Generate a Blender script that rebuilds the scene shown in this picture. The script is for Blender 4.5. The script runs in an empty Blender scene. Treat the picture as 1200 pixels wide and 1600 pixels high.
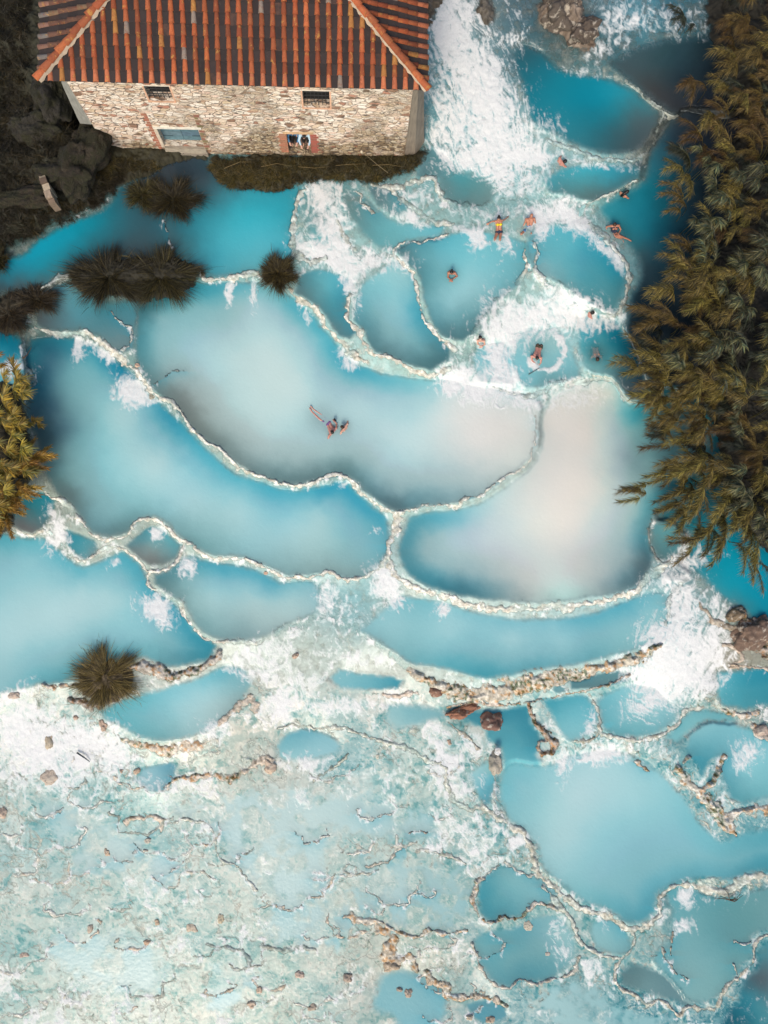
import bpy, bmesh, math, random
import numpy as np
from mathutils import Vector, Matrix

R = math.radians
random.seed(7); RNG = np.random.default_rng(11)
SC = bpy.context.scene
COL = SC.collection

# ------------------------------------------------------------------ camera, light, exposure
H = 34.0                                   # drone height above the middle pools
FPX = 1110.0                               # focal length in pixels of a 1200 px wide picture
CAM = Vector((0, 0, H))
cam_d = bpy.data.cameras.new('camera'); cam = bpy.data.objects.new('camera', cam_d); COL.objects.link(cam)
cam_d.sensor_fit = 'HORIZONTAL'; cam_d.sensor_width = 36.0; cam_d.lens = FPX/1200*36
cam_d.clip_start = .1; cam_d.clip_end = 5000
a = math.atan(73/FPX); b = math.atan(50/FPX)
ROT = Matrix.Rotation(-b, 3, 'Y') @ Matrix.Rotation(a, 3, 'X')
cam.matrix_world = Matrix.Translation(CAM) @ ROT.to_4x4()
SC.camera = cam
SUN_EL, SUN_AZ = R(44), R(196)             # azimuth clockwise from +Y
w = bpy.data.worlds.new('World'); SC.world = w; w.use_nodes = True
nt = w.node_tree; bg = nt.nodes['Background']
sk = nt.nodes.new('ShaderNodeTexSky'); sk.sky_type = 'NISHITA'; sk.sun_disc = False
sk.sun_elevation = SUN_EL; sk.sun_rotation = SUN_AZ; sk.air_density = 1.0; sk.dust_density = 3.5; sk.ozone_density = 0.8
nt.links.new(sk.outputs[0], bg.inputs[0]); bg.inputs[1].default_value = .12
sun_d = bpy.data.lights.new('sun', 'SUN'); sun_d.energy = 1.5; sun_d.angle = R(22); sun_d.color = (1, .90, .76)
sun = bpy.data.objects.new('sun', sun_d); COL.objects.link(sun)
sd = Vector((math.sin(SUN_AZ)*math.cos(SUN_EL), math.cos(SUN_AZ)*math.cos(SUN_EL), math.sin(SUN_EL)))
sun.rotation_euler = sd.to_track_quat('Z', 'Y').to_euler()
SC.view_settings.view_transform = 'Standard'; SC.view_settings.look = 'None'
SC.view_settings.gamma = 1; SC.view_settings.use_curve_mapping = False
SC.view_settings.exposure = 0.38
SC.cycles.max_bounces = 6

# ------------------------------------------------------------------ helpers
RN = np.array(ROT)
def ray(u, v):
    u = np.asarray(u, float); v = np.asarray(v, float)
    d = np.stack([(u-600)/FPX, -(v-800)/FPX, -np.ones_like(u)], -1) @ RN.T
    return d
def P(u, v, z=0.0):
    """photo pixel on the horizontal plane at height z -> world"""
    d = ray(u, v); t = (np.asarray(z, float) - H)/d[..., 2]
    return np.stack([d[..., 0]*t, d[..., 1]*t, H + d[..., 2]*t], -1)
def PV(u, v, z=0.0): return Vector(P(u, v, z).tolist())
def lin(c):
    c = np.asarray(c, float)/255.0
    return np.where(c <= .04045, c/12.92, ((c+.055)/1.055)**2.4)
def s2l(r, g, b_): return tuple(lin((r, g, b_))) + (1.0,)
def tag(o, label=None, cat=None, group=None, kind=None):
    if label: o['label'] = label
    if cat: o['category'] = cat
    if group: o['group'] = group
    if kind: o['kind'] = kind
    return o
def empty(name, loc, label, cat, group=None, rz=0):
    o = bpy.data.objects.new(name, None); o.empty_display_size = .2; COL.objects.link(o)
    o.location = loc; o.rotation_euler = (0, 0, rz)
    return tag(o, label, cat, group)
def link(name, me, parent=None, loc=None):
    o = bpy.data.objects.new(name, me); COL.objects.link(o)
    if parent is not None: o.parent = parent
    if loc is not None: o.location = loc
    return o
def np_mesh(name, V, F, mat, colors=None, smooth=True, attrs=None):
    """V (n,3), F (m,3 or 4) int arrays, colors per vertex (n,3) linear"""
    me = bpy.data.meshes.new(name); k = F.shape[1]
    me.vertices.add(len(V)); me.vertices.foreach_set('co', np.ascontiguousarray(V, np.float32).ravel())
    me.loops.add(F.size); me.loops.foreach_set('vertex_index', np.ascontiguousarray(F, np.int32).ravel())
    me.polygons.add(len(F)); me.polygons.foreach_set('loop_start', np.arange(0, F.size, k, dtype=np.int32))
    me.polygons.foreach_set('loop_total', np.full(len(F), k, np.int32))
    if smooth: me.polygons.foreach_set('use_smooth', np.ones(len(F), bool))
    me.update(calc_edges=True); me.validate()
    if colors is not None:
        ca = me.color_attributes.new('col', 'FLOAT_COLOR', 'POINT')
        c = np.ones((len(V), 4), np.float32); c[:, :3] = colors; ca.data.foreach_set('color', c.ravel())
    for nme, arr in (attrs or {}).items():
        at = me.attributes.new(nme, 'FLOAT', 'POINT'); at.data.foreach_set('value', np.ascontiguousarray(arr, np.float32).ravel())
    if mat: me.materials.append(mat)
    return me

class MB:
    """collects boxes and pieces into one mesh, each with a colour"""
    def __init__(s): s.v = []; s.f = []; s.c = []
    def add(s, vs, fs, c=(.5, .5, .5)):
        n = len(s.v); s.v += [tuple(p) for p in vs]; s.f += [tuple(i+n for i in f) for f in fs]; s.c += [tuple(c)[:3]]*len(vs)
    def box(s, lo, hi, c=(.5, .5, .5), M=None):
        p = [Vector((x, y, z)) for x in (lo[0], hi[0]) for y in (lo[1], hi[1]) for z in (lo[2], hi[2])]
        if M: p = [M @ q for q in p]
        s.add(p, [(0, 1, 3, 2), (4, 6, 7, 5), (0, 4, 5, 1), (2, 3, 7, 6), (0, 2, 6, 4), (1, 5, 7, 3)], c)
    def tube(s, pts, r, n=6, c=(.5, .5, .5), cap=True):
        pts = [Vector(p) for p in pts]
        rs = r if hasattr(r, '__len__') else [r]*len(pts)
        vs = []
        for i, p in enumerate(pts):
            d = (pts[min(i+1, len(pts)-1)] - pts[max(i-1, 0)]).normalized()
            x = d.orthogonal().normalized(); y = d.cross(x)
            if i and abs(prev.dot(d)) < .999:
                x = (prev - d*prev.dot(d)).normalized(); y = d.cross(x)
            prev = x
            for k in range(n):
                q = 2*math.pi*k/n; vs.append(p + (x*math.cos(q) + y*math.sin(q))*rs[i])
        fs = [(i*n+k, i*n+(k+1) % n, (i+1)*n+(k+1) % n, (i+1)*n+k) for i in range(len(pts)-1) for k in range(n)]
        if cap: fs += [tuple(range(n))[::-1], tuple((len(pts)-1)*n+k for k in range(n))]
        s.add(vs, fs, c)
    def build(s, name, mat, parent=None, smooth=False, loc=None):
        me = bpy.data.meshes.new(name); me.from_pydata(s.v, [], s.f)
        ca = me.color_attributes.new('col', 'FLOAT_COLOR', 'POINT')
        c = np.ones((len(s.v), 4), np.float32); c[:, :3] = np.array(s.c); ca.data.foreach_set('color', c.ravel())
        if smooth: me.polygons.foreach_set('use_smooth', [True]*len(me.polygons))
        me.materials.append(mat); me.update()
        return link(name, me, parent, loc)

# noise in numpy
def vnoise(x, y, seed=0):
    r = np.random.default_rng(seed); T = r.random((256, 256))
    xi = np.floor(x).astype(int); yi = np.floor(y).astype(int); fx = x-xi; fy = y-yi
    fx = fx*fx*fx*(fx*(fx*6-15)+10); fy = fy*fy*fy*(fy*(fy*6-15)+10)
    g = lambda i, j: T[(i) % 256, (j) % 256]
    return (g(xi, yi)*(1-fx)+g(xi+1, yi)*fx)*(1-fy) + (g(xi, yi+1)*(1-fx)+g(xi+1, yi+1)*fx)*fy
def fbm(x, y, o=4, seed=0, gain=.5):
    s = 0; A = 1; t = 0; c, d = math.cos(.6), math.sin(.6)
    for i in range(o):
        s = s + A*vnoise(x, y, seed+i*7); t += A; A *= gain
        x, y = (c*x-d*y)*2.03+17.3, (d*x+c*y)*2.03+9.1
    return s/t
def worley(x, y, seed=0):
    r = np.random.default_rng(seed); J = r.random((64, 64, 2))
    xi = np.floor(x).astype(int); yi = np.floor(y).astype(int)
    f1 = np.full(x.shape, 9.); f2 = f1.copy()
    for i in (-1, 0, 1):
        for j in (-1, 0, 1):
            q = J[(xi+i) % 64, (yi+j) % 64]
            d = np.hypot(xi+i+q[..., 0]-x, yi+j+q[..., 1]-y)
            f2 = np.where(d < f1, f1, np.minimum(f2, d)); f1 = np.minimum(f1, d)
    return f1, f2
def sst(a_, b_, x):
    t = np.clip((x-a_)/(b_-a_), 0, 1); return t*t*(3-2*t)
def crom(pts, step=6.0):
    p = np.array(pts, float); out = []
    q = np.vstack([2*p[0]-p[1], p, 2*p[-1]-p[-2]])
    for i in range(len(p)-1):
        a0, a1, a2, a3 = q[i:i+4]; n = max(1, int(np.hypot(*(a2-a1)[:2])/step))
        for k in range(n):
            t = k/n
            out.append(.5*((2*a1)+(-a0+a2)*t+(2*a0-5*a1+4*a2-a3)*t*t+(-a0+3*a1-3*a2+a3)*t**3))
    out.append(p[-1]); return np.array(out)

# ------------------------------------------------------------------ material helpers
def mat(name):
    m = bpy.data.materials.new(name); m.use_nodes = True
    return m, m.node_tree, m.node_tree.nodes['Principled BSDF']
def N(nt, t, **kw):
    n = nt.nodes.new(t)
    for k, v in kw.items():
        if k in n.inputs.keys() if isinstance(k, str) else False: n.inputs[k].default_value = v
        else: setattr(n, k, v)
    return n
def inp(nt, n, key, val):
    s = n.inputs[key]
    if isinstance(val, bpy.types.NodeSocket): nt.links.new(val, s)
    else: s.default_value = val
def noise(nt, scale, detail=5, rough=.55, dist=0., vec=None, fac=True):
    n = nt.nodes.new('ShaderNodeTexNoise'); n.inputs['Scale'].default_value = scale
    n.inputs['Detail'].default_value = detail; n.inputs['Roughness'].default_value = rough; n.inputs['Distortion'].default_value = dist
    if vec is not None: nt.links.new(vec, n.inputs['Vector'])
    return n.outputs['Fac'] if fac else n.outputs['Color']
def mth(nt, op, a_, b_=None, c_=None, clamp=False):
    n = nt.nodes.new('ShaderNodeMath'); n.operation = op; n.use_clamp = clamp
    inp(nt, n, 0, a_)
    if b_ is not None: inp(nt, n, 1, b_)
    if c_ is not None: inp(nt, n, 2, c_)
    return n.outputs[0]
def mrange(nt, x, a0, a1, b0=0., b1=1., smooth=False):
    n = nt.nodes.new('ShaderNodeMapRange'); n.interpolation_type = 'SMOOTHSTEP' if smooth else 'LINEAR'
    for i, v in enumerate((x, a0, a1, b0, b1)): inp(nt, n, i, v)
    return n.outputs[0]
def mix(nt, f, a_, b_, blend='MIX'):
    n = nt.nodes.new('ShaderNodeMix'); n.data_type = 'RGBA'; n.blend_type = blend
    inp(nt, n, 0, f); inp(nt, n, 6, a_); inp(nt, n, 7, b_); return n.outputs[2]
def attr(nt, name, out='Color'):
    n = nt.nodes.new('ShaderNodeAttribute'); n.attribute_name = name; return n.outputs[out]
def geo(nt, out='Position'): return nt.nodes.new('ShaderNodeNewGeometry').outputs[out]
def ramp(nt, f, stops):
    n = nt.nodes.new('ShaderNodeValToRGB'); inp(nt, n, 0, f); e = n.color_ramp.elements
    while len(e) < len(stops): e.new(.5)
    for i, (p, c) in enumerate(stops): e[i].position = p; e[i].color = c
    return n.outputs[0]
def bump(nt, h, dist=.02, strength=1.0):
    n = nt.nodes.new('ShaderNodeBump'); n.inputs['Distance'].default_value = dist; n.inputs['Strength'].default_value = strength
    nt.links.new(h, n.inputs['Height']); return n.outputs[0]
def vscale(nt, v, s):
    n = nt.nodes.new('ShaderNodeVectorMath'); n.operation = 'MULTIPLY'; nt.links.new(v, n.inputs[0]); n.inputs[1].default_value = s
    return n.outputs[0]
def simple(name, c, rough=.8, vcol=False, noise_amt=.15, nscale=8, bumpd=0, trans=0):
    m, nt, bs = mat(name)
    base = attr(nt, 'col') if vcol else c
    n = noise(nt, nscale, 5, vec=geo(nt) if not vcol else None)
    f = mrange(nt, n, .3, .7, 1-noise_amt, 1+noise_amt)
    cc = nt.nodes.new('ShaderNodeCombineColor'); [nt.links.new(f, cc.inputs[i]) for i in range(3)]
    nt.links.new(mix(nt, 1.0, base, cc.outputs[0], 'MULTIPLY'), bs.inputs['Base Color'])
    bs.inputs['Roughness'].default_value = rough
    if bumpd: nt.links.new(bump(nt, n, bumpd), bs.inputs['Normal'])
    return m
# ------------------------------------------------------------------ THE POOLS, traced as plan outlines (photo pixels stand for metres / 32)
ST = 1.5
us = np.arange(-70, 1271, ST); vs_ = np.arange(-70, 1671, ST)
U, Vv = np.meshgrid(us, vs_); NV, NU = U.shape
w1 = (fbm(U/16, Vv/16, 3, 3)-.5)*9; w2 = (fbm(U/16, Vv/16, 3, 9)-.5)*9
w3 = (fbm(U/5, Vv/5, 2, 23)-.5)*4.0; w4 = (fbm(U/5, Vv/5, 2, 29)-.5)*4.0
UW = U+w1+w3; VW = Vv+w2+w4

def win(pts, pad):
    x0, y0 = np.min(pts, 0)[:2]-pad; x1, y1 = np.max(pts, 0)[:2]+pad
    i0 = max(0, int((y0+70)/ST)); i1 = min(NV, int((y1+70)/ST)+2); j0 = max(0, int((x0+70)/ST)); j1 = min(NU, int((x1+70)/ST)+2)
    return slice(i0, max(i0, i1)), slice(j0, max(j0, j1))
def line_dist(pts, pad, warp=1.0):
    """distance, signed side (dv) and interpolated 3rd column on window"""
    s = win(pts, pad+12); x = U[s]+(UW[s]-U[s])*warp; y = Vv[s]+(VW[s]-Vv[s])*warp
    D = np.full(x.shape, 1e9); DV = np.zeros(x.shape); Wd = np.ones(x.shape)
    for a0, a1 in zip(pts[:-1], pts[1:]):
        # sub-window
        dx, dy = a1[0]-a0[0], a1[1]-a0[1]; L2 = dx*dx+dy*dy+1e-9
        t = np.clip(((x-a0[0])*dx+(y-a0[1])*dy)/L2, 0, 1)
        ex = x-a0[0]-t*dx; ey = y-a0[1]-t*dy; d = np.hypot(ex, ey)
        m = d < D; D[m] = d[m]; DV[m] = ey[m]
        if len(a0) > 2: Wd[m] = (a0[2]+(a1[2]-a0[2])*t)[m]
    return s, D, DV, Wd
def poly_in(poly, pad=30, warp=.6):
    p = np.array(poly, float); c = crom(np.vstack([p, p[:1]]), 12)
    s = win(c, pad); x = U[s]+(UW[s]-U[s])*warp; y = Vv[s]+(VW[s]-Vv[s])*warp
    D = np.full(x.shape, 1e9); ins = np.zeros(x.shape, bool)
    for a0, a1 in zip(c[:-1], c[1:]):
        dx, dy = a1[0]-a0[0], a1[1]-a0[1]; L2 = dx*dx+dy*dy+1e-9
        t = np.clip(((x-a0[0])*dx+(y-a0[1])*dy)/L2, 0, 1)
        D = np.minimum(D, np.hypot(x-a0[0]-t*dx, y-a0[1]-t*dy))
        cr = (a0[1] > y) != (a1[1] > y)
        if dy != 0: ins ^= cr & (x < dx*(y-a0[1])/dy+a0[0])
    return s, np.where(ins, D, -D)
def idw(x, y, pts, s0=22, p=1.6):
    W = 0; C = 0
    for q in pts:
        w_ = 1/((x-q[0])**2+(y-q[1])**2+s0*s0)**p; W = W+w_; C = C+w_[..., None]*np.array(q[2:5], float)
    return C/W[..., None]

def rbf(x, y, pts, lam=5.):
    q = np.array(pts, float); n = len(q); X = q[:, :2]
    A = np.zeros((n+1, n+1)); D = -np.hypot(X[:, None, 0]-X[None, :, 0], X[:, None, 1]-X[None, :, 1])
    D = -np.sqrt(D*D+300); A[:n, :n] = D+lam*np.eye(n); A[:n, n] = 1; A[n, :n] = 1
    W = np.linalg.solve(A, np.vstack([q[:, 2:5], np.zeros((1, 3))]))
    out = np.zeros(x.shape+(3,))+W[n]
    for i in range(n): out += -np.sqrt((x-X[i, 0])**2+(y-X[i, 1])**2+300)[..., None]*W[i]
    return np.clip(out, q[:, 2:5].min(0)-6, q[:, 2:5].max(0)+6)
# pool: (level, outline, [(u, v, r, g, b)...], soft edge px)
POOLS = [
 # upper left channel
 (1.12, [(-90, 470), (-90, 375), (20, 400), (60, 372), (105, 348), (165, 322), (188, 288), (240, 262), (262, 240), (325, 240), (332, 262), (375, 290), (470, 292), (464, 345), (458, 400), (430, 410), (400, 428), (345, 435), (318, 435), (300, 440), (105, 432), (75, 452), (20, 458)],
  [(60, 405, 22, 150, 175), (10, 420, 30, 130, 155), (150, 350, 25, 135, 158), (105, 378, 22, 145, 170), (200, 345, 48, 98, 112), (380, 325, 48, 165, 188), (350, 370, 70, 172, 192), (420, 385, 85, 180, 200), (445, 320, 40, 155, 178), (300, 330, 40, 120, 140), (250, 370, 52, 90, 102), (210, 300, 50, 85, 100), (250, 290, 45, 62, 72), (295, 262, 48, 62, 74), (320, 290, 50, 75, 88), (265, 395, 60, 80, 85), (180, 385, 55, 85, 95), (30, 452, 75, 88, 92), (-20, 440, 40, 80, 90), (130, 420, 60, 85, 92), (330, 415, 60, 150, 170), (390, 420, 90, 170, 185)], 5),
 # left middle small
 (.87, [(70, 455), (105, 440), (160, 470), (215, 470), (212, 510), (208, 545), (188, 552), (160, 535), (140, 518), (95, 518), (60, 508), (55, 480)],
  [(80, 470, 75, 100, 108), (120, 495, 85, 145, 158), (100, 460, 95, 150, 162), (160, 490, 70, 130, 142), (190, 500, 75, 135, 148), (180, 535, 110, 140, 145), (60, 500, 80, 90, 92)], 4),
 # far left under the shrub
 (.75, [(-90, 505), (20, 520), (35, 560), (38, 600), (20, 640), (-90, 660)],
  [(10, 545, 10, 125, 150), (0, 575, 90, 180, 200), (25, 590, 120, 190, 205), (-40, 560, 15, 110, 135)], 4),
 # big centre pool
 (.85, [(212, 470), (250, 458), (300, 438), (325, 442), (400, 440), (455, 462), (490, 492), (520, 530), (548, 562), (600, 582), (650, 590), (695, 592), (720, 600), (780, 610), (838, 620), (845, 640), (838, 700), (800, 742), (755, 772), (715, 787), (670, 790), (620, 800), (580, 778), (545, 748), (500, 752), (460, 758), (400, 743), (360, 716), (300, 672), (268, 632), (240, 610), (215, 572), (210, 540), (212, 510)],
  [(400, 580, 190, 218, 220), (430, 620, 192, 219, 220), (340, 540, 168, 208, 214), (370, 560, 184, 215, 218), (480, 600, 186, 216, 219), (560, 630, 180, 213, 219), (600, 680, 186, 216, 221), (640, 720, 180, 213, 218), (680, 690, 200, 220, 222), (760, 650, 222, 224, 222), (740, 700, 216, 220, 219), (700, 620, 206, 221, 222), (800, 680, 223, 222, 218), (820, 720, 212, 212, 208), (250, 510, 95, 170, 184), (230, 480, 60, 112, 122), (300, 470, 60, 155, 174), (290, 560, 140, 195, 204), (250, 555, 100, 165, 176), (360, 490, 110, 178, 190), (400, 480, 158, 204, 212), (440, 520, 172, 211, 217), (270, 605, 120, 140, 140), (300, 612, 118, 134, 134), (320, 590, 160, 200, 206), (310, 650, 122, 138, 136), (330, 675, 118, 136, 134), (360, 640, 172, 204, 206), (355, 690, 125, 148, 148), (390, 700, 142, 168, 170), (430, 738, 108, 142, 146), (430, 690, 168, 202, 206), (400, 660, 184, 212, 214), (490, 738, 106, 138, 142), (545, 728, 100, 138, 142), (500, 700, 150, 194, 200), (540, 690, 150, 196, 204), (590, 775, 88, 125, 134), (640, 778, 98, 145, 156), (600, 735, 140, 186, 196), (620, 787, 82, 114, 122), (570, 745, 108, 150, 158), (700, 772, 135, 172, 180), (760, 750, 175, 196, 198), (480, 545, 155, 205, 213), (510, 565, 95, 180, 198), (560, 592, 85, 172, 192), (620, 605, 120, 190, 204), (680, 605, 155, 206, 214), (460, 500, 95, 178, 195), (560, 660, 172, 209, 215), (520, 655, 168, 207, 213), (500, 655, 166, 206, 212)], 4),
 # left long pool
 (.35, [(48, 530), (85, 525), (120, 530), (160, 545), (190, 568), (208, 582), (232, 615), (262, 638), (292, 668), (330, 705), (370, 738), (410, 752), (455, 765), (500, 758), (540, 752), (575, 785), (605, 808), (610, 850), (600, 875), (570, 900), (535, 902), (508, 895), (455, 900), (415, 885), (380, 872), (330, 868), (290, 848), (262, 820), (240, 808), (220, 812), (200, 832), (160, 840), (135, 825), (115, 795), (92, 775), (70, 740), (60, 690), (42, 650), (45, 600), (38, 560)],
  [(250, 720, 176, 212, 217), (300, 780, 170, 212, 219), (200, 650, 165, 205, 211), (450, 830, 160, 206, 214), (380, 790, 165, 209, 216), (500, 800, 160, 205, 212), (520, 850, 150, 195, 200), (160, 600, 110, 180, 192), (130, 580, 100, 175, 188), (90, 560, 62, 140, 155), (70, 600, 58, 128, 145), (75, 650, 80, 120, 130), (75, 700, 82, 112, 118), (95, 740, 95, 140, 148), (130, 680, 100, 170, 182), (150, 740, 130, 190, 200), (110, 770, 90, 115, 118), (180, 790, 125, 180, 188), (150, 822, 105, 150, 158), (195, 828, 92, 128, 132), (210, 800, 120, 175, 182), (200, 620, 150, 200, 210), (190, 585, 30, 130, 160), (260, 655, 60, 150, 175), (300, 690, 75, 165, 188), (350, 735, 90, 178, 198), (420, 765, 75, 168, 192), (500, 772, 70, 162, 188), (560, 790, 72, 162, 188), (590, 820, 85, 165, 185), (590, 860, 120, 185, 198), (560, 895, 130, 165, 168), (450, 892, 130, 170, 174), (380, 860, 140, 190, 198), (310, 845, 115, 165, 170), (260, 790, 145, 198, 207)], 4),
 # pale pool on the right
 (.3, [(640, 808), (670, 797), (715, 795), (760, 778), (800, 752), (832, 725), (845, 690), (848, 640), (880, 610), (930, 590), (965, 600), (985, 632), (1030, 600), (1130, 640), (1130, 760), (1045, 780), (1015, 830), (1022, 870), (1012, 895), (1000, 915), (960, 928), (900, 938), (850, 942), (790, 940), (735, 935), (690, 925), (650, 908), (632, 890), (622, 860), (628, 835)],
  [(880, 700, 224, 219, 214), (860, 650, 226, 224, 220), (900, 620, 222, 224, 220), (930, 680, 222, 219, 213), (870, 760, 226, 219, 212), (840, 820, 218, 218, 214), (900, 820, 224, 216, 210), (940, 760, 216, 213, 208), (760, 850, 180, 208, 215), (700, 850, 140, 195, 208), (720, 820, 135, 192, 207), (680, 820, 85, 165, 186), (650, 830, 88, 155, 170), (640, 870, 85, 145, 158), (680, 895, 70, 145, 163), (740, 900, 85, 150, 168), (720, 920, 65, 120, 135), (800, 880, 170, 195, 202), (820, 925, 172, 184, 184), (780, 925, 120, 155, 162), (880, 930, 184, 184, 182), (940, 915, 150, 170, 174), (980, 890, 75, 125, 140), (980, 850, 95, 160, 178), (1000, 880, 85, 105, 112), (940, 860, 150, 185, 195), (1000, 810, 100, 168, 182), (1010, 770, 75, 165, 185), (990, 730, 90, 178, 196), (975, 690, 130, 200, 212), (985, 660, 40, 165, 190), (1030, 700, 20, 135, 160), (1040, 760, 45, 110, 128), (960, 620, 205, 215, 213), (900, 880, 185, 195, 198)], 4),
 # lower centre left
 (0.0, [(240, 898), (262, 892), (285, 872), (300, 868), (330, 876), (390, 886), (440, 908), (490, 908), (500, 930), (490, 960), (460, 972), (430, 990), (395, 1000), (345, 1000), (318, 990), (300, 970), (285, 945), (255, 925), (240, 912)],
  [(330, 930, 165, 205, 210), (400, 930, 168, 207, 212), (450, 935, 165, 205, 210), (260, 905, 95, 135, 140), (290, 920, 130, 175, 180), (320, 975, 125, 170, 175), (380, 990, 130, 165, 170), (350, 895, 90, 170, 190), (420, 910, 80, 165, 188), (470, 930, 150, 195, 203), (310, 885, 90, 165, 182)], 4),
 # lower left big
 (-.25, [(-90, 835), (0, 832), (35, 840), (70, 840), (95, 862), (130, 884), (165, 872), (192, 862), (225, 888), (235, 915), (255, 930), (285, 955), (305, 985), (338, 1008), (330, 1028), (290, 1040), (255, 1042), (230, 1030), (200, 1035), (150, 1055), (118, 1062), (92, 1070), (60, 1070), (20, 1080), (-90, 1085)],
  [(60, 950, 172, 212, 218), (20, 1000, 170, 210, 216), (120, 920, 165, 208, 215), (180, 930, 168, 210, 216), (40, 870, 130, 195, 207), (10, 845, 85, 168, 185), (120, 895, 110, 185, 200), (210, 900, 95, 175, 192), (230, 990, 130, 195, 205), (180, 1000, 120, 188, 200), (150, 1035, 80, 158, 172), (290, 1000, 80, 160, 178), (315, 1010, 55, 145, 165), (280, 1030, 90, 150, 162), (60, 1050, 110, 180, 192), (10, 1065, 140, 190, 198), (100, 1055, 90, 160, 172), (275, 960, 70, 160, 182), (100, 990, 165, 207, 214)], 4),
 # strip lower right
 (-.1, [(562, 985), (590, 960), (625, 932), (665, 935), (700, 942), (745, 955), (800, 966), (860, 966), (920, 958), (980, 938), (1035, 925), (1048, 960), (1035, 1000), (990, 1015), (940, 1030), (900, 1040), (850, 1045), (800, 1055), (760, 1062), (720, 1052), (680, 1042), (640, 1038), (605, 1012)],
  [(620, 970, 150, 200, 208), (700, 985, 160, 206, 214), (800, 1000, 168, 208, 215), (880, 1000, 155, 203, 212), (960, 980, 130, 190, 200), (1010, 960, 140, 195, 204), (650, 940, 120, 188, 200), (760, 1050, 70, 155, 172), (700, 1035, 95, 172, 186), (840, 1038, 95, 165, 180), (800, 972, 125, 188, 202), (900, 962, 95, 175, 195), (980, 945, 85, 170, 192), (640, 1020, 125, 185, 194), (920, 1030, 100, 165, 178)], 4),
 # crescent beside the tussock
 (-.45, [(150, 1110), (195, 1092), (245, 1078), (300, 1062), (345, 1042), (385, 1046), (395, 1065), (375, 1100), (350, 1128), (320, 1145), (285, 1155), (250, 1160), (215, 1152), (190, 1138), (170, 1128)],
  [(330, 1080, 160, 205, 212), (280, 1110, 155, 203, 211), (230, 1100, 110, 185, 198), (340, 1055, 110, 185, 200), (260, 1148, 120, 175, 182), (200, 1120, 105, 180, 192), (370, 1090, 150, 185, 188)], 4),
 (.0, [(196, 852), (213, 838), (235, 822), (252, 824), (268, 838), (285, 852), (275, 872), (255, 882), (235, 884), (212, 868)],
  [(235, 850, 135, 172, 174), (215, 865, 118, 130, 130), (250, 878, 108, 118, 118), (270, 850, 100, 165, 175), (228, 830, 60, 140, 158)], 3),
 (.0, [(103, 826), (125, 836), (150, 846), (155, 858), (142, 872), (130, 876), (112, 862), (102, 845)],
  [(112, 838, 40, 135, 155), (130, 855, 85, 160, 172), (145, 868, 115, 150, 155)], 3),
 (.1, [(20, 782), (60, 768), (88, 782), (80, 805), (68, 825), (50, 834), (30, 828), (10, 815)],
  [(50, 790, 55, 140, 155), (70, 785, 40, 135, 155), (50, 822, 105, 110, 112), (25, 812, 90, 105, 110), (30, 790, 70, 130, 140)], 3),
 # inner terraces in the middle
 (1.3, [(462, 445), (468, 428), (500, 420), (530, 428), (552, 442), (545, 460), (540, 480), (545, 500), (558, 522), (545, 532), (528, 525), (508, 495), (495, 478), (475, 466), (460, 458)],
  [(480, 440, 80, 140, 152), (510, 445, 105, 180, 192), (470, 460, 90, 120, 124), (520, 480, 70, 145, 160), (530, 505, 85, 135, 145), (540, 460, 60, 155, 178)], 3),
 (1.45, [(556, 470), (565, 445), (590, 425), (610, 408), (628, 405), (645, 425), (652, 455), (662, 490), (680, 520), (704, 545), (702, 562), (672, 578), (640, 570), (610, 558), (580, 545), (570, 520), (552, 500)],
  [(620, 480, 148, 200, 209), (600, 450, 130, 198, 209), (640, 530, 120, 175, 186), (570, 500, 95, 155, 167), (590, 540, 85, 130, 138), (660, 565, 80, 125, 132), (690, 555, 75, 120, 128), (645, 490, 80, 170, 190), (600, 425, 150, 205, 212), (635, 420, 165, 205, 208), (620, 510, 138, 190, 200)], 3),
 (1.6, [(618, 392), (622, 382), (650, 375), (700, 368), (730, 360), (790, 368), (830, 385), (828, 420), (805, 450), (780, 470), (760, 492), (742, 520), (722, 532), (700, 530), (678, 510), (662, 470), (655, 435), (640, 415)],
  [(640, 390, 85, 130, 138), (660, 400, 95, 160, 172), (700, 380, 105, 188, 203), (730, 400, 120, 195, 207), (740, 450, 150, 202, 210), (700, 470, 145, 198, 207), (780, 430, 120, 186, 197), (810, 400, 110, 182, 193), (670, 440, 90, 150, 160), (680, 500, 90, 150, 162), (720, 522, 78, 125, 133), (700, 520, 85, 130, 138), (745, 495, 95, 150, 158), (670, 470, 110, 170, 180)], 3),
 (1.75, [(820, 385), (830, 360), (880, 350), (920, 360), (955, 385), (975, 415), (980, 440), (968, 475), (958, 492), (915, 470), (870, 440), (835, 425)],
  [(850, 390, 100, 180, 194), (890, 380, 95, 180, 195), (920, 400, 45, 150, 172), (950, 420, 38, 142, 165), (955, 460, 75, 140, 150), (900, 430, 90, 165, 178), (850, 415, 130, 180, 188), (940, 390, 60, 160, 180)], 5),
 (2.15, [(800, 95), (815, 70), (850, 85), (880, 110), (930, 118), (970, 130), (1005, 152), (1030, 178), (1020, 205), (998, 235), (950, 240), (900, 228), (860, 205), (830, 190), (822, 150)],
  [(830, 80, 45, 95, 108), (860, 100, 28, 115, 135), (900, 150, 12, 132, 155), (880, 130, 20, 130, 150), (940, 160, 15, 135, 158), (970, 150, 40, 145, 165), (990, 185, 70, 105, 112), (1010, 200, 72, 92, 98), (950, 215, 48, 100, 112), (980, 222, 62, 88, 95), (900, 215, 45, 125, 140), (860, 185, 40, 130, 148), (840, 150, 25, 125, 145), (920, 190, 30, 120, 138)], 5),
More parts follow.
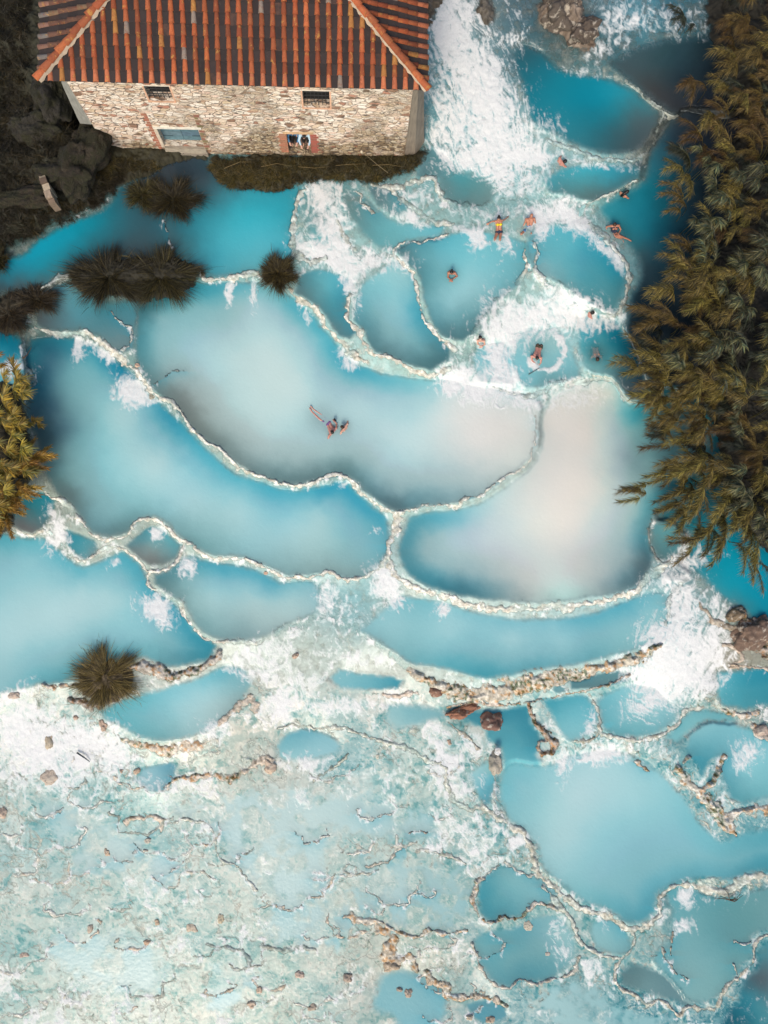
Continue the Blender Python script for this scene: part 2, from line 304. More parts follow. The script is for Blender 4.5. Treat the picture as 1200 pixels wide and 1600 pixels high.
 (1.95, [(850, 285), (880, 262), (930, 258), (1000, 262), (1000, 275), (980, 288), (950, 305), (925, 315), (885, 305), (860, 300)],
  [(870, 285, 75, 150, 162), (920, 270, 70, 175, 192), (960, 272, 55, 155, 175), (930, 300, 85, 118, 120), (900, 295, 85, 140, 145), (980, 280, 60, 120, 132)], 4),
 # dark basins at the top right, reed shade painted into their water colours
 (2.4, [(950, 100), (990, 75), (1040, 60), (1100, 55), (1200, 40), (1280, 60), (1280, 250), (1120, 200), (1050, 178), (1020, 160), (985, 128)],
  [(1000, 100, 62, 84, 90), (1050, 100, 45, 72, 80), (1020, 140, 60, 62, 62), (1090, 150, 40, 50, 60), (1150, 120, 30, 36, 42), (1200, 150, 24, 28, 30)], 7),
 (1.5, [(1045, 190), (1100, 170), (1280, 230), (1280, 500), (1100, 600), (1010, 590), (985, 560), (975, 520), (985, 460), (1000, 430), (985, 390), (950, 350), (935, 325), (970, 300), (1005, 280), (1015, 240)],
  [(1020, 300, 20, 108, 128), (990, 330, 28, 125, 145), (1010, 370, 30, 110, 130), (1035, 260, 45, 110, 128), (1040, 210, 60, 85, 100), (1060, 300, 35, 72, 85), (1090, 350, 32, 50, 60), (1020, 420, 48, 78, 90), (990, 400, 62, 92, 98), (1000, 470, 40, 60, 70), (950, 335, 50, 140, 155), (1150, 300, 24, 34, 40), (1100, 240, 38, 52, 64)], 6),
 (1.1, [(905, 495), (930, 490), (960, 500), (975, 520), (1000, 560), (1010, 620), (985, 625), (955, 590), (920, 580), (905, 550)],
  [(930, 510, 55, 155, 178), (950, 540, 30, 130, 152), (920, 540, 75, 160, 175), (975, 580, 50, 90, 105), (990, 600, 55, 75, 88), (940, 575, 120, 180, 188)], 4),
 (1.55, [(685, 275), (700, 262), (740, 275), (768, 285), (775, 305), (760, 322), (725, 325), (700, 315), (690, 300)],
  [(715, 285, 75, 155, 165), (740, 305, 95, 135, 138), (700, 290, 100, 140, 145), (760, 300, 110, 150, 152)], 4),
 (1.55, [(650, 275), (668, 232), (690, 240), (715, 265), (695, 280)],
  [(660, 260, 85, 120, 128), (690, 262, 95, 150, 158)], 5),
 (1.5, [(535, 300), (560, 300), (590, 325), (620, 345), (660, 352), (700, 352), (690, 372), (640, 376), (612, 392), (575, 375), (555, 350), (540, 325)],
  [(550, 310, 105, 130, 132), (560, 340, 98, 140, 146), (610, 365, 105, 175, 184), (650, 362, 115, 190, 202), (680, 360, 120, 195, 207), (590, 340, 100, 160, 170)], 4),
 (1.55, [(575, 292), (600, 285), (625, 300), (640, 325), (620, 335), (590, 320)],
  [(590, 300, 90, 112, 118), (620, 320, 105, 155, 163)], 4),
 (1.4, [(478, 350), (485, 335), (505, 330), (522, 345), (528, 362), (515, 385), (490, 385)],
  [(500, 340, 95, 135, 140), (505, 365, 115, 180, 188)], 4),
 # below the noisy terrace with swimmers
 (1.0, [(738, 560), (745, 540), (775, 535), (800, 545), (815, 585), (800, 600), (770, 600), (745, 590)],
  [(765, 560, 135, 195, 206), (790, 580, 145, 200, 210), (760, 590, 165, 205, 210)], 4),
 (1.05, [(800, 560), (812, 520), (850, 512), (880, 520), (900, 560), (905, 590), (860, 602), (820, 605), (805, 590)],
  [(850, 540, 140, 188, 194), (880, 570, 125, 190, 202), (830, 580, 125, 192, 204), (860, 590, 110, 165, 172), (870, 530, 150, 195, 198)], 4),
 # right channel below the reeds
 (-.05, [(1025, 800), (1060, 770), (1280, 700), (1280, 1000), (1200, 990), (1160, 955), (1120, 930), (1100, 905), (1075, 890), (1060, 865), (1085, 850), (1070, 830), (1035, 820)],
  [(1100, 870, 18, 140, 165), (1160, 860, 8, 145, 172), (1150, 920, 18, 148, 172), (1190, 950, 10, 140, 165), (1060, 800, 50, 120, 135), (1110, 930, 60, 145, 160), (1080, 880, 60, 130, 145), (1200, 800, 25, 80, 95), (1130, 830, 15, 130, 155), (1140, 945, 90, 130, 138)], 5),
 (.2, [(1018, 820), (1040, 812), (1062, 830), (1066, 850), (1055, 870), (1035, 878), (1020, 860)],
  [(1040, 830, 100, 160, 168), (1050, 850, 75, 145, 158), (1030, 868, 85, 120, 126)], 4),
 (.1, [(1035, 888), (1055, 883), (1075, 895), (1068, 908), (1045, 908)],
  [(1050, 895, 60, 105, 116)], 3),
 (-.9, [(1120, 1050), (1150, 1046), (1280, 1045), (1280, 1110), (1200, 1105), (1165, 1110), (1125, 1100), (1118, 1075)],
  [(1150, 1070, 60, 155, 175), (1190, 1070, 45, 140, 162), (1180, 1095, 70, 150, 165), (1130, 1060, 110, 185, 198)], 4),
 # pools under the rock bar
 (-1.0, [(845, 1092), (880, 1088), (918, 1086), (930, 1105), (935, 1130), (920, 1150), (895, 1160), (875, 1145), (862, 1120)],
  [(870, 1100, 80, 165, 182), (900, 1110, 105, 180, 195), (900, 1145, 130, 195, 205), (860, 1110, 85, 165, 180), (885, 1130, 120, 188, 200)], 4),
 (-1.0, [(932, 1095), (950, 1080), (985, 1068), (1020, 1075), (1050, 1100), (1055, 1125), (1030, 1145), (1000, 1152), (965, 1152), (942, 1135)],
  [(960, 1095, 120, 190, 203), (1000, 1100, 160, 207, 213), (990, 1140, 110, 178, 188), (1030, 1125, 125, 185, 195)], 4),
 (-1.15, [(705, 1110), (740, 1108), (790, 1105), (825, 1102), (832, 1130), (850, 1155), (838, 1180), (850, 1200), (800, 1225), (785, 1200), (782, 1170), (765, 1160), (755, 1140), (720, 1125)],
  [(740, 1118, 60, 135, 155), (800, 1125, 60, 140, 160), (830, 1130, 65, 140, 158), (800, 1170, 85, 165, 180), (820, 1200, 120, 185, 197), (775, 1150, 85, 160, 175), (835, 1165, 60, 145, 165)], 4),
 (-1.2, [(730, 1210), (745, 1195), (770, 1185), (775, 1205), (773, 1240), (760, 1262), (745, 1245)],
  [(750, 1215, 150, 200, 207), (765, 1230, 90, 170, 188)], 4),
 # big lower right pool
 (-1.35, [(780, 1240), (780, 1210), (800, 1190), (850, 1195), (900, 1178), (950, 1172), (990, 1180), (1030, 1205), (1070, 1245), (1100, 1290), (1130, 1312), (1165, 1300), (1280, 1290), (1280, 1365), (1200, 1362), (1150, 1375), (1090, 1375), (1050, 1385), (1030, 1400), (1025, 1425), (1005, 1442), (980, 1445), (950, 1425), (920, 1415), (890, 1395), (865, 1375), (845, 1355), (835, 1320), (810, 1295), (790, 1275)],
  [(900, 1240, 178, 213, 219), (950, 1220, 170, 212, 219), (860, 1260, 160, 207, 213), (1000, 1260, 155, 206, 214), (880, 1310, 170, 209, 215), (940, 1300, 145, 200, 210), (1000, 1320, 120, 186, 199), (880, 1360, 150, 200, 208), (960, 1370, 115, 182, 195), (1000, 1420, 80, 158, 175), (980, 1435, 90, 165, 180), (1040, 1370, 105, 175, 190), (1100, 1345, 110, 180, 194), (1060, 1290, 125, 192, 204), (1180, 1340, 75, 155, 172), (1140, 1365, 90, 160, 175), (1150, 1320, 110, 178, 190), (810, 1220, 120, 188, 200), (1080, 1360, 100, 170, 184), (910, 1410, 120, 185, 194)], 5),
 (-1.1, [(1075, 1150), (1100, 1130), (1140, 1125), (1180, 1140), (1280, 1150), (1280, 1240), (1190, 1248), (1160, 1258), (1140, 1250), (1135, 1230), (1125, 1200), (1130, 1180), (1112, 1190), (1095, 1215), (1085, 1195), (1070, 1170)],
  [(1100, 1185, 70, 150, 167), (1090, 1150, 130, 190, 200), (1150, 1160, 120, 185, 198), (1160, 1200, 140, 200, 210), (1190, 1200, 130, 195, 205), (1150, 1240, 90, 160, 172), (1130, 1225, 85, 155, 170)], 4),
 (-1.2, [(1080, 1110), (1120, 1108), (1150, 1128), (1100, 1128), (1075, 1148), (1055, 1160), (1040, 1155), (1060, 1130)],
  [(1080, 1130, 130, 190, 196), (1110, 1118, 120, 180, 188)], 4),
 # small waters of the lower terrace
 (-1.1, [(430, 1165), (445, 1148), (470, 1138), (505, 1145), (530, 1158), (535, 1172), (500, 1185), (460, 1190), (435, 1185)],
  [(460, 1150, 105, 170, 185), (490, 1165, 145, 195, 205), (450, 1180, 150, 200, 206)], 4),
 (-.7, [(515, 1060), (530, 1045), (560, 1050), (600, 1056), (630, 1062), (625, 1075), (570, 1078), (530, 1075)],
  [(540, 1060, 130, 190, 200), (600, 1065, 95, 170, 186), (625, 1068, 60, 150, 172)], 3),
 (-.95, [(605, 1100), (640, 1098), (690, 1108), (700, 1120), (670, 1130), (640, 1140), (615, 1140), (600, 1120)],
  [(640, 1115, 128, 183, 192), (680, 1118, 130, 180, 188), (620, 1130, 160, 200, 203)], 6),
 (-.95, [(222, 1200), (265, 1190), (278, 1195), (270, 1225), (255, 1238), (225, 1235), (210, 1220)],
  [(240, 1215, 150, 195, 205), (270, 1200, 95, 160, 180)], 3),
 (-1.2, [(250, 1255), (290, 1245), (330, 1248), (380, 1235), (420, 1225), (500, 1240), (580, 1230), (640, 1250), (690, 1290), (660, 1320), (560, 1310), (520, 1330), (530, 1400), (560, 1440), (540, 1480), (470, 1480), (425, 1470), (415, 1420), (390, 1380), (350, 1350), (330, 1300), (270, 1275)],
  [(300, 1262, 165, 200, 206), (400, 1260, 168, 202, 208), (420, 1330, 180, 212, 217), (480, 1300, 185, 214, 216), (500, 1400, 175, 208, 213), (460, 1450, 160, 200, 206), (560, 1270, 165, 203, 209), (620, 1290, 155, 198, 205), (370, 1320, 172, 206, 213), (520, 1470, 150, 192, 198)], 10),
 (-1.35, [(560, 1335), (640, 1330), (680, 1345), (730, 1355), (735, 1390), (750, 1440), (735, 1465), (690, 1455), (640, 1462), (590, 1445), (560, 1420), (545, 1380)],
  [(600, 1380, 160, 198, 204), (660, 1350, 140, 182, 187), (690, 1380, 125, 175, 182), (640, 1430, 150, 192, 200), (700, 1440, 115, 172, 183), (580, 1430, 155, 196, 203)], 8),
 (-1.5, [(748, 1375), (770, 1358), (795, 1350), (825, 1365), (850, 1375), (870, 1385), (865, 1408), (835, 1415), (815, 1432), (785, 1435), (765, 1445), (752, 1430), (745, 1400)],
  [(770, 1400, 70, 150, 165), (800, 1390, 118, 178, 186), (840, 1390, 135, 188, 195), (800, 1425, 85, 155, 168), (790, 1365, 120, 172, 178)], 4),
 (-1.6, [(735, 1465), (770, 1452), (800, 1450), (830, 1435), (870, 1430), (895, 1460), (898, 1500), (860, 1530), (820, 1535), (790, 1545), (765, 1530), (745, 1495)],
  [(780, 1480, 95, 162, 172), (830, 1460, 100, 160, 172), (850, 1500, 85, 150, 162), (800, 1520, 80, 148, 162), (880, 1470, 150, 192, 195), (760, 1500, 110, 170, 178)], 4),
 (-1.55, [(925, 1440), (945, 1435), (975, 1450), (985, 1470), (985, 1490), (955, 1490), (930, 1480), (922, 1460)],
  [(950, 1460, 135, 188, 195), (965, 1480, 130, 182, 188), (980, 1460, 110, 175, 187)], 3),
 (-1.65, [(968, 1520), (985, 1505), (1010, 1510), (1040, 1520), (1080, 1540), (1100, 1555), (1080, 1572), (1040, 1560), (1000, 1550), (970, 1540)],
  [(990, 1530, 90, 125, 130), (1040, 1545, 100, 138, 145), (1010, 1545, 110, 150, 155)], 4),
 (-1.55, [(1045, 1470), (1050, 1420), (1040, 1395), (1075, 1385), (1110, 1400), (1150, 1400), (1200, 1385), (1280, 1390), (1280, 1450), (1190, 1455), (1175, 1475), (1178, 1495), (1160, 1510), (1145, 1535), (1120, 1560), (1080, 1565), (1050, 1530), (1020, 1500)],
  [(1065, 1410, 100, 165, 175), (1080, 1440, 110, 165, 172), (1110, 1500, 115, 168, 175), (1080, 1530, 125, 172, 176), (1160, 1430, 95, 150, 155), (1130, 1460, 90, 150, 158), (1190, 1420, 105, 155, 160), (1140, 1520, 110, 165, 170)], 4),
 (-1.8, [(1150, 1560), (1160, 1530), (1180, 1510), (1190, 1475), (1280, 1460), (1280, 1720), (1120, 1720), (1110, 1650), (1130, 1590)],
  [(1170, 1560, 50, 135, 152), (1195, 1500, 80, 135, 145), (1185, 1530, 78, 82, 88), (1160, 1590, 20, 95, 112), (1190, 1590, 70, 140, 152), (1190, 1640, 40, 110, 125)], 6),
 (-1.8, [(595, 1520), (630, 1512), (660, 1525), (690, 1540), (700, 1565), (690, 1600), (640, 1620), (610, 1590), (580, 1575)],
  [(610, 1540, 125, 180, 190), (650, 1555, 130, 182, 192), (670, 1590, 120, 180, 192)], 6),
 (-1.85, [(728, 1570), (760, 1562), (790, 1570), (792, 1590), (765, 1600), (740, 1590)],
  [(760, 1580, 90, 150, 165)], 3),
 (-1.75, [(810, 1560), (850, 1545), (900, 1530), (960, 1560), (1000, 1580), (1060, 1600), (1060, 1720), (830, 1720), (800, 1600)],
  [(850, 1570, 125, 180, 190), (900, 1560, 115, 170, 180), (960, 1590, 95, 165, 178), (1030, 1605, 90, 155, 168), (860, 1640, 130, 185, 190)], 8),
 (-1.3, [(60, 1260), (110, 1245), (170, 1255), (200, 1290), (240, 1300), (230, 1350), (180, 1370), (110, 1360), (90, 1310)],
  [(110, 1270, 165, 200, 206), (160, 1300, 182, 210, 212), (200, 1340, 178, 205, 208)], 12),
 (-1.6, [(60, 1470), (120, 1450), (200, 1460), (250, 1490), (270, 1540), (200, 1560), (130, 1540), (80, 1510)],
  [(100, 1480, 170, 205, 209), (170, 1490, 168, 203, 207), (220, 1530, 162, 200, 205)], 12),
 (-1.6, [(330, 1500), (390, 1500), (400, 1550), (350, 1590), (320, 1560)],
  [(360, 1530, 165, 202, 208)], 10),
 (-1.35, [(225, 1340), (270, 1330), (290, 1350), (280, 1380), (240, 1385)],
  [(255, 1355, 165, 200, 208)], 8),
 # little basins on the rock bar
 (-.6, [(890, 1062), (910, 1058), (945, 1052), (965, 1048), (982, 1052), (975, 1065), (945, 1072), (915, 1077), (892, 1076)],
  [(930, 1065, 95, 135, 142), (965, 1057, 105, 148, 155)], 2.5),
 (-.6, [(866, 1072), (875, 1068), (884, 1074), (884, 1082), (874, 1084), (866, 1080)], [(875, 1075, 120, 165, 172)], 2),
]
# global colours where water only films over travertine
FILM = [(860, 95, 70, 100, 106), (925, 65, 70, 112, 122), (980, 75, 58, 98, 108), (1020, 15, 80, 140, 160), (840, 55, 60, 95, 105), (1080, 10, 60, 105, 120), (900, 100, 80, 125, 132), (700, 60, 120, 176, 190), (760, 200, 140, 190, 200), (760, 30, 110, 130, 135), (820, 30, 60, 105, 125), (870, 25, 95, 95, 90), (940, 30, 85, 130, 145), (1000, 40, 85, 150, 170), (1060, 30, 60, 105, 120),
 (900, 60, 75, 95, 95), (740, 150, 128, 184, 197), (880, 245, 160, 195, 198), (960, 252, 120, 160, 165), (1010, 240, 95, 95, 95), (680, 120, 92, 150, 164), (680, 210, 100, 152, 164),
 (800, 320, 160, 190, 188), (700, 330, 165, 190, 186), (870, 330, 165, 190, 186), (640, 300, 150, 180, 178), (930, 350, 160, 190, 188), (500, 300, 120, 160, 165), (480, 380, 155, 185, 185), (550, 400, 175, 198, 194),
 (600, 400, 170, 195, 192), (590, 450, 180, 200, 196), (840, 460, 180, 205, 202), (780, 470, 180, 200, 192), (730, 550, 178, 198, 190), (700, 560, 178, 196, 190), (880, 520, 170, 205, 207), (930, 460, 170, 195, 193),
 (850, 605, 185, 208, 208), (780, 610, 190, 212, 210), (960, 600, 160, 195, 198), (985, 420, 140, 180, 185),
 (1080, 960, 140, 192, 202), (1000, 1060, 170, 200, 202), (1050, 1000, 150, 200, 208), (1060, 1050, 150, 200, 208), (1080, 880, 120, 150, 155), (1130, 1030, 150, 140, 125),
 (500, 940, 145, 185, 190), (560, 940, 130, 188, 198), (600, 930, 185, 210, 208), (560, 980, 150, 190, 195), (480, 1000, 195, 212, 206), (560, 1030, 198, 212, 208), (400, 1040, 200, 215, 210), (620, 1080, 205, 210, 205),
 (30, 1110, 185, 205, 198), (60, 1150, 225, 232, 230), (100, 1240, 178, 205, 202), (150, 1180, 205, 218, 212), (200, 1160, 200, 218, 214), (200, 1260, 185, 212, 208), (300, 1200, 200, 212, 202), (380, 1140, 205, 210, 200), (50, 1350, 185, 208, 206), (30, 1500, 185, 208, 202), (250, 1420, 190, 213, 209), (300, 1320, 185, 208, 205), (150, 1420, 195, 212, 206), (100, 1580, 190, 210, 204), (300, 1560, 192, 210, 202), (450, 1560, 185, 205, 196), (540, 1540, 185, 200, 196), (470, 1210, 205, 214, 208), (600, 1150, 180, 210, 210), (560, 1190, 165, 203, 207), (640, 1190, 195, 214, 208), (700, 1230, 190, 212, 206),
 (720, 1150, 170, 202, 200), (700, 1320, 170, 200, 200), (780, 1320, 150, 190, 192), (830, 1180, 160, 198, 202), (900, 1170, 190, 212, 212), (1000, 1170, 160, 195, 195), (1040, 1180, 130, 180, 188), (950, 1500, 130, 178, 182), (900, 1440, 165, 195, 195), (900, 1540, 140, 175, 178), (1020, 1470, 135, 172, 174), (850, 1450, 150, 185, 186), (720, 1500, 185, 200, 194), (660, 1480, 205, 208, 192), (800, 1560, 130, 175, 182), (1130, 1150, 150, 185, 188), (1180, 1230, 130, 180, 190), (1000, 1590, 85, 150, 165), (-60, 300, 60, 60, 50), (1250, 300, 40, 45, 40)]

# rims: (level above water m, half width px, [(u, v, width factor)...], colour sRGB)
CR = (214, 211, 198); CB = (150, 132, 112); CG = (170, 176, 160); CD = (120, 118, 100)
RIMS = [
 (.12, 4.0, [(55, 512), (70, 516), (88, 522, 2.0), (105, 522, 2.6), (125, 520, 2.5), (140, 522, 1.6), (150, 532, 1.6), (172, 545, 1.6), (188, 560, 1.4), (198, 570, 1.5), (210, 574, 1.3), (222, 590, 1.0), (232, 608, 1.4), (248, 622, 1.2), (266, 626, 2.0), (276, 634, 1.7), (284, 642, 1.2), (292, 662), (305, 675), (322, 690), (345, 702), (362, 718), (378, 735), (400, 742), (433, 752), (467, 760), (485, 757), (510, 743, 1.2), (533, 742, 1.3), (550, 753, 1.1), (573, 778), (600, 797), (620, 800, 1.2), (640, 799), (667, 789, .7), (700, 789, .7), (715, 794, 1.2), (728, 777, .9), (753, 772, .6), (777, 753, .7), (800, 741, .6), (822, 726, .4), (832, 705, .4), (836, 680, .35), (836, 650, .3)], CR),
 (.12, 5.0, [(616, 802, 1.3), (622, 815, 1.8), (617, 835, 1.6), (608, 850, 1.3), (610, 868, 1.5), (612, 885, 1.6), (618, 900, 1.6), (632, 908, 1.5), (650, 918, 1.5), (672, 925, 1.5), (690, 932, 1.4), (712, 938, 1.5), (735, 946, 1.5), (762, 950, 1.6), (790, 953, 1.7), (815, 948, 2.2), (840, 953, 1.9), (862, 946, 2.1), (885, 951, 2.0), (905, 946, 1.3), (935, 940, 1.2), (965, 933, 1.2), (990, 925, 1.4), (1005, 912, 2.4), (1020, 898, 2.8), (1035, 885, 2), (1050, 873, 1)], CR),
 (.1, 3.2, [(72, 770, .8), (85, 778, .8), (97, 780, 2.0), (112, 798, 2.4), (125, 814, 1.6), (143, 835), (160, 843, 1.2), (187, 841), (203, 833, 1.2), (211, 817, 1.4), (225, 811, 1.2), (243, 812, 1.3), (260, 823, 1.2), (283, 845, 1.2), (300, 853, 1.6), (317, 868, 1.4), (343, 874, 1.2), (383, 874, 1.2), (410, 885, 1.3), (433, 898, 1.2), (460, 903, 1.2), (490, 901, 1.3), (512, 895, 1.5), (533, 904, 1.3), (560, 904, 1.6), (580, 896, 2.0), (597, 884, 2.2), (606, 870, 2)], CR),
 (.1, 2.6, [(20, 824), (35, 833), (52, 837), (68, 830, 1.5), (85, 838, 3), (98, 855, 3.5), (112, 868, 2.2), (130, 878, 1.4), (148, 868, 1.6), (165, 856, 2.4), (182, 856, 2), (200, 864, 1.2), (220, 880, 1.2), (234, 892, 1.3), (252, 892, 1.3), (270, 884, 1.3), (280, 868, 1.2), (286, 852, 1)], CR),
 (.1, 2.6, [(234, 892), (231, 905), (237, 918, 1.2), (250, 928, 3), (270, 938, 3.2), (284, 948, 2), (288, 962, 1.2), (300, 978, 1.1), (315, 993), (330, 1001), (348, 1002, 1.6), (375, 1002, 2.4), (400, 1004, 2.0), (425, 996, 3), (445, 985, 3), (470, 978, 3), (500, 965, 4.5), (530, 970, 5), (560, 988, 3), (590, 1005, 3), (615, 1028, 3), (640, 1045, 3)], CR),
 (.25, 7.5, [(205, 1040, .8), (225, 1043, 1.6), (245, 1046, 2.1), (268, 1056, 1.8), (292, 1052, 1.3), (315, 1042, 1.4), (335, 1030, 1.2), (345, 1018, .8)], (165, 152, 138)),
 (.2, 4.0, [(70, 1072), (90, 1074, 1.1), (110, 1070, 1.2), (130, 1072, 1.5)], (168, 152, 136)),
 (.25, 7, [(110, 1090, 1.2), (130, 1100, 1.6), (155, 1102, 1.3)], (110, 96, 86)),
 # rock bar
 (.3, 11.5, [(640, 1048, .5), (665, 1060, 1.0), (690, 1072, 1.5), (720, 1082, 1.7), (750, 1086, 1.7), (780, 1082, 1.7), (810, 1072, 2.0), (840, 1066, 2.1), (870, 1060, 1.6), (900, 1056, 1.2), (930, 1048, 1.1), (960, 1040, 1.2), (985, 1030, 1.2), (1010, 1022, 1.0), (1030, 1010, .6)], (172, 160, 140)),
 (.15, 2.5, [(700, 1105, 1.5), (740, 1098, 1.5), (790, 1100, 1.2), (830, 1096, 1.2), (870, 1088), (915, 1080), (950, 1068, 1), (985, 1055, 1)], (190, 172, 155)),
 (.3, 5.5, [(826, 1100, .9), (830, 1115, 1.1), (840, 1132, 1.1), (855, 1148, 1.5), (866, 1162, 1.6), (860, 1176, 1.3)], (138, 112, 92)),
 (.25, 3.0, [(858, 1176, 2), (848, 1178, 2), (840, 1168, 1.3), (842, 1160, 1), (852, 1158, 1)], (150, 128, 108)),
 (.1, 4, [(922, 1086, .7), (932, 1105, .7), (938, 1128), (940, 1145, 2), (965, 1152, 1.6), (1000, 1156, 1.3), (1030, 1150, 1.4), (1055, 1135, 1.5), (1072, 1112, 1.3), (1095, 1105, 1.0)], (178, 180, 168)),
 (.12, 3.5, [(900, 1160), (920, 1158, 1.2), (935, 1150, 1)], (165, 160, 140)),
 (.2, 6, [(1130, 1110, .9), (1150, 1118, 1.3), (1168, 1118, 1.2), (1185, 1114, .8)], (172, 162, 150)),
 (.25, 7, [(1180, 1135, 1.3), (1190, 1148, 1.3), (1205, 1152, 1.2)], (175, 162, 148)),
 (.2, 6, [(995, 1190, .7), (1008, 1200, .9), (1015, 1205, .5)], (170, 160, 145)),
 (.3, 8, [(1058, 1200, 1.0), (1068, 1215, 1.7), (1082, 1232, 1.2), (1098, 1240, 1.6), (1115, 1260, 2.1), (1130, 1280, 2.2), (1140, 1292, 1.9), (1143, 1300, 1.2)], (186, 178, 162)),
 (.28, 6.5, [(1098, 1238, 1.2), (1112, 1222, 1.1), (1122, 1205, 1.1), (1130, 1185, 1.2)], (170, 162, 150)),
 (.25, 6.5, [(1138, 1275, 1.2), (1155, 1268, 1.3), (1180, 1262, 1.5), (1210, 1268, 1.5)], (186, 178, 165)),
 (.2, 4.5, [(1068, 1192, .7), (1078, 1182, 1)], (160, 160, 150)),
 # inner terraces
 (.12, 3.6, [(452, 452, 1), (460, 462, 1.2), (475, 472, 1.5), (492, 482, 1.8), (500, 492, 1.4), (508, 508, 1.2), (522, 526, 1.3), (535, 538, 2), (550, 552, 2.2), (560, 560, 1.3), (575, 563)], (192, 186, 170)),
 (.12, 3.6, [(548, 462, 2), (543, 478, 1.4), (542, 495, 1.4), (550, 510, 1.8), (562, 520, 1.8), (568, 535, 1.5), (578, 550, 1.3), (592, 555, 1.3), (610, 558, 1.4), (628, 568, 1.4), (648, 580, 1.5), (668, 586, 1.5), (690, 582, 1.6), (708, 572, 2.6), (720, 555, 4.2), (735, 540, 4.5), (742, 522, 4), (760, 498, 4), (785, 470, 4.5), (805, 455, 4), (818, 435, 2.5), (822, 410, 1.2), (818, 390, 1)], (194, 190, 176)),
 (.1, 3.0, [(702, 366, .5), (660, 378, .6), (640, 376, .7), (624, 380), (616, 392), (618, 402, 1.2), (630, 410, 1.4), (642, 424, 1.3), (650, 445, 1.2), (655, 470, 1.2), (662, 498, 1.4), (672, 512, 2), (685, 525, 1.4), (700, 535, 1.5), (712, 545, 2)], CR),
 (.08, 4.5, [(832, 378, 1.2), (840, 392, 1), (836, 415, 1.6), (850, 440, 1.8), (875, 450, 3), (905, 472, 3.2), (935, 488, 3), (955, 495, 1.6), (968, 485, 1.4), (978, 455, 1.3), (983, 430, 1.4), (978, 410, 1.3), (962, 390, 1.5), (945, 370, 2.0), (925, 350, 2), (905, 335, 2.4), (925, 316, 1.4), (950, 306, .7), (975, 292, .7), (995, 278, .5)], (176, 188, 182)),
 (.08, 5, [(480, 292, .7), (470, 300, 1), (465, 320, 1), (460, 345, 1.5), (458, 375, 2), (462, 395, 2), (485, 408, 1.6), (510, 402, 1.5)], (165, 178, 172)),
 (.08, 3, [(555, 298, .8), (565, 305, .7), (562, 315, .7), (572, 323, .7), (584, 332, .8), (588, 333, .6)], (175, 180, 172)),
 (.08, 4, [(525, 345, 1.2), (535, 360, 1.3), (548, 385, 1.5), (570, 398, 3), (600, 400, 3), (615, 398, 1)], (172, 182, 174)),
 (.08, 5, [(585, 288, 1.2), (620, 292, 1.5), (650, 282, 1.3), (678, 276, 1.2), (684, 292, 1.5), (695, 312, 2), (715, 325, 3), (750, 332, 3.2), (790, 325, 3.6), (830, 322, 3.8), (870, 318, 3.6), (905, 322, 3)], (180, 190, 182)),
 (.06, 4, [(615, 300, 1.6), (640, 322, 2.2), (660, 340, 2.2), (685, 348, 2), (710, 348, 1.2)], (190, 195, 185)),
 (.1, 3, [(975, 125, .6), (990, 135, .8), (1010, 152, .9), (1030, 168, 1), (1036, 176, 1), (1030, 200, .8), (1020, 225, .7), (1000, 245, 1.2)], (105, 120, 118)),
 (.08, 5, [(860, 218, 1), (890, 232, 1.3), (930, 246, 1.4), (970, 252, 1.2), (1000, 250, .8)], (120, 155, 158)),
 (.06, 3.4, [(770, 605, .8), (790, 612, 1.5), (820, 618, 1.6), (845, 612, 2.2), (865, 604, 2.4), (900, 598, 2), (935, 592, 1.6), (960, 600, 1.2), (975, 625, 1)], (186, 202, 200)),
 # rims around the top left islands
 (.12, 4, [(300, 420, .8), (312, 422, 1.2), (316, 433, 1.2), (330, 438, 1.2), (350, 438, 1.3), (370, 434, 1.6), (392, 428, 2.3), (408, 432, 1.6)], (186, 186, 176)),
 (.12, 5, [(62, 455, .6), (80, 442, 1.5), (95, 435, 2), (108, 430, 1.2)], (150, 158, 155)),
 (.1, 3, [(172, 485, .7), (180, 498, 1.3), (195, 507, 1), (204, 512, 1.2), (205, 525, 1), (200, 540, 1.2), (190, 545, 1.5)], (150, 160, 156)),
 (.06, 2, [(258, 345, .6), (260, 365, .8), (266, 385, .8), (258, 400, .5)], (105, 118, 120)),
 (.05, 2, [(240, 600, .5), (255, 590, .8), (270, 582, .8), (288, 580, .6)], (130, 140, 138)),
 (.1, 2.6, [(35, 530), (37, 550, 1.4), (38, 575, 1), (50, 585, 2), (52, 600, 2)], (110, 135, 135)),
 # right side of the pale pool
 (.08, 2.4, [(1018, 812, .7), (1014, 835, .8), (1022, 860, 1), (1030, 878, 1.4), (1045, 880, 1.6), (1062, 872, 1.6), (1068, 850, 1.4), (1070, 835, 1)], (115, 130, 130)),
 (.08, 4, [(1075, 905, 1), (1060, 918, 1.4), (1045, 935, 1.6), (1045, 955, 1.2), (1042, 975, 1.2)], (190, 205, 202)),
 # lower right
 (.12, 5.5, [(755, 1260, .8), (775, 1275, 1.2), (795, 1290, 1.4), (815, 1300, 1.4), (828, 1320, 1.5), (830, 1340, 1.6), (840, 1362, 1.7), (855, 1378, 1.5), (880, 1398, 1.5), (905, 1418, 1.5), (935, 1425, 1.3), (960, 1440, 1.2), (985, 1450, 1.1), (1010, 1447, 1.1), (1028, 1432, 1.1), (1030, 1410, 1.1), (1038, 1395, 1), (1055, 1384, 1.0), (1080, 1382, 1.3), (1105, 1392, 1.4), (1130, 1392, 1.7), (1155, 1380, 2), (1180, 1370, 1.6), (1210, 1368, 1.6)], (182, 184, 170)),
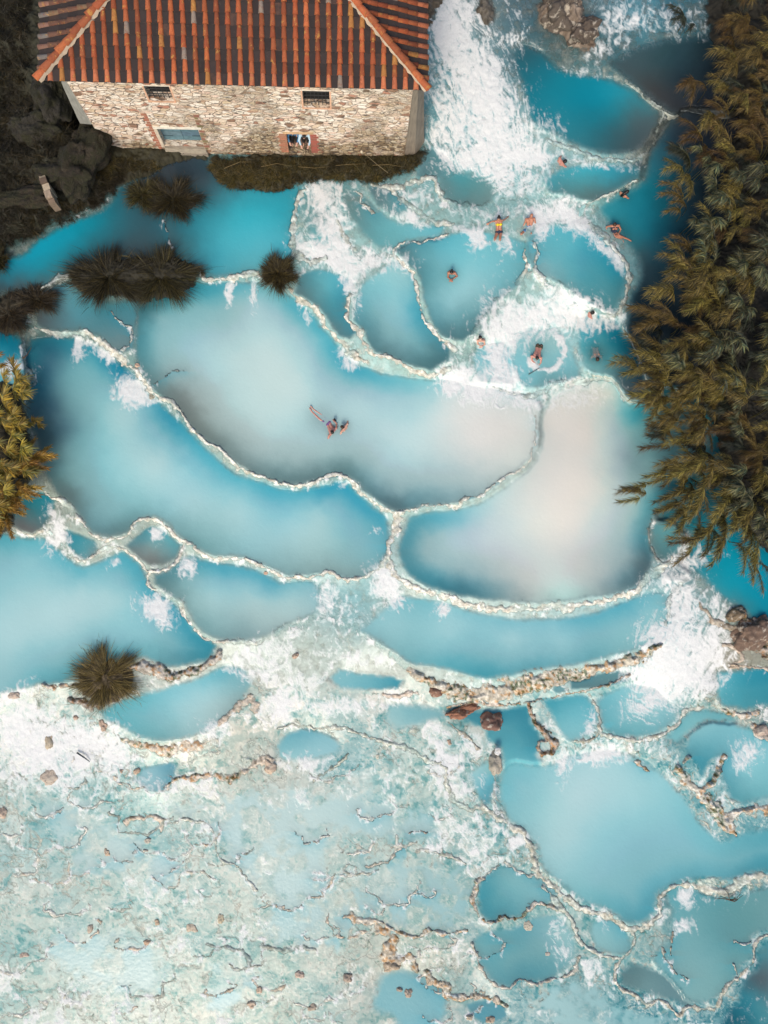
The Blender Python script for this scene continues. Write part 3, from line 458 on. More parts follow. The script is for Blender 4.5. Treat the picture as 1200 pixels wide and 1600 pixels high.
 (.14, 3.6, [(755, 1370, 1.5), (745, 1375, 1.2), (742, 1390, 2), (738, 1405, 1.6), (745, 1420, 1.1), (752, 1435), (765, 1443, 1.1), (775, 1437, 1), (788, 1432, 1.1), (805, 1437, 1), (818, 1432, 1), (825, 1420, 1.6), (838, 1412, 1.3), (860, 1415, 1.6), (878, 1420, 1.6)], (168, 156, 138)),
 (.1, 3, [(755, 1368, .8), (775, 1356, .9), (790, 1348, .9), (810, 1360, .9), (828, 1370, 1), (845, 1365, 1.4)], (180, 182, 170)),
 (.14, 3.8, [(540, 1432, 2.4), (560, 1437, 2.4), (590, 1440, 1.4), (615, 1452, 1.2), (640, 1462, 1.4), (660, 1462, 1.6), (672, 1450, 1.2), (690, 1460, 1.4), (710, 1458, 1), (730, 1453, .8)], (192, 180, 160)),
 (.14, 5, [(590, 1450, 2), (615, 1465, 2.5), (605, 1490, 3.2), (620, 1505, 2), (640, 1495, 1.5), (650, 1515, 1)], (178, 158, 130)),
 (.14, 5, [(665, 1520, 1.5), (680, 1535, 1.8), (700, 1540, 1.5), (695, 1555, 1.4), (720, 1560, 1.5), (745, 1555, 1.5), (770, 1562, 1.5), (790, 1570, 1.4)], (180, 166, 142)),
 (.12, 3, [(735, 1470, 1), (745, 1495, 1), (760, 1525, 1), (775, 1540, 1.1), (795, 1545, 1.1), (805, 1532, 1), (820, 1532, 1.1), (840, 1538, 1.1), (860, 1530, 1), (880, 1528, 1), (898, 1515, 1.5), (905, 1495, 1.5)], (180, 172, 156)),
 (.12, 3.4, [(850, 1385, 1.5), (870, 1410, 2), (895, 1440, 1.5), (905, 1470, 1.6), (925, 1485, 1.6), (950, 1495, 1.6), (975, 1495, 1.2), (988, 1478), (990, 1460), (980, 1448)], (172, 180, 168)),
 (.12, 3.4, [(975, 1495, 1), (962, 1510, 1.2), (960, 1528, 1.2), (970, 1545, 1.2), (985, 1552, 1.3), (1000, 1562, 2), (1015, 1572, 2), (1030, 1560, 1.2), (1048, 1575, 1.1), (1060, 1588, 1.1), (1075, 1570, 1.6), (1100, 1578, 2), (1120, 1570, 1.6), (1130, 1550, 1.8), (1143, 1535, 1.4), (1158, 1525, 1), (1175, 1505), (1178, 1490), (1178, 1475, 1.1), (1190, 1462, 1.3), (1210, 1458, 1.3)], (178, 174, 158)),
 (.1, 2.5, [(1040, 1490, .7), (1035, 1480), (1040, 1500), (1060, 1520, .8), (1075, 1530, .7)], (160, 160, 148)),
 (.12, 2.6, [(1052, 1455, 1), (1050, 1475, 1.2), (1050, 1492, 1)], (140, 120, 100)),
 (.1, 2, [(1145, 1505, 1), (1150, 1520, .8), (1155, 1530, .8)], (160, 155, 140)),
 (.12, 2.6, [(1148, 1473, 1), (1160, 1476, 1.3), (1172, 1472, .8)], (200, 198, 188)),
 # lower centre
 (.12, 6, [(345, 1130, 1.2), (370, 1108, 1.5), (390, 1092, 1.5), (400, 1110, 1.5)], (184, 164, 144)),
 (.14, 7, [(185, 1150, .7), (205, 1162, 1), (230, 1168, 1.2), (262, 1172, 1.9), (285, 1168, 2), (310, 1165, 1.6)], (194, 174, 150)),
 (.14, 5, [(258, 1232, .7), (280, 1215, 1), (300, 1215, 1.5), (330, 1212, 1.9), (360, 1215, 1.9), (385, 1205, 1.2)], (190, 168, 145)),
 (.1, 5, [(380, 1205, 1), (400, 1195, 1.5), (420, 1180, 1.8), (425, 1195, 1)], (185, 165, 142)),
 (.08, 3, [(435, 1140, .8), (460, 1132, 1), (490, 1140, 1), (520, 1135, 1.6), (560, 1145, 1.8), (600, 1160, 1.6), (640, 1172, 2.2), (670, 1190, 2), (695, 1200, 1.6), (698, 1230, 1.6), (710, 1252, 2.2), (735, 1262, 2), (760, 1265, 1.4)], (184, 188, 172)),
 (.08, 3, [(490, 1220, 1.4), (510, 1205, 1.3), (530, 1192, 1.3), (542, 1178, 1)], (180, 186, 165)),
 (.08, 5, [(600, 1085, 1.1), (625, 1088, 1.1), (650, 1082, 1)], (192, 170, 152)),
 (.08, 3, [(700, 1130, 1), (720, 1145, 1.5), (738, 1158, 1.8), (750, 1172, 1.5)], (175, 165, 145)),
 (.06, 2, [(773, 1208, .9), (773, 1235, .9), (772, 1260, 1.2), (780, 1275, 2)], (150, 170, 160)),
 (.08, 4, [(575, 1355, 1), (590, 1352, 1), (605, 1345, 1.2), (618, 1332, 1.4), (630, 1325, 1)], (184, 172, 155)),
 (.06, 2.5, [(640, 1302, 1), (655, 1298, 1), (668, 1300, 1.2)], (160, 130, 110)),
 (.06, 3, [(650, 1330, 1.2), (668, 1330, 1.5), (690, 1335, 1.5), (715, 1340, 1.4), (728, 1350, 1)], (175, 178, 165)),
 (.08, 4, [(195, 1285, 1.2), (215, 1278, 1.6), (235, 1275, 1.4), (250, 1285, 1.5), (252, 1302, 1)], (194, 172, 148)),
 (.06, 2.4, [(255, 1290), (285, 1282, 1.4), (318, 1285, 1.4), (332, 1300), (338, 1325), (345, 1345, 1.6), (365, 1352), (385, 1372), (400, 1390, 1.2)], (192, 196, 182)),
 (.05, 2, [(240, 1370), (262, 1388), (278, 1385), (285, 1365), (310, 1362), (335, 1372)], (196, 190, 170)),
 (.06, 3, [(325, 1478, 1.2), (340, 1480, 1), (360, 1482, 1.5), (378, 1485, 1.8), (388, 1500, 2), (390, 1512, 1)], (120, 135, 130)),
 (.06, 3, [(410, 1478, 1.6), (440, 1485, 2), (470, 1480, 2), (495, 1485, 1)], (128, 140, 130)),
 (.08, 8, [(1095, 945, .6), (1105, 960, .8), (1120, 972, .9), (1140, 980, 1.1), (1155, 982, 1.0)], (125, 108, 88)),
 (.3, 10, [(1160, 960, .8), (1170, 975, 1.6), (1185, 990, 2.2), (1205, 1000, 2.4), (1200, 1020, 2)], (118, 98, 84)),
 (.1, 5, [(1130, 1008, 1), (1150, 1012, 1), (1160, 1030, 1), (1140, 1040, .8), (1170, 1043, .8), (1210, 1045, .8)], (150, 128, 108)),
]
# the small scalloped terracettes of the lower apron, each a broken arc holding its own little pool
ra = random.Random(44); tries = 0; placed = []
while len(placed) < 64 and tries < 4000:
    tries += 1; cu, cv = ra.uniform(-10, 1010), ra.uniform(1180, 1610); r_ = ra.choice([11, 15, 20, 27, 36])*ra.uniform(.8, 1.2)
    if cu > 700 and not (cv > 1450 and cu < 740): continue
    if any(math.hypot(cu-a_, cv-b_) < (r_+c_)*.72 for a_, b_, c_ in placed): continue
    placed.append((cu, cv, r_)); a0 = ra.uniform(-.9, .2); a1 = a0+ra.uniform(2.2, 4.2); n_ = int(7+r_/5); pts = []
    ph = ra.uniform(0, 6)
    for k_ in range(n_):
        q_ = a0+(a1-a0)*k_/(n_-1); rr_ = r_*(1+.16*math.sin(q_*3+ph)+.10*math.sin(q_*7+ph*2)+ra.uniform(-.07, .07))
        pts.append((cu+math.cos(q_)*rr_*1.35, cv+math.sin(q_)*rr_*.8, ra.uniform(.5, 1.5)*(1-.6*abs(2*k_/(n_-1)-1)**3)))
    RIMS.append((ra.choice([.015, .025, .035, .05]), ra.uniform(1.9, 3.6), pts, ra.choice([CR, CR, (206, 204, 190), (196, 170, 142), (150, 156, 142)])))
ARCS = placed
# foam: (u, v, rx, ry, angle deg, strength)
FOAM = [
 (690, 318, 40, 12, 15, .4), (850, 322, 55, 10, -6, .5), (770, 335, 50, 10, 0, .4), (640, 300, 30, 12, 0, .4), (780, 470, 26, 34, 35, .45), (735, 540, 24, 22, 0, .4), (600, 402, 40, 14, 0, .45), (570, 400, 30, 20, 0, .35), (940, 480, 30, 14, 30, .4), (880, 460, 40, 12, 25, .5), (960, 400, 12, 30, -20, .4), (560, 470, 10, 26, 0, .6), (900, 600, 60, 12, 0, .45), (835, 645, 20, 30, 0, .35),
 (705, 10, 26, 40, 0, .9), (712, 60, 34, 40, -20, .85), (740, 110, 42, 45, -25, 1.0), (765, 165, 45, 50, -15, 1.05), (780, 225, 45, 40, 0, 1.0), (830, 245, 40, 18, 8, .9), (700, 200, 28, 40, 0, .55), (685, 130, 20, 70, 0, .42), (690, 215, 30, 25, 0, .45),
 (785, 280, 22, 22, 0, .6), (830, 285, 40, 22, 0, .5), (810, 300, 25, 12, 0, .35), (730, 250, 45, 14, 8, .65), (750, 268, 35, 9, 5, .5), (800, 60, 22, 15, 0, .45), (735, 20, 30, 25, 0, .45), (810, 20, 20, 35, 0, .4), (860, 205, 30, 25, 20, .45),
 (960, 40, 45, 35, -35, .55), (930, 80, 25, 14, -35, .6), (1030, 25, 70, 22, -5, .45), (1080, 40, 40, 20, 0, .3), (905, 112, 45, 8, 10, .45), (960, 262, 45, 7, 2, .5), (900, 250, 40, 8, 10, .5),
 (870, 335, 45, 16, -8, .95), (842, 360, 18, 20, 0, .8), (745, 372, 18, 22, 0, .95), (790, 380, 14, 22, 0, .75), (720, 358, 18, 8, 0, .7), (905, 350, 25, 18, 35, .8), (940, 385, 30, 10, 50, .7), (965, 405, 14, 8, 50, .6),
 (860, 490, 60, 32, 5, .75), (800, 510, 45, 30, -10, .9), (780, 545, 20, 40, 0, .75), (910, 500, 35, 20, 20, .6), (880, 545, 18, 22, 0, .3), (945, 505, 22, 12, 0, .5), (790, 590, 22, 25, 0, .7), (720, 590, 25, 25, 0, .7), (745, 600, 25, 25, 0, .55), (900, 470, 40, 12, 25, .5), (920, 560, 15, 25, 0, .2),
 (760, 610, 40, 22, 0, .75), (900, 620, 60, 22, 0, .6), (700, 600, 25, 14, 0, .7), (820, 630, 60, 12, 0, .4),
 (515, 320, 28, 30, -30, .55), (510, 345, 20, 22, 0, .55), (525, 375, 25, 30, 10, .75), (548, 415, 30, 18, 20, .8), (545, 440, 10, 22, 0, .95), (500, 400, 35, 16, 20, .65), (470, 370, 22, 30, 0, .4), (500, 295, 22, 18, 0, .55), (555, 300, 30, 14, 0, .3), (600, 410, 40, 20, 0, .35), (480, 310, 15, 18, 0, .4), (632, 415, 14, 9, 0, .5), (640, 330, 30, 12, 20, .5), (640, 345, 30, 8, 25, .6), (670, 300, 30, 18, 0, .25), (600, 290, 40, 12, 0, .3), (760, 330, 60, 12, 0, .2),
 (360, 458, 7, 22, 0, .95), (396, 450, 7, 22, 0, .85), (395, 480, 10, 25, 0, .3), (340, 440, 6, 8, 0, .5), (480, 490, 12, 14, 0, .6), (548, 568, 15, 14, 0, .8), (535, 550, 14, 10, 0, .6),
 (122, 545, 11, 22, 0, .9), (168, 556, 16, 10, 25, .9), (205, 605, 26, 24, 15, 1.05), (222, 628, 18, 12, 0, .7), (140, 540, 16, 10, 0, .6), (281, 650, 8, 8, 0, .5),
 (292, 886, 14, 20, 0, .95), (246, 832, 9, 16, 0, .85), (245, 950, 28, 24, 10, .9), (258, 968, 16, 18, 0, .5), (178, 878, 12, 12, 0, .5), (92, 828, 18, 40, -15, .8), (75, 850, 15, 14, 0, .5), (165, 855, 22, 10, 0, .6), (10, 575, 28, 14, 0, .8), (55, 590, 8, 20, 0, .4), (210, 823, 10, 8, 0, .4),
 (605, 915, 22, 28, -20, .9), (600, 895, 22, 16, 0, .6), (692, 952, 13, 13, 0, .8), (510, 930, 16, 30, 0, .55), (590, 828, 14, 7, 0, .5), (620, 945, 18, 18, 0, .5), (480, 762, 5, 9, 0, .5), (533, 757, 10, 6, 0, .5), (800, 958, 10, 8, 0, .5), (870, 962, 20, 8, 0, .3),
 (380, 1030, 35, 22, -10, .75), (430, 1010, 40, 20, 0, .6), (400, 1055, 25, 10, 0, .5), (440, 1100, 30, 22, 0, .7), (510, 1105, 35, 20, 0, .75), (560, 1100, 35, 16, 0, .6), (550, 1030, 45, 16, 10, .65), (480, 1060, 30, 18, 0, .55), (600, 1030, 30, 10, 30, .5), (330, 1140, 30, 20, 0, .35),
 (1060, 1040, 62, 50, -25, .88), (1020, 1080, 35, 28, -20, .7), (1095, 1020, 35, 30, 0, .75), (1050, 1000, 50, 25, 0, .75), (1055, 960, 22, 40, 0, .65), (1080, 930, 35, 35, 0, .55), (1020, 1045, 40, 16, -15, .8), (1100, 1060, 20, 22, 0, .7), (1000, 1110, 25, 25, 0, .4), (1085, 870, 30, 22, -15, .55), (1060, 880, 20, 20, 0, .3), (1020, 905, 30, 15, -30, .5), (1120, 990, 20, 20, 0, .4), (1110, 870, 35, 10, -10, .35),
 (940, 1178, 50, 18, -12, .85), (880, 1195, 10, 30, 0, .55), (925, 1130, 14, 35, 0, .6), (1010, 1165, 25, 10, 0, .4), (1160, 1180, 22, 28, 30, .7), (1190, 1175, 15, 15, 0, .3), (860, 1185, 20, 15, 0, .3), (1180, 1110, 20, 10, 0, .3),
 (60, 1150, 50, 45, 0, .8), (30, 1130, 35, 35, 0, .75), (140, 1160, 45, 35, 0, .85), (180, 1180, 25, 35, 0, .75), (100, 1200, 60, 40, 0, .55), (20, 1220, 40, 40, 0, .45), (50, 1080, 30, 18, 0, .5), (330, 1150, 20, 25, 0, .5), (230, 1230, 60, 25, 0, .4), (700, 1180, 40, 30, 20, .5), (740, 1235, 30, 25, 30, .45), (690, 1215, 18, 30, 0, .6), (450, 1250, 60, 18, 0, .25), (600, 1280, 60, 25, 0, .25), (480, 1195, 40, 18, 0, .7), (580, 1200, 25, 20, 0, .4),
 (810, 1315, 18, 14, 0, .9), (800, 1340, 20, 14, 0, .3), (940, 1430, 25, 12, 35, .7), (1070, 1400, 14, 16, 0, .8), (1068, 1450, 16, 12, 0, .8), (880, 1440, 20, 30, 20, .4), (870, 1480, 18, 30, 0, .35), (1045, 1505, 10, 8, 0, .5), (1060, 1585, 60, 20, 0, .2), (1170, 1580, 40, 30, 0, .25), (885, 1395, 30, 10, 30, .5), (1010, 1560, 25, 12, 0, .4), (1100, 1410, 40, 20, 0, .3), (1160, 1395, 30, 14, 0, .35), (910, 1510, 30, 25, 0, .3),
]
# land: (height m, outline, sRGB, rough noise m)
LAND = [
 (.06, [(120, -60), (660, -60), (652, 90), (645, 215), (500, 215), (340, 215), (200, 205), (150, 120)], (90, 80, 66), .05),
 (1.1, [(-90, -90), (150, -90), (150, 120), (150, 200), (185, 245), (245, 256), (215, 275), (185, 290), (160, 315), (110, 340), (55, 365), (10, 385), (-30, 395), (-90, 395)], (38, 38, 22), .5),
 (.35, [(140, 200), (330, 235), (250, 268), (190, 285), (150, 300)], (44, 42, 22), .2),
 (.16, [(325, 244), (430, 238), (560, 236), (664, 226), (664, 250), (640, 268), (600, 285), (540, 282), (480, 285), (440, 300), (380, 300), (345, 290), (325, 265)], (48, 44, 24), .25),
 (.3, [(105, 425), (130, 405), (200, 395), (280, 395), (312, 415), (305, 450), (250, 470), (180, 468), (120, 455)], (36, 33, 18), .15),
 (.25, [(200, 290), (260, 285), (310, 305), (300, 335), (240, 335), (205, 320)], (36, 34, 22), .15),
 (.25, [(408, 415), (430, 402), (455, 410), (458, 440), (440, 452), (415, 445)], (58, 46, 28), .15),
 (.35, [(-20, 470), (20, 455), (60, 455), (75, 470), (45, 490), (35, 520), (10, 525), (-20, 510)], (52, 46, 28), .2),
 (.5, [(1085, -90), (1290, -90), (1290, 700), (1290, 900), (1205, 880), (1160, 830), (1130, 780), (1120, 700), (1095, 640), (1080, 540), (1095, 430), (1140, 330), (1130, 250), (1150, 180), (1110, 60)], (30, 28, 18), .4),
 (.5, [(-90, 640), (10, 590), (40, 640), (50, 700), (40, 770), (5, 840), (-90, 850)], (48, 44, 28), .3),
 (.3, [(125, 1045), (160, 1030), (205, 1045), (205, 1085), (160, 1100), (125, 1085)], (85, 72, 52), .1),
 (.8, [(840, -20), (875, -30), (905, -10), (915, 30), (932, 55), (925, 75), (905, 82), (885, 70), (862, 45), (842, 30)], (118, 104, 90), .6),
 (.3, [(745, -20), (765, -10), (775, 30), (760, 45), (745, 30)], (90, 84, 74), .3),
]

baseL = np.interp(Vv, [-90, 60, 150, 250, 450, 800, 1000, 1150, 1400, 1680], [3.0, 2.6, 2.2, 1.65, 1.2, .25, -.2, -1.0, -1.5, -1.95])
LV = baseL.copy(); known = np.zeros(U.shape, bool)
WC = rbf(UW[::3, ::3], VW[::3, ::3], FILM, 14.); WC = np.repeat(np.repeat(WC, 3, 0), 3, 1)[:NV, :NU]; up_ = (sst(720, 600, Vv)*sst(220, 260, Vv))[..., None]; WC = WC+up_*np.array((-14, 3, 8.))                         # water colour, sRGB 0..255
PM = np.zeros(U.shape); DEP = np.zeros(U.shape)         # pool mask, depth
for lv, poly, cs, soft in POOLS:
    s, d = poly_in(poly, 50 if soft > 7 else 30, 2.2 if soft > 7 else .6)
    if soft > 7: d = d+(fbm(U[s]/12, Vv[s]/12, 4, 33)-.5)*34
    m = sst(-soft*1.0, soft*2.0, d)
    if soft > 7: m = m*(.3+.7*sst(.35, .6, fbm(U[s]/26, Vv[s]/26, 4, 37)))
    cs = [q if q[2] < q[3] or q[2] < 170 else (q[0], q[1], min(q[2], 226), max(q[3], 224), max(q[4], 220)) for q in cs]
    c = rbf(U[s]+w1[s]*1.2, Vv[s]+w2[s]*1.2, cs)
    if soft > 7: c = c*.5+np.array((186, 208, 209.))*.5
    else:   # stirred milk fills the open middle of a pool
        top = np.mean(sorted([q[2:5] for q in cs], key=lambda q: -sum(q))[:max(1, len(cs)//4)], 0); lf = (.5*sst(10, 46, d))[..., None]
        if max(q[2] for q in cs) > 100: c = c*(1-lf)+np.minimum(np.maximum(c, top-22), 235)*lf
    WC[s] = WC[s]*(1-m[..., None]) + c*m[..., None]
    PM[s] = np.maximum(PM[s]*(1-m), m); DEP[s] = np.where(d > 0, d, DEP[s])
    if soft <= 7: LV[s] = np.where(d > -2, lv, LV[s]); known[s] |= d > -2
s, d = poly_in([(120, 190), (300, 200), (500, 200), (630, 200), (650, 225), (640, 250), (560, 262), (440, 268), (330, 262), (200, 262), (140, 200)], 30, .2)
LV[s] = np.where(d > 0, 1.12, LV[s]); known[s] |= d > 0
# let levels flow smoothly between pools
k = 6
Lc = LV[::k, ::k].copy(); Kc = known[::k, ::k]; L0 = Lc.copy()
for it in range(260):
    A = np.pad(Lc, 1, mode='edge'); B = (A[:-2, 1:-1]+A[2:, 1:-1]+A[1:-1, :-2]+A[1:-1, 2:])/4
    Lc = np.where(Kc, L0, B*.985+baseL[::k, ::k]*.015)
yi = np.minimum(np.arange(NV)/k, Lc.shape[0]-1.001); xi = np.minimum(np.arange(NU)/k, Lc.shape[1]-1.001)
y0 = yi.astype(int); x0 = xi.astype(int); fy = (yi-y0)[:, None]; fx = (xi-x0)[None]
Lu = (Lc[y0][:, x0]*(1-fx)+Lc[y0][:, x0+1]*fx)*(1-fy)+(Lc[y0+1][:, x0]*(1-fx)+Lc[y0+1][:, x0+1]*fx)*fy
LV = np.where(known, LV, Lu)
def blur(A, n):
    for _ in range(n):
        B = np.pad(A, 1, mode='edge'); A = (B[:-2, 1:-1]+B[2:, 1:-1]+B[1:-1, :-2]+B[1:-1, 2:]+2*A)/6
    return A
LVs = blur(LV, 3)
def level(u, v):
    j = int(np.clip((u+70)/ST, 0, NU-1)); i = int(np.clip((v+70)/ST, 0, NV-1)); return float(LVs[i, j])

# travertine bed height relative to the water and its colour
nz = fbm(U/9, Vv/9, 4, 41); nz2 = fbm(U/3.2, Vv/3.2, 3, 51); nb = fbm(U/60, Vv/60, 3, 61)
low = sst(1040, 1100, Vv)
f1, f2 = worley((U+w1*3)/34, (Vv+w2*3)/34, 5); vein = np.exp(-((f2-f1)/.09)**2)
f1b, f2b = worley((U+w1*2)/15, (Vv+w2*2)/15, 8); vein2 = np.exp(-((f2b-f1b)/.12)**2)
film = (nz-.5)*.12+(nz2-.5)*.035-.035
film = film + low*(vein*.07*sst(.4, .6, fbm(U/45, Vv/45, 2, 71)) + vein2*.045*sst(.5, .62, fbm(U/50, Vv/50, 2, 72)) + (nb-.5)*.10)
film = film - (1-low)*.045 - low*.07*sst(.3, .6, fbm(U/70, Vv/70, 2, 77))-low*.025
# crusted lower terraces: a broken net of little rims, veils of milk and specks
wx = (fbm(U/26, Vv/26, 4, 201)-.5)*60; wy = (fbm(U/26, Vv/26, 4, 207)-.5)*60
def net(sc, wd, sd_):
    a1, a2 = worley((U+wx)/sc+sd_, (Vv+wy)/sc, sd_); return np.exp(-((a2-a1)*sc/wd)**2)
nA = net(58, 4.2, 211)*sst(.40, .56, fbm(U/40, Vv/40, 3, 213)); nB = net(27, 2.6, 217)*sst(.44, .58, fbm(U/30, Vv/30, 3, 219)); nC = net(13, 1.9, 223)*sst(.48, .60, fbm(U/36, Vv/36, 3, 227))
rg = 1-np.abs(2*fbm((U+wx*.3)/9, (Vv+wy*.3)/9, 4, 231)-1); veil = sst(.46, .64, fbm((U+wx)/34, (Vv+wy)/34, 4, 235)); veil2 = sst(.46, .66, fbm((U+wx*.6)/12, (Vv+wy*.6)/12, 4, 239))
speck = sst(.60, .70, fbm(U/3.4, Vv/3.4, 3, 243))*sst(.42, .60, fbm(U/24, Vv/24, 3, 247))
CRZ = (low*.98+.02)*(1-PM)*(1-.0)
arcp = np.zeros(U.shape)
for a_, b_, c_ in ARCS:
    s = win(np.array([(a_-2*c_, b_-2*c_), (a_+2*c_, b_+2*c_)]), 3); g = np.exp(-(((UW[s]-a_)/(c_*1.25))**2+((VW[s]-b_+c_*.1)/(c_*.72))**2)**1.5); arcp[s] = np.maximum(arcp[s], g*(.5+.5*((a_*7+b_*3) % 10)/10))
NET = np.clip(nA+nB*.8+nC*.55, 0, 1)
milk = low*sst(1180, 1260, Vv+(U-560)*-.12)*sst(760, 560, U+w1*6)
film = film*(1-.6*milk)-.045*milk+low*(NET*.085-.046)
WC = WC+(CRZ*(1-.35*milk)*(veil*28+veil2*26-20))[..., None]*np.array((1.25, .72, .62))
WC = WC*(1-(CRZ*NET*.75)[..., None])+np.array((222, 229, 222.))*(CRZ*NET*.75)[..., None]
WC = WC-(CRZ*speck*.8)[..., None]*np.array((60, 30, 28.))
WC = WC-(CRZ*arcp)[..., None]*np.array((34, 16, 10.))
lace = CRZ*sst(.925, .985, 1-np.abs(2*fbm((U+wx*.5)/15, (Vv+wy*.5)/12, 4, 251, .6)-1))*sst(.40, .58, fbm(U/48, Vv/48, 3, 253))
WC = WC*(1-.7*lace[..., None])+np.array((232, 236, 230.))*.7*lace[..., None]
lsh = CRZ*sst(.52, .68, fbm((U+wx*.4)/11+60, (Vv+wy*.4)/9, 4, 257))*sst(.45, .62, fbm(U/55+9, Vv/55, 3, 259))  # teal-grey shadow patches painted into the film colour
WC = WC-lsh[..., None]*np.array((58, 30, 26.))
HB = film*(1-PM) + PM*(-.08-.7*sst(0, 45, DEP))
BC = np.zeros(U.shape+(3,)); BC[:] = (206, 210, 198)
mix1 = sst(.45, .75, fbm(U/22, Vv/22, 3, 81))[..., None]
BC = BC*(1-mix1*.6)+np.array((184, 200, 188.))*mix1*.6
mix2 = (sst(.57, .70, fbm(U/13, Vv/13, 4, 91))*sst(900, 1050, Vv))[..., None]
BC = BC*(1-mix2*.3)+np.array((200, 178, 152.))*mix2*.3
BC = BC-(speck*low)[..., None]*np.array((78, 66, 70.))
mix3 = (sst(.56, .66, fbm(U/5.5, Vv/5.5, 3, 95))*.55)[..., None]
BC = BC*(1-mix3)+np.array((140, 152, 138.))*mix3
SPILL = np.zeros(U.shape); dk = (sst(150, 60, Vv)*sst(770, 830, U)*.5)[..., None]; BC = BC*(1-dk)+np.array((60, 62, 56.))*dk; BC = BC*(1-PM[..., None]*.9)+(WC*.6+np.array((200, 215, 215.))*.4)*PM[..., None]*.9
for hh, hw, pts, cc in RIMS:
    p = crom([tuple(q)+((1.,) if len(q) < 3 else ()) for q in pts], 7)
    s, D, DV, Wd = line_dist(p, 40, .8)
    D = D+(fbm(U[s]/6, Vv[s]/6, 3, 341)-.5)*(3.2+hw*Wd*.35); wv = hw*Wd*(.16+.84*nz[s]); t = D/wv
    wide = np.clip((Wd-1.7)/1.3, 0, 1)*(hh < .14); sub = sst(.60, .50, fbm(U[s]/22, Vv[s]/22, 2, 313))
    up = hh*(.25+.5*sub)*(1-wide*.8)*(1-t**2*.9)-wide*.045+(nz2[s]-.5)*(.10 if hh > .121 else .055)+(nz[s]-.5)*.08-.016
    f = sst(1.5, .8, t)
    HB[s] = np.where(t < 1.5, np.maximum(HB[s], HB[s]*(1-f)+up*f), HB[s])
    cf = sst(1.35, 1.0, t)[..., None]
    q1 = fbm(U[s]/4.2, Vv[s]/4.2, 3, 15); tex = (q1-.5)[..., None]*120
    gsp = sst(.54, .66, fbm(U[s]/3.6+90, Vv[s]/3.6, 3, 331))*sst(.38, .6, fbm(U[s]/30, Vv[s]/30, 2, 333)+.25*(hh > .3)); osp = sst(.56, .68, fbm(U[s]/5+30, Vv[s]/5, 3, 337))
    kk = .22+.78*(hh >= .13)
    tex = tex-(gsp*kk)[..., None]*np.array((88, 70, 80.))-(osp*kk*.8)[..., None]*np.array((4, 38, 66.))
    BC[s] = BC[s]*(1-cf)+(np.array(cc, float)*.6+np.array((205, 208, 200.))*.4+tex*(1-.5*wide[..., None])-wide[..., None]*np.array((40, 8, 2.)))*cf
    if hh <= .06: SPILL[s] = np.maximum(SPILL[s], .62*np.exp(-(D/(wv+2.5))**2)*sst(.35, .6, fbm(U[s]/18, Vv[s]/18, 3, 351))*low[s])
    if hh <= .14:
        sp_ = sst(.5, .68, fbm(U[s]/7+40, Vv[s]/16, 3, 317))*np.exp(-(np.maximum(D-wv*.5, 0)/7.)**2)*(DV > 0)*sst(.4, .62, fbm(U[s]/40, Vv[s]/40, 2, 319))
        SPILL[s] = np.maximum(SPILL[s], sp_*.8)
    # pool water hugging the rim: turbid settled milk clears at the wall
    e = .55*np.exp(-np.maximum(D-wv, 0)/9.0)*np.minimum(Wd+.3, 1)*sst(.2, .7, PM[s])
    tint = np.where((DV > 0)[..., None], np.array((35, 140, 168.)), np.array((92, 112, 116.)))
    WC[s] = WC[s]*(1-.5*e[..., None])+tint*.5*e[..., None]
LM = np.zeros(U.shape)
for hh, poly, cc, rn in LAND:
    s, d = poly_in(poly, 40, 1.6)
    m = sst(-3, 14, d)
    n_ = fbm(U[s]/30, Vv[s]/30, 4, 101)
    HB[s] = HB[s]*(1-m)+m*(hh*sst(0, 40, d)+.12+(n_-.5)*2*rn+(nz2[s]-.5)*.12)
    cf = sst(-4, 3, d)[..., None]
    tex = (fbm(U[s]/6, Vv[s]/6, 4, 105)-.5)[..., None]*np.mean(cc)*.9
    BC[s] = BC[s]*(1-cf)+(np.array(cc, float)+tex)*cf; LM[s] = np.maximum(LM[s], cf[..., 0])
FOAM += [(852+29*math.cos(R(q_)), 548+30*math.sin(R(q_)), 4.2, 4.2, 0, .62) for q_ in range(-60, 150, 8)]+[(x_, y_, 5, 4, 0, .55) for x_, y_ in ((818, 556), (824, 564), (831, 571), (836, 577))]
F = np.zeros(U.shape)
for fu, fv, rx, ry, an, st in FOAM:
    q = np.array([(fu-2.2*max(rx, ry), fv-2.2*max(rx, ry)), (fu+2.2*max(rx, ry), fv+2.2*max(rx, ry))]); s = win(q, 4)
    ca, sa = math.cos(R(an)), math.sin(R(an)); x = UW[s]-fu; y = VW[s]-fv
    a_ = (x*ca+y*sa)/rx; b_ = (-x*sa+y*ca)/ry
    F[s] = 1-(1-F[s])*(1-np.clip(st*np.exp(-(a_*a_+b_*b_)*.8), 0, .97))
# pale rock under a film also looks whitish; foam density to a gentle relief
F = np.maximum(F, SPILL); F = 1-(1-F)*(1-sst(225, 270, Vv)*(low+.75*(1-low))*(1-PM)*(1-LM)*(.46*veil+.14*veil2)*sst(.37, .54, fbm(U/70+3, Vv/70, 3, 421)))
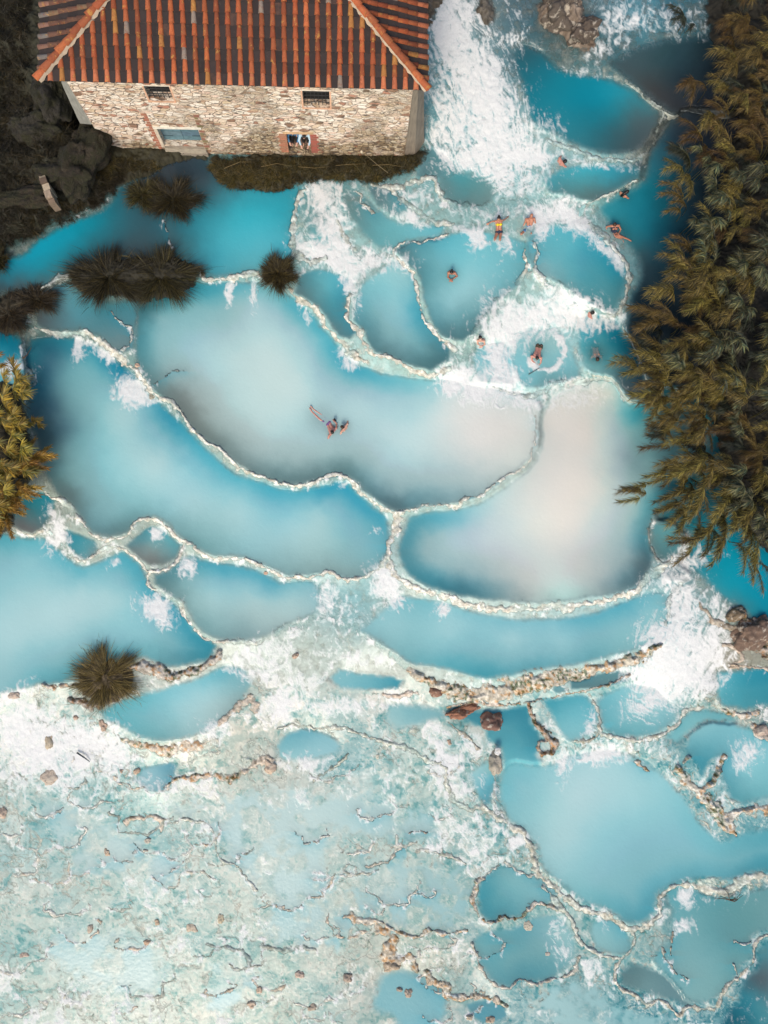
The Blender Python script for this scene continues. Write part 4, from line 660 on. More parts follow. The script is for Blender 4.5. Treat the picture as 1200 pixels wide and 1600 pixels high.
# drawn-out turbulence of the falling water, running down the picture
sx = (fbm(U/20, Vv/30, 3, 401)-.5)*26; sy = (fbm(U/20, Vv/30, 3, 403)-.5)*26
cas = np.maximum(sst(300, 270, Vv)*sst(860, 800, U)*sst(640, 665, U), sst(900, 930, Vv)*sst(1130, 1100, Vv)*sst(970, 1000, U)); shear = (Vv*.35)*cas*(Vv < 500)-(Vv-900)*.45*cas*(Vv > 500)
t1 = fbm((U+sx-shear)/6, (Vv+sy)/11, 5, 405, .6)*(1-cas)+fbm((U+sx*.5-shear)/4.5, (Vv+sy)/20, 5, 407, .62)*cas; t2 = 1-np.abs(2*fbm((U+sx*1.4)/9, (Vv+sy*1.4)/13, 5, 409, .6)-1)
TURB = np.clip(0.55*(t1-.5)*2.6+.45*(t2-.78)*2.4, -1, 1)
FM = np.clip(sst(-.02, .62, F*1.10-.35+TURB*(.78+.25*cas)*(1-.36*F)), 0, 1)*sst(.015, .12, F)
fn = fbm(U/7, Vv/7, 4, 111)
WZ = LVs + FM*(fn-.45)*.04
LOWT = np.clip((1-PM)*(1-LM), 0, 1)
TZ = LVs+HB
ALP = np.clip(sst(-.01, .11, WZ-TZ)*(.86+.14*PM)+FM*.6, .12, 1)
# clear patches where bathers' limbs show through
for cu, cv, r_, a0 in [(500, 652, 22, .72), (518, 668, 14, .75), (931, 553, 17, .35), (965, 362, 16, .55), (976, 305, 12, .7), (820, 358, 14, .6), (777, 365, 10, .6), (839, 545, 12, .6), (880, 252, 10, .7), (706, 428, 12, .7), (538, 668, 12, .7)]:
    g = np.exp(-((U-cu)**2+(Vv-cv)**2)/(r_*r_)); ALP = ALP*(1-g*(1-a0))

XY = P(U, Vv, LVs)
idx = np.arange(NV*NU).reshape(NV, NU)
FC = np.stack([idx[:-1, :-1], idx[1:, :-1], idx[1:, 1:], idx[:-1, 1:]], -1).reshape(-1, 4)
# materials
m, nt, bs = mat('travertine_bed')
pos = geo(nt); c = attr(nt, 'col'); n1 = noise(nt, 9, 8, .65, vec=pos); n2 = noise(nt, 45, 5, .6, vec=pos)
f = mth(nt, 'ADD', mrange(nt, n1, .3, .7, .72, 1.25), mrange(nt, n2, .3, .7, -.22, .22))
cc = nt.nodes.new('ShaderNodeCombineColor'); [nt.links.new(f, cc.inputs[i]) for i in range(3)]
nt.links.new(mix(nt, 1, c, cc.outputs[0], 'MULTIPLY'), bs.inputs['Base Color']); bs.inputs['Roughness'].default_value = .75
hsum = mth(nt, 'ADD', mth(nt, 'MULTIPLY', n1, 1.0), mth(nt, 'MULTIPLY', n2, .35))
nt.links.new(bump(nt, hsum, .028), bs.inputs['Normal'])
M_BED = m
m, nt, bs = mat('spring_water')
pos = geo(nt); c = attr(nt, 'col'); F_ = attr(nt, 'foam', 'Fac'); T_ = attr(nt, 'tex', 'Fac'); A_ = attr(nt, 'opac', 'Fac')
st = vscale(nt, pos, (1, .78, 1))
big = noise(nt, .35, 4, .5, .4, pos); fine = noise(nt, 1.7, 9, .66, 1.6, st); fine2 = noise(nt, 7, 7, .68, 1.2, st)
cl = mrange(nt, big, .3, .7, .975, 1.025); ts = mrange(nt, mth(nt, 'ADD', mth(nt, 'MULTIPLY', fine, .55), mth(nt, 'MULTIPLY', fine2, .45)), .36, .64, -.15, .14)
f = mth(nt, 'ADD', cl, mth(nt, 'MULTIPLY', ts, T_))
cc = nt.nodes.new('ShaderNodeCombineColor'); [nt.links.new(f, cc.inputs[i]) for i in range(3)]
wc = mix(nt, 1, c, cc.outputs[0], 'MULTIPLY')
# thin strands of froth drawn out over the film
rdg = mth(nt, 'ABSOLUTE', mth(nt, 'SUBTRACT', noise(nt, 2.6, 6, .62, 1.8, st), .5))
strand = mth(nt, 'MULTIPLY', mrange(nt, rdg, 0, .05, 1., 0., True), mrange(nt, noise(nt, .9, 4, .6, .5, pos), .42, .62, 0., .75, True))
fnz = mth(nt, 'ADD', mth(nt, 'MULTIPLY', fine, .6), mth(nt, 'MULTIPLY', fine2, .4))
fo = mth(nt, 'ADD', F_, mth(nt, 'MULTIPLY', mth(nt, 'MULTIPLY', mth(nt, 'SUBTRACT', fnz, .5), 1.5), mrange(nt, F_, 0, .2, 0, 1.)), clamp=True)
fo = mth(nt, 'MAXIMUM', fo, mth(nt, 'MULTIPLY', strand, mth(nt, 'MULTIPLY', mth(nt, 'ADD', mth(nt, 'MULTIPLY', T_, .35), mth(nt, 'MULTIPLY', F_, .6), None, True), .8)))
fr = mrange(nt, noise(nt, 18, 5, .7, 1.0, pos), .35, .65, .88, 1.0)
fc = nt.nodes.new('ShaderNodeCombineColor')
for i, k_ in enumerate((.80, .815, .80)): nt.links.new(mth(nt, 'MULTIPLY', fr, k_), fc.inputs[i])
nt.links.new(mix(nt, mth(nt, 'MULTIPLY', fo, .96), wc, fc.outputs[0]), bs.inputs['Base Color'])
nt.links.new(mrange(nt, fo, 0, 1, .18, .7), bs.inputs['Roughness']); bs.inputs['IOR'].default_value = 1.33
nt.links.new(mth(nt, 'MAXIMUM', A_, mth(nt, 'MULTIPLY', fo, .9)), bs.inputs['Alpha'])
rip = mth(nt, 'ADD', mth(nt, 'MULTIPLY', noise(nt, 6, 3, .5, .3, pos), .10), mth(nt, 'MULTIPLY', mth(nt, 'MULTIPLY', fnz, mth(nt, 'MAXIMUM', fo, mth(nt, 'MULTIPLY', T_, .3))), .35))
nt.links.new(bump(nt, rip, .08), bs.inputs['Normal'])
M_WATER = m
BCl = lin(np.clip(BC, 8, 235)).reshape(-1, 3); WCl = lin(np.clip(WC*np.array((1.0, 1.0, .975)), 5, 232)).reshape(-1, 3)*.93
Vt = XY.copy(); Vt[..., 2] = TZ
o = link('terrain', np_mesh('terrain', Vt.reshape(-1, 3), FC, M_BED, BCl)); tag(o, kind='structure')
Vt = XY.copy(); Vt[..., 2] = WZ
keep = (~((LM > .98) & (HB > .3)).ravel())[FC].all(1)
o = link('water', np_mesh('water', Vt.reshape(-1, 3), FC[keep], M_WATER, WCl, attrs={'foam': FM.ravel(), 'tex': LOWT.ravel(), 'opac': ALP.ravel()})); tag(o, kind='structure')
# wide ground out to the horizon
mg = simple('meadow_ground', s2l(70, 66, 40), .95, nscale=.6, noise_amt=.35)
bm = bmesh.new()
for x in range(-6, 6):
    for y in range(-6, 6):
        pass
bmesh.ops.create_grid(bm, x_segments=24, y_segments=24, size=1500)
me = bpy.data.meshes.new('ground'); bm.to_mesh(me); bm.free(); me.materials.append(mg)
o = link('ground', me, loc=(0, 0, -3.2)); tag(o, kind='structure')
# ------------------------------------------------------------------ THE MILL HOUSE
def rgb(r, g, b_): return tuple(lin((r, g, b_)))
ZE = 6.65
E0 = PV(62, 124, ZE); E1 = PV(667, 139, ZE)
ex = (E1-E0); Wd_ = ex.length; ex.normalize(); ey = Vector((-ex.y, ex.x, 0)); DP = 9.2; SL = .28
def HL(x, y, z): return E0 + ex*x + ey*y + Vector((0, 0, z-ZE))
house = empty('stone_house', HL(Wd_/2, DP/2, 1.2), 'old rubble stone mill house with a terracotta tiled hip roof above the pools', 'house')
def hp(p): return Vector(p) - house.location
# wall materials
m, nt, bs = mat('rubble_stone')
uvn = attr(nt, 'wuv', 'Vector')
def vor(scale, feat, out='Distance', vec=uvn, rnd=1.0):
    n = nt.nodes.new('ShaderNodeTexVoronoi'); n.feature = feat; n.inputs['Scale'].default_value = scale; n.inputs['Randomness'].default_value = rnd
    nt.links.new(vec, n.inputs['Vector']); return n.outputs[out]
wn = nt.nodes.new('ShaderNodeVectorMath'); wn.operation = 'MULTIPLY_ADD'
nt.links.new(noise(nt, 3.0, 3, .5, 0, uvn, False), wn.inputs[0]); wn.inputs[1].default_value = (.35, .18, 0); nt.links.new(uvn, wn.inputs[2])
v1 = vscale(nt, wn.outputs[0], (1, 2.3, 1)); v2 = vscale(nt, wn.outputs[0], (1, 1.7, 1))
cA = vor(2.9, 'F1', 'Color', v1); dA = vor(2.9, 'DISTANCE_TO_EDGE', 'Distance', v1)
cB = vor(5.0, 'F1', 'Color', v2); dB = vor(5.0, 'DISTANCE_TO_EDGE', 'Distance', v2)
sA = nt.nodes.new('ShaderNodeSeparateColor'); nt.links.new(cA, sA.inputs[0]); sB = nt.nodes.new('ShaderNodeSeparateColor'); nt.links.new(cB, sB.inputs[0])
stA = ramp(nt, sA.outputs[0], [(0, s2l(240, 226, 206)), (.3, s2l(250, 238, 222)), (.55, s2l(232, 208, 180)), (.72, s2l(240, 212, 192)), (.86, s2l(214, 192, 160)), (.94, s2l(196, 140, 116)), (1, s2l(128, 108, 86))])
stB = ramp(nt, sB.outputs[1], [(0, s2l(196, 176, 144)), (.3, s2l(168, 146, 114)), (.5, s2l(214, 200, 174)), (.66, s2l(150, 128, 98)), (.82, s2l(120, 102, 82)), (.93, s2l(92, 80, 70)), (1, s2l(174, 122, 92))])
zone = mrange(nt, noise(nt, .42, 4, .6, .4, uvn), .42, .58, 0, 1, True)
lowz = nt.nodes.new('ShaderNodeSeparateXYZ'); nt.links.new(uvn, lowz.inputs[0])
hz = mrange(nt, lowz.outputs[1], 1.0, 3.9, 1., -.3)
rz = mrange(nt, lowz.outputs[0], 3.0, 8.0, .05, .35)
zz = mth(nt, 'ADD', mth(nt, 'ADD', zone, -.64), mth(nt, 'ADD', hz, rz), clamp=True)
col = mix(nt, zz, stA, stB)
gap = mth(nt, 'ADD', mth(nt, 'MULTIPLY', mrange(nt, dA, 0, .07), mth(nt, 'SUBTRACT', 1, zz)), mth(nt, 'MULTIPLY', mrange(nt, dB, 0, .07), zz))
mort = mix(nt, zz, s2l(214, 186, 164), s2l(128, 110, 88))
col = mix(nt, gap, mort, col)
fnn = noise(nt, 14, 6, .7, 0, uvn)
gr = mrange(nt, fnn, .3, .7, .8, 1.15)
cc = nt.nodes.new('ShaderNodeCombineColor'); [nt.links.new(gr, cc.inputs[i]) for i in range(3)]
col = mix(nt, 1, col, cc.outputs[0], 'MULTIPLY')
# scattered odd dark stones and moss at the foot
odd = vor(3.1, 'F1', 'Distance', v1); od = vor(3.1, 'F1', 'Color', v1); so = nt.nodes.new('ShaderNodeSeparateColor'); nt.links.new(od, so.inputs[0])
om = mth(nt, 'MULTIPLY', mrange(nt, odd, .34, .26, 0, 1), mth(nt, 'GREATER_THAN', so.outputs[2], .84))
col = mix(nt, mth(nt, 'MULTIPLY', om, .8), col, s2l(96, 86, 78))
moss = mth(nt, 'MULTIPLY', mrange(nt, lowz.outputs[1], .2, 1.5, 1, 0), mrange(nt, noise(nt, 1.6, 5, .6, 0, uvn), .38, .62, 0, 1), clamp=True)
col = mix(nt, mth(nt, 'MULTIPLY', moss, .75), col, s2l(72, 66, 50))
nt.links.new(col, bs.inputs['Base Color']); bs.inputs['Roughness'].default_value = .9
nt.links.new(bump(nt, mth(nt, 'ADD', gap, mth(nt, 'MULTIPLY', fnn, .7)), .06), bs.inputs['Normal'])
M_STONE = m
M_V = simple('weathered_masonry', None, .9, True, .22, 9, .02)
M_VS = simple('plain_masonry', None, .85, True, .14, 5, .01)
M_TILE, nt, bs = mat('terracotta')
c = attr(nt, 'col'); p_ = geo(nt); n1 = noise(nt, 7, 6, .65, .3, p_); n2 = noise(nt, 2.2, 4, .6, 0, p_)
c1 = mix(nt, mrange(nt, n1, .50, .68, 0, .6, True), c, s2l(120, 62, 34)); c1 = mix(nt, mrange(nt, noise(nt, 4.5, 6, .7, .5, p_), .56, .66, 0, .75, True), c1, s2l(176, 132, 66))
c1 = mix(nt, mrange(nt, noise(nt, 16, 4, .7, .5, p_), .60, .68, 0, .7, True), c1, s2l(70, 56, 48))
nt.links.new(c1, bs.inputs['Base Color']); bs.inputs['Roughness'].default_value = .85; nt.links.new(bump(nt, n1, .015), bs.inputs['Normal'])
M_PAN, nt, bs = mat('lichened_pan_tile')
c = attr(nt, 'col'); p_ = geo(nt); c1 = mix(nt, mrange(nt, noise(nt, 5, 6, .7, .4, p_), .42, .66, 0, .8, True), c, s2l(52, 46, 44)); c1 = mix(nt, mrange(nt, noise(nt, 9, 5, .6, .4, p_), .6, .7, 0, .5, True), c1, s2l(84, 70, 62))
nt.links.new(c1, bs.inputs['Base Color']); bs.inputs['Roughness'].default_value = .95

# front wall plane: photo pixel -> (distance along, height)
Y_IN = .34
n_ = ey; w0 = HL(0, Y_IN, ZE)
def WQ(u, v):
    d = Vector(ray(u, v).tolist()); t = (w0-CAM).dot(n_)/d.dot(n_); p = CAM+d*t
    return (p-E0).dot(ex), p.z
XL = WQ(105, 129)[0]; XR = WQ(645, 143)[0]
GZ = .6
holes = []
def hole(pts):
    q = [WQ(*p) for p in pts]; x0 = (q[0][0]+q[3][0])/2; x1 = (q[1][0]+q[2][0])/2; z1 = (q[0][1]+q[1][1])/2; z0 = (q[2][1]+q[3][1])/2
    return [x0, x1, z0, z1]
h_ul = hole([(222, 134), (262, 135), (274, 158), (236, 157)])
h_ur = hole([(472, 142), (514, 142), (516, 168), (475, 168)])
h_sh = hole([(240, 201), (306, 202), (322, 229), (262, 228)])
h_lr = hole([(447, 209), (484, 210), (487, 239), (452, 238)])
h_ar = [h_sh[0]+.0, h_sh[1]+.05, GZ, h_sh[2]-.75]
HOLES = [h_ul, h_ur, h_sh, h_lr, h_ar]
def wall_mesh():
    xs = sorted({XL, XR}|{h[i] for h in HOLES for i in (0, 1)}); zs = sorted({GZ, ZE-.02}|{h[i] for h in HOLES for i in (2, 3)})
    V = []; Fc = []; UVs = []
    def quad(p, uv):
        n = len(V); V.extend(p); UVs.extend(uv); Fc.append((n, n+1, n+2, n+3))
    for i in range(len(xs)-1):
        for j in range(len(zs)-1):
            x0, x1, z0, z1 = xs[i], xs[i+1], zs[j], zs[j+1]; cx, cz = (x0+x1)/2, (z0+z1)/2
            if any(h[0] < cx < h[1] and h[2] < cz < h[3] for h in HOLES): continue
            quad([HL(x0, Y_IN, z0), HL(x1, Y_IN, z0), HL(x1, Y_IN, z1), HL(x0, Y_IN, z1)], [(x0, z0), (x1, z0), (x1, z1), (x0, z1)])
    d = .42
    for h in HOLES:
        x0, x1, z0, z1 = h; y0, y1 = Y_IN, Y_IN+d
        for (a_, b_) in (((x0, z0), (x0, z1)), ((x0, z1), (x1, z1)), ((x1, z1), (x1, z0)), ((x1, z0), (x0, z0))):
            quad([HL(a_[0], y0, a_[1]), HL(b_[0], y0, b_[1]), HL(b_[0], y1, b_[1]), HL(a_[0], y1, a_[1])],
                 [(a_[0], a_[1]), (b_[0], b_[1]), (b_[0]+d, b_[1]+d), (a_[0]+d, a_[1]+d)])
    yb = DP-.4
    for (xa, ya, xb, yb_) in ((XR, Y_IN, XR, yb), (XR, yb, XL, yb), (XL, yb, XL, Y_IN)):
        L = math.hypot(xb-xa, yb_-ya); o_ = 20+xa
        quad([HL(xa, ya, GZ), HL(xb, yb_, GZ), HL(xb, yb_, ZE-.02), HL(xa, ya, ZE-.02)], [(o_, GZ), (o_+L, GZ), (o_+L, ZE), (o_, ZE)])
    me = bpy.data.meshes.new('wall'); me.from_pydata([hp(v) for v in V], [], Fc)
    at = me.attributes.new('wuv', 'FLOAT_VECTOR', 'POINT'); at.data.foreach_set('vector', np.array([(q[0], q[1], 0) for q in UVs], np.float32).ravel())
    me.materials.append(M_STONE); return me
link('wall', wall_mesh(), house)
def hbox(mb, x0, x1, y0, y1, z0, z1, c):
    p = [hp(HL(x, y, z)) for x in (x0, x1) for y in (y0, y1) for z in (z0, z1)]
    mb.add(p, [(0, 1, 3, 2), (4, 6, 7, 5), (0, 4, 5, 1), (2, 3, 7, 6), (0, 2, 6, 4), (1, 5, 7, 3)], c)
def frame(mb, h, t, proud, c, sides='tblr', depth=.1):
    x0, x1, z0, z1 = h; y0, y1 = Y_IN-proud, Y_IN+depth
    if 't' in sides: hbox(mb, x0-t, x1+t, y0, y1, z1+.003, z1+t, c)
    if 'b' in sides: hbox(mb, x0-t, x1+t, y0-.03, y1, z0-t, z0-.003, c)
    if 'l' in sides: hbox(mb, x0-t, x0-.003, y0, y1, z0, z1, c)
    if 'r' in sides: hbox(mb, x1+.003, x1+t, y0, y1, z0, z1, c)
rr_j = lambda i: .02*math.sin(i*3.7)
DARK = (.008, .009, .010)  # near-black backs and linings paint in the unlit inside of the openings
# upper grilles
for h, nb_, nv in ((h_ul, 5, 4), (h_ur, 4, 6)):
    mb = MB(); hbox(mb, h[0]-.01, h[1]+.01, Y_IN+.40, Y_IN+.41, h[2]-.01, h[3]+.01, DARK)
    wd = mb.build('window', M_VS, house)
    fr_ = MB(); frame(fr_, h, .07, .006, rgb(214, 170, 140), 'blr'); frame(fr_, h, .06, .012, rgb(226, 214, 196), 't'); fr_.build('frame', M_V, wd)
    g = MB()
    for i in range(1, nb_+1):
        z = h[2]+(h[3]-h[2])*i/(nb_+1); hbox(g, h[0], h[1], Y_IN+.09, Y_IN+.115, z-.012, z+.012, (.035, .035, .035))
    for i in range(1, nv+1):
        x = h[0]+(h[1]-h[0])*i/(nv+1); hbox(g, x-.011, x+.011, Y_IN+.118, Y_IN+.14, h[2], h[3], (.035, .035, .035))
    g.build('grille', M_VS, wd)
# shuttered loading hatch
mb = MB(); x0, x1, z0, z1 = h_sh
for i in range(4):
    za = z0+(z1-z0)*i/4; hbox(mb, x0, (x0+x1)/2-.008, Y_IN+.30, Y_IN+.34, za+.008, za+(z1-z0)/4-.006, rgb(92+6*(i % 2), 124, 134))
    hbox(mb, (x0+x1)/2+.008, x1, Y_IN+.30, Y_IN+.34, za+.008, za+(z1-z0)/4-.006, rgb(88, 120-5*(i % 2), 130))
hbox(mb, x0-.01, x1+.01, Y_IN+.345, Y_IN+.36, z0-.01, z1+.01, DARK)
sh = mb.build('shutter', M_V, house); sh['label'] = 'blue grey plank shutter pair'
for xx in (x0+.25, x1-.25):
    for zz_ in (z0+.35, z1-.35):
        hn = MB(); hbox(hn, xx-.22, xx+.22, Y_IN+.285, Y_IN+.30, zz_-.03, zz_+.03, rgb(60, 84, 92)); hn.build('hinge_strap', M_VS, sh)
mb = MB(); frame(mb, h_sh, .16, .02, rgb(226, 220, 204), 't'); frame(mb, [h_sh[0], h_sh[1], h_sh[2], h_sh[3]], .13, .015, rgb(206, 192, 170), 'l')
hbox(mb, h_sh[0]+.003, h_sh[1]-.003, Y_IN-.03, Y_IN+.28, z0-.10, z0-.004, rgb(150, 140, 124))
for i in range(16):   # brick jambs
    zb = GZ+.5+i*.19; hbox(mb, h_sh[1]+.02, h_sh[1]+.17+.09*(i % 2), Y_IN-.008, Y_IN+.1, zb+rr_j(i), zb+.15, rgb(150-9*(i % 3), 104+8*(i % 3), 86))
    hbox(mb, h_sh[0]-.32-.09*(i % 2), h_sh[0]-.16, Y_IN-.007, Y_IN+.1, zb, zb+.16, rgb(160+6*(i % 3), 110, 86))
mb.build('surround', M_V, house)
mb = MB(); hbox(mb, h_ar[0]-.02, h_ar[1]+.02, Y_IN+.415, Y_IN+.43, h_ar[2], h_ar[3]+.02, (.02, .024, .026))  # first box: near-black sheet painted as the unlit depth of the outlet
hbox(mb, h_sh[0]-.05, h_sh[1]+.1, Y_IN-.16, Y_IN-.02, z0-.72, z0-.42, rgb(138, 130, 116)); hbox(mb, h_sh[0]-.02, h_sh[1]+.06, Y_IN-.10, Y_IN-.02, z0-.42, z0-.13, rgb(168, 158, 140))
mb.build('ledge', M_V, house)
# doorway with people
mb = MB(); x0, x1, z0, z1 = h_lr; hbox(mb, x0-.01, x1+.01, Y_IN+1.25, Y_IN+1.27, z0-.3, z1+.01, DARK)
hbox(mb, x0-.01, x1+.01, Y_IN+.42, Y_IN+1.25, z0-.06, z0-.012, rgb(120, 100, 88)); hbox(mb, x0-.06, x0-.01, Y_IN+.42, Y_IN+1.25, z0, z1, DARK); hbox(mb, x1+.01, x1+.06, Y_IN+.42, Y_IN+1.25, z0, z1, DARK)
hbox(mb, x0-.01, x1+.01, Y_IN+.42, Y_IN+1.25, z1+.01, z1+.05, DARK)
dw = mb.build('doorway', M_VS, house)
mb = MB(); frame(mb, h_lr, .15, .015, rgb(200, 166, 128), 't'); 
for i in range(9):
    zb = z0+.02+i*.165; hbox(mb, x0-.34-.07*(i % 2), x0-.004, Y_IN-.012, Y_IN+.08, zb, zb+.14, rgb(176-7*(i % 3), 118, 92)); hbox(mb, x1+.004, x1+.30+.08*(i % 2), Y_IN-.012, Y_IN+.08, zb, zb+.14, rgb(150+8*(i % 3), 92, 78))
mb.build('frame', M_V, dw)

# ---- roof
roof = None
def slope_frame(kind):
    # returns origin, along, up(in plan) and run length of the eave
    if kind == 'front': return HL(0, 0, ZE), ex, ey, Wd_
    if kind == 'right': return HL(Wd_, 0, ZE), ey, -ex, DP
    if kind == 'left': return HL(0, DP, ZE), -ey, ex, DP
    return HL(Wd_, DP, ZE), -ex, -ey, Wd_
rr = random.Random(5)
OR = [(212, 106, 58), (200, 96, 52), (220, 118, 66), (190, 88, 50), (206, 112, 60), (226, 128, 78), (176, 92, 56)]
def cover_tile(mb, o_, al, up, x, y0, y1, r0, r1, lift, c, zoff=0):
    nrm = (al.cross(Vector((up.x, up.y, SL)))).normalized()
    if nrm.z < 0: nrm = -nrm
    vs = []; n = 7
    for yy, r in ((y0, r0), (y1, r1)):
        ce = o_+al*x+up*yy+Vector((0, 0, yy*SL))
        for k in range(n):
            q = math.pi*k/(n-1); vs.append(hp(ce+al*(math.cos(q)*r)+nrm*(math.sin(q)*r*.85+zoff+(lift if yy == y0 else 0))))
    fs = [(k, k+1, n+k+1, n+k) for k in range(n-1)]
    # thickness at the lower lip
    for k in range(n):
        q = math.pi*k/(n-1); ce = o_+al*x+up*y0+Vector((0, 0, y0*SL)); vs.append(hp(ce+al*(math.cos(q)*(r0-.022))+nrm*(math.sin(q)*(r0-.022)*.85+zoff+lift)))
    fs += [(k+1, k, 2*n+k, 2*n+k+1) for k in range(n-1)]
    mb.add(vs, fs, c)
pans = MB(); tiles = MB(); PIT = .437; ROW = .41
hipx = DP/2
for kind in ('front', 'right', 'left', 'back'):
    o_, al, up, L = slope_frame(kind); ncol = int(round(L/PIT)); pit = L/ncol
    for i in range(ncol+1):
        x = min(max(i*pit, .05), L-.05); xm = (i+.5)*pit
        ymax = min(x, L-x, hipx)
        nrow = int(hipx/ROW)+1; ck = rr.uniform(.88, 1.06)
        for j in range(nrow):
            ya = j*ROW-.03 if j else -.06; yb = (j+1)*ROW+.04
            if ya+.12 > ymax and not (j == 0): break
            yb = min(yb, max(ymax, .18))
            c = OR[rr.randrange(7)]; c = [q*.45+w_*.55 for q, w_ in zip(c, (178, 92, 52))]; k = rr.uniform(.66, .86)*ck; c = [min(255, q*k) for q in c]
            if j == 0: c = [c[0]*.6+214*.4, c[1]*.6+136*.4, c[2]*.6+104*.4]
            if rr.random() < .06: c = [156, 106, 54]
            if rr.random() < (.18 if kind == 'left' else .03): c = [128, 116, 106]
            if kind == 'left': g_ = sum(c)/3; c = [q*.45+g_*.45 for q in c]
            jx = rr.uniform(-.012, .012)
            cover_tile(tiles, o_, al, up, x+jx, ya, yb, .118*rr.uniform(.90, .99), .080, .018+.012*rr.random(), rgb(*c))
        # pans between covers
        if i < ncol:
            for j in range(nrow):
                ya = j*ROW-.05; yb = (j+1)*ROW+.05
                if ya > min(xm+pit/2, L-xm+pit/2, hipx): break
                def yc(xx, y): return min(y, max(0, min(xx, L-xx, hipx)))
                xa, xb = i*pit, (i+1)*pit
                k = rr.uniform(.8, 1.1); c = rgb(56*k, 47*k, 45*k) if rr.random() > .08 else rgb(80*k, 60*k, 52*k)
                pts = [(xa, ya), (xb, ya), (xb, yb), (xa, yb)]
                vv = []
                for q, (xx, yy) in enumerate(pts):
                    yy2 = yc(xx, yy) if yy > 0 else yy; vv.append(hp(o_+al*xx+up*yy2+Vector((0, 0, yy2*SL+(.03 if q < 2 else .0)))))
                vv += [vv[0]-Vector((0, 0, .03)), vv[1]-Vector((0, 0, .03))]
                pans.add(vv, [(0, 1, 2, 3), (1, 0, 4, 5)], c)
# solid deck just under the tiles
z_r = ZE+hipx*SL
deck = MB(); q0, q1, q2, q3 = HL(.03, .03, ZE-.06), HL(Wd_-.03, .03, ZE-.06), HL(Wd_-.03, DP-.03, ZE-.06), HL(.03, DP-.03, ZE-.06)
r0, r1 = HL(hipx, hipx, z_r-.05), HL(Wd_-hipx, hipx, z_r-.05)
deck.add([hp(p) for p in (q0, q1, q2, q3, r0, r1)], [(0, 1, 5, 4), (1, 2, 5), (2, 3, 4, 5), (3, 0, 4), (3, 2, 1, 0)], rgb(70, 56, 48))
roof = deck.build('roof', M_VS, house)
pans.build('pan_tiling', M_PAN, roof); tiles.build('cover_tiling', M_TILE, roof, smooth=True)
def ridge(a0, a1, nme):
    mb = MB(); mo = MB(); d = a1-a0; L = d.length; d.normalize(); n = int(L/.44); side = d.cross(Vector((0, 0, 1))).normalized(); upv = side.cross(d).normalized()
    for i in range(n):
        s0, s1 = i*L/n-.05, (i+1)*L/n+.03; j1, j2 = rr.uniform(-.03, .03), rr.uniform(-.02, .02); vs = []; K = 8
        for s_, r_, l_ in ((s0, .155, .045), (s1, .12, .0)):
            for k in range(K):
                q = math.pi*k/(K-1); vs.append(hp(a0+d*s_+side*(math.cos(q)*r_+j1)+upv*(math.sin(q)*r_*.9+l_+.10+j2*0)))
        c = OR[rr.randrange(7)]; kk = rr.uniform(.85, 1.1)
        mb.add(vs, [(k, k+1, K+k+1, K+k) for k in range(K-1)]+[tuple(range(K))[::-1]], rgb(*[min(255, (q_*.5+r_2*.5)*kk*.78) for q_, r_2 in zip(c, (200, 118, 76))]))
    # lime bedding under the ridge tiles
    m_ = 40; vs = []
    for i in range(m_+1):
        p = a0+d*(L*i/m_); wv = .17+.035*math.sin(i*2.3)+.02*rr.random()
        vs += [hp(p+side*wv+upv*.02), hp(p+side*.1+upv*.13), hp(p-side*.1+upv*.13), hp(p-side*wv+upv*.02)]
    mo.add(vs, [(4*i+k, 4*i+k+1, 4*i+k+5, 4*i+k+4) for i in range(m_) for k in range(3)], rgb(176, 160, 138))
    o = mb.build(nme, M_TILE, roof, smooth=True); mo.build('mortar_bed', M_V, roof, smooth=True)
ridge(HL(-.04, -.04, ZE+.02), HL(hipx, hipx, z_r), 'hip_ridge'); ridge(HL(Wd_+.04, -.04, ZE+.02), HL(Wd_-hipx, hipx, z_r), 'hip_ridge')
ridge(HL(hipx, hipx, z_r), HL(Wd_-hipx, hipx, z_r), 'ridge'); ridge(HL(-.04, DP+.04, ZE+.02), HL(hipx, hipx, z_r), 'hip_ridge'); ridge(HL(Wd_+.04, DP+.04, ZE+.02), HL(Wd_-hipx, hipx, z_r), 'hip_ridge')
# battered buttress at the right corner, plastered one at the left
def buttress(tp, bt, zt, zb, c, label):
    mb = MB(); n = 7; vs = []
    for i in range(n+1):
        t = i/n; z = zt+(zb-zt)*t
        for (a0, a1) in zip(tp, bt):
            x = a0[0]+(a1[0]-a0[0])*t; y = a0[1]+(a1[1]-a0[1])*t; vs.append(hp(HL(x+rr.uniform(-.02, .02), y, z)))
    K = len(tp); mb.add(vs, [(i*K+k, i*K+(k+1) % K, (i+1)*K+(k+1) % K, (i+1)*K+k) for i in range(n) for k in range(K)]+[tuple(range(K))[::-1]], c)
    o = mb.build('buttress', M_V, house); o['label'] = label
buttress([(XR-.002, Y_IN+.05), (XR+.18, Y_IN+.1), (XR+.4, Y_IN+.5), (XR+.4, 5), (XR-.002, 5)], [(XR-.002, Y_IN+.04), (XR+.55, Y_IN+.12), (XR+1.0, Y_IN+.6), (XR+1.0, 5), (XR-.002, 5)], ZE-.1, .9, rgb(128, 118, 104), 'grey weathered stone buttress')
buttress([(XL+.0, Y_IN+.02), (XL, 3), (XL-.35, 3), (XL-.2, Y_IN+.06)], [(XL+.0, Y_IN+.02), (XL, 3), (XL-.9, 3), (XL-.55, Y_IN+.05)], ZE-.1, 3.2, rgb(142, 142, 134), 'smooth grey rendered buttress')
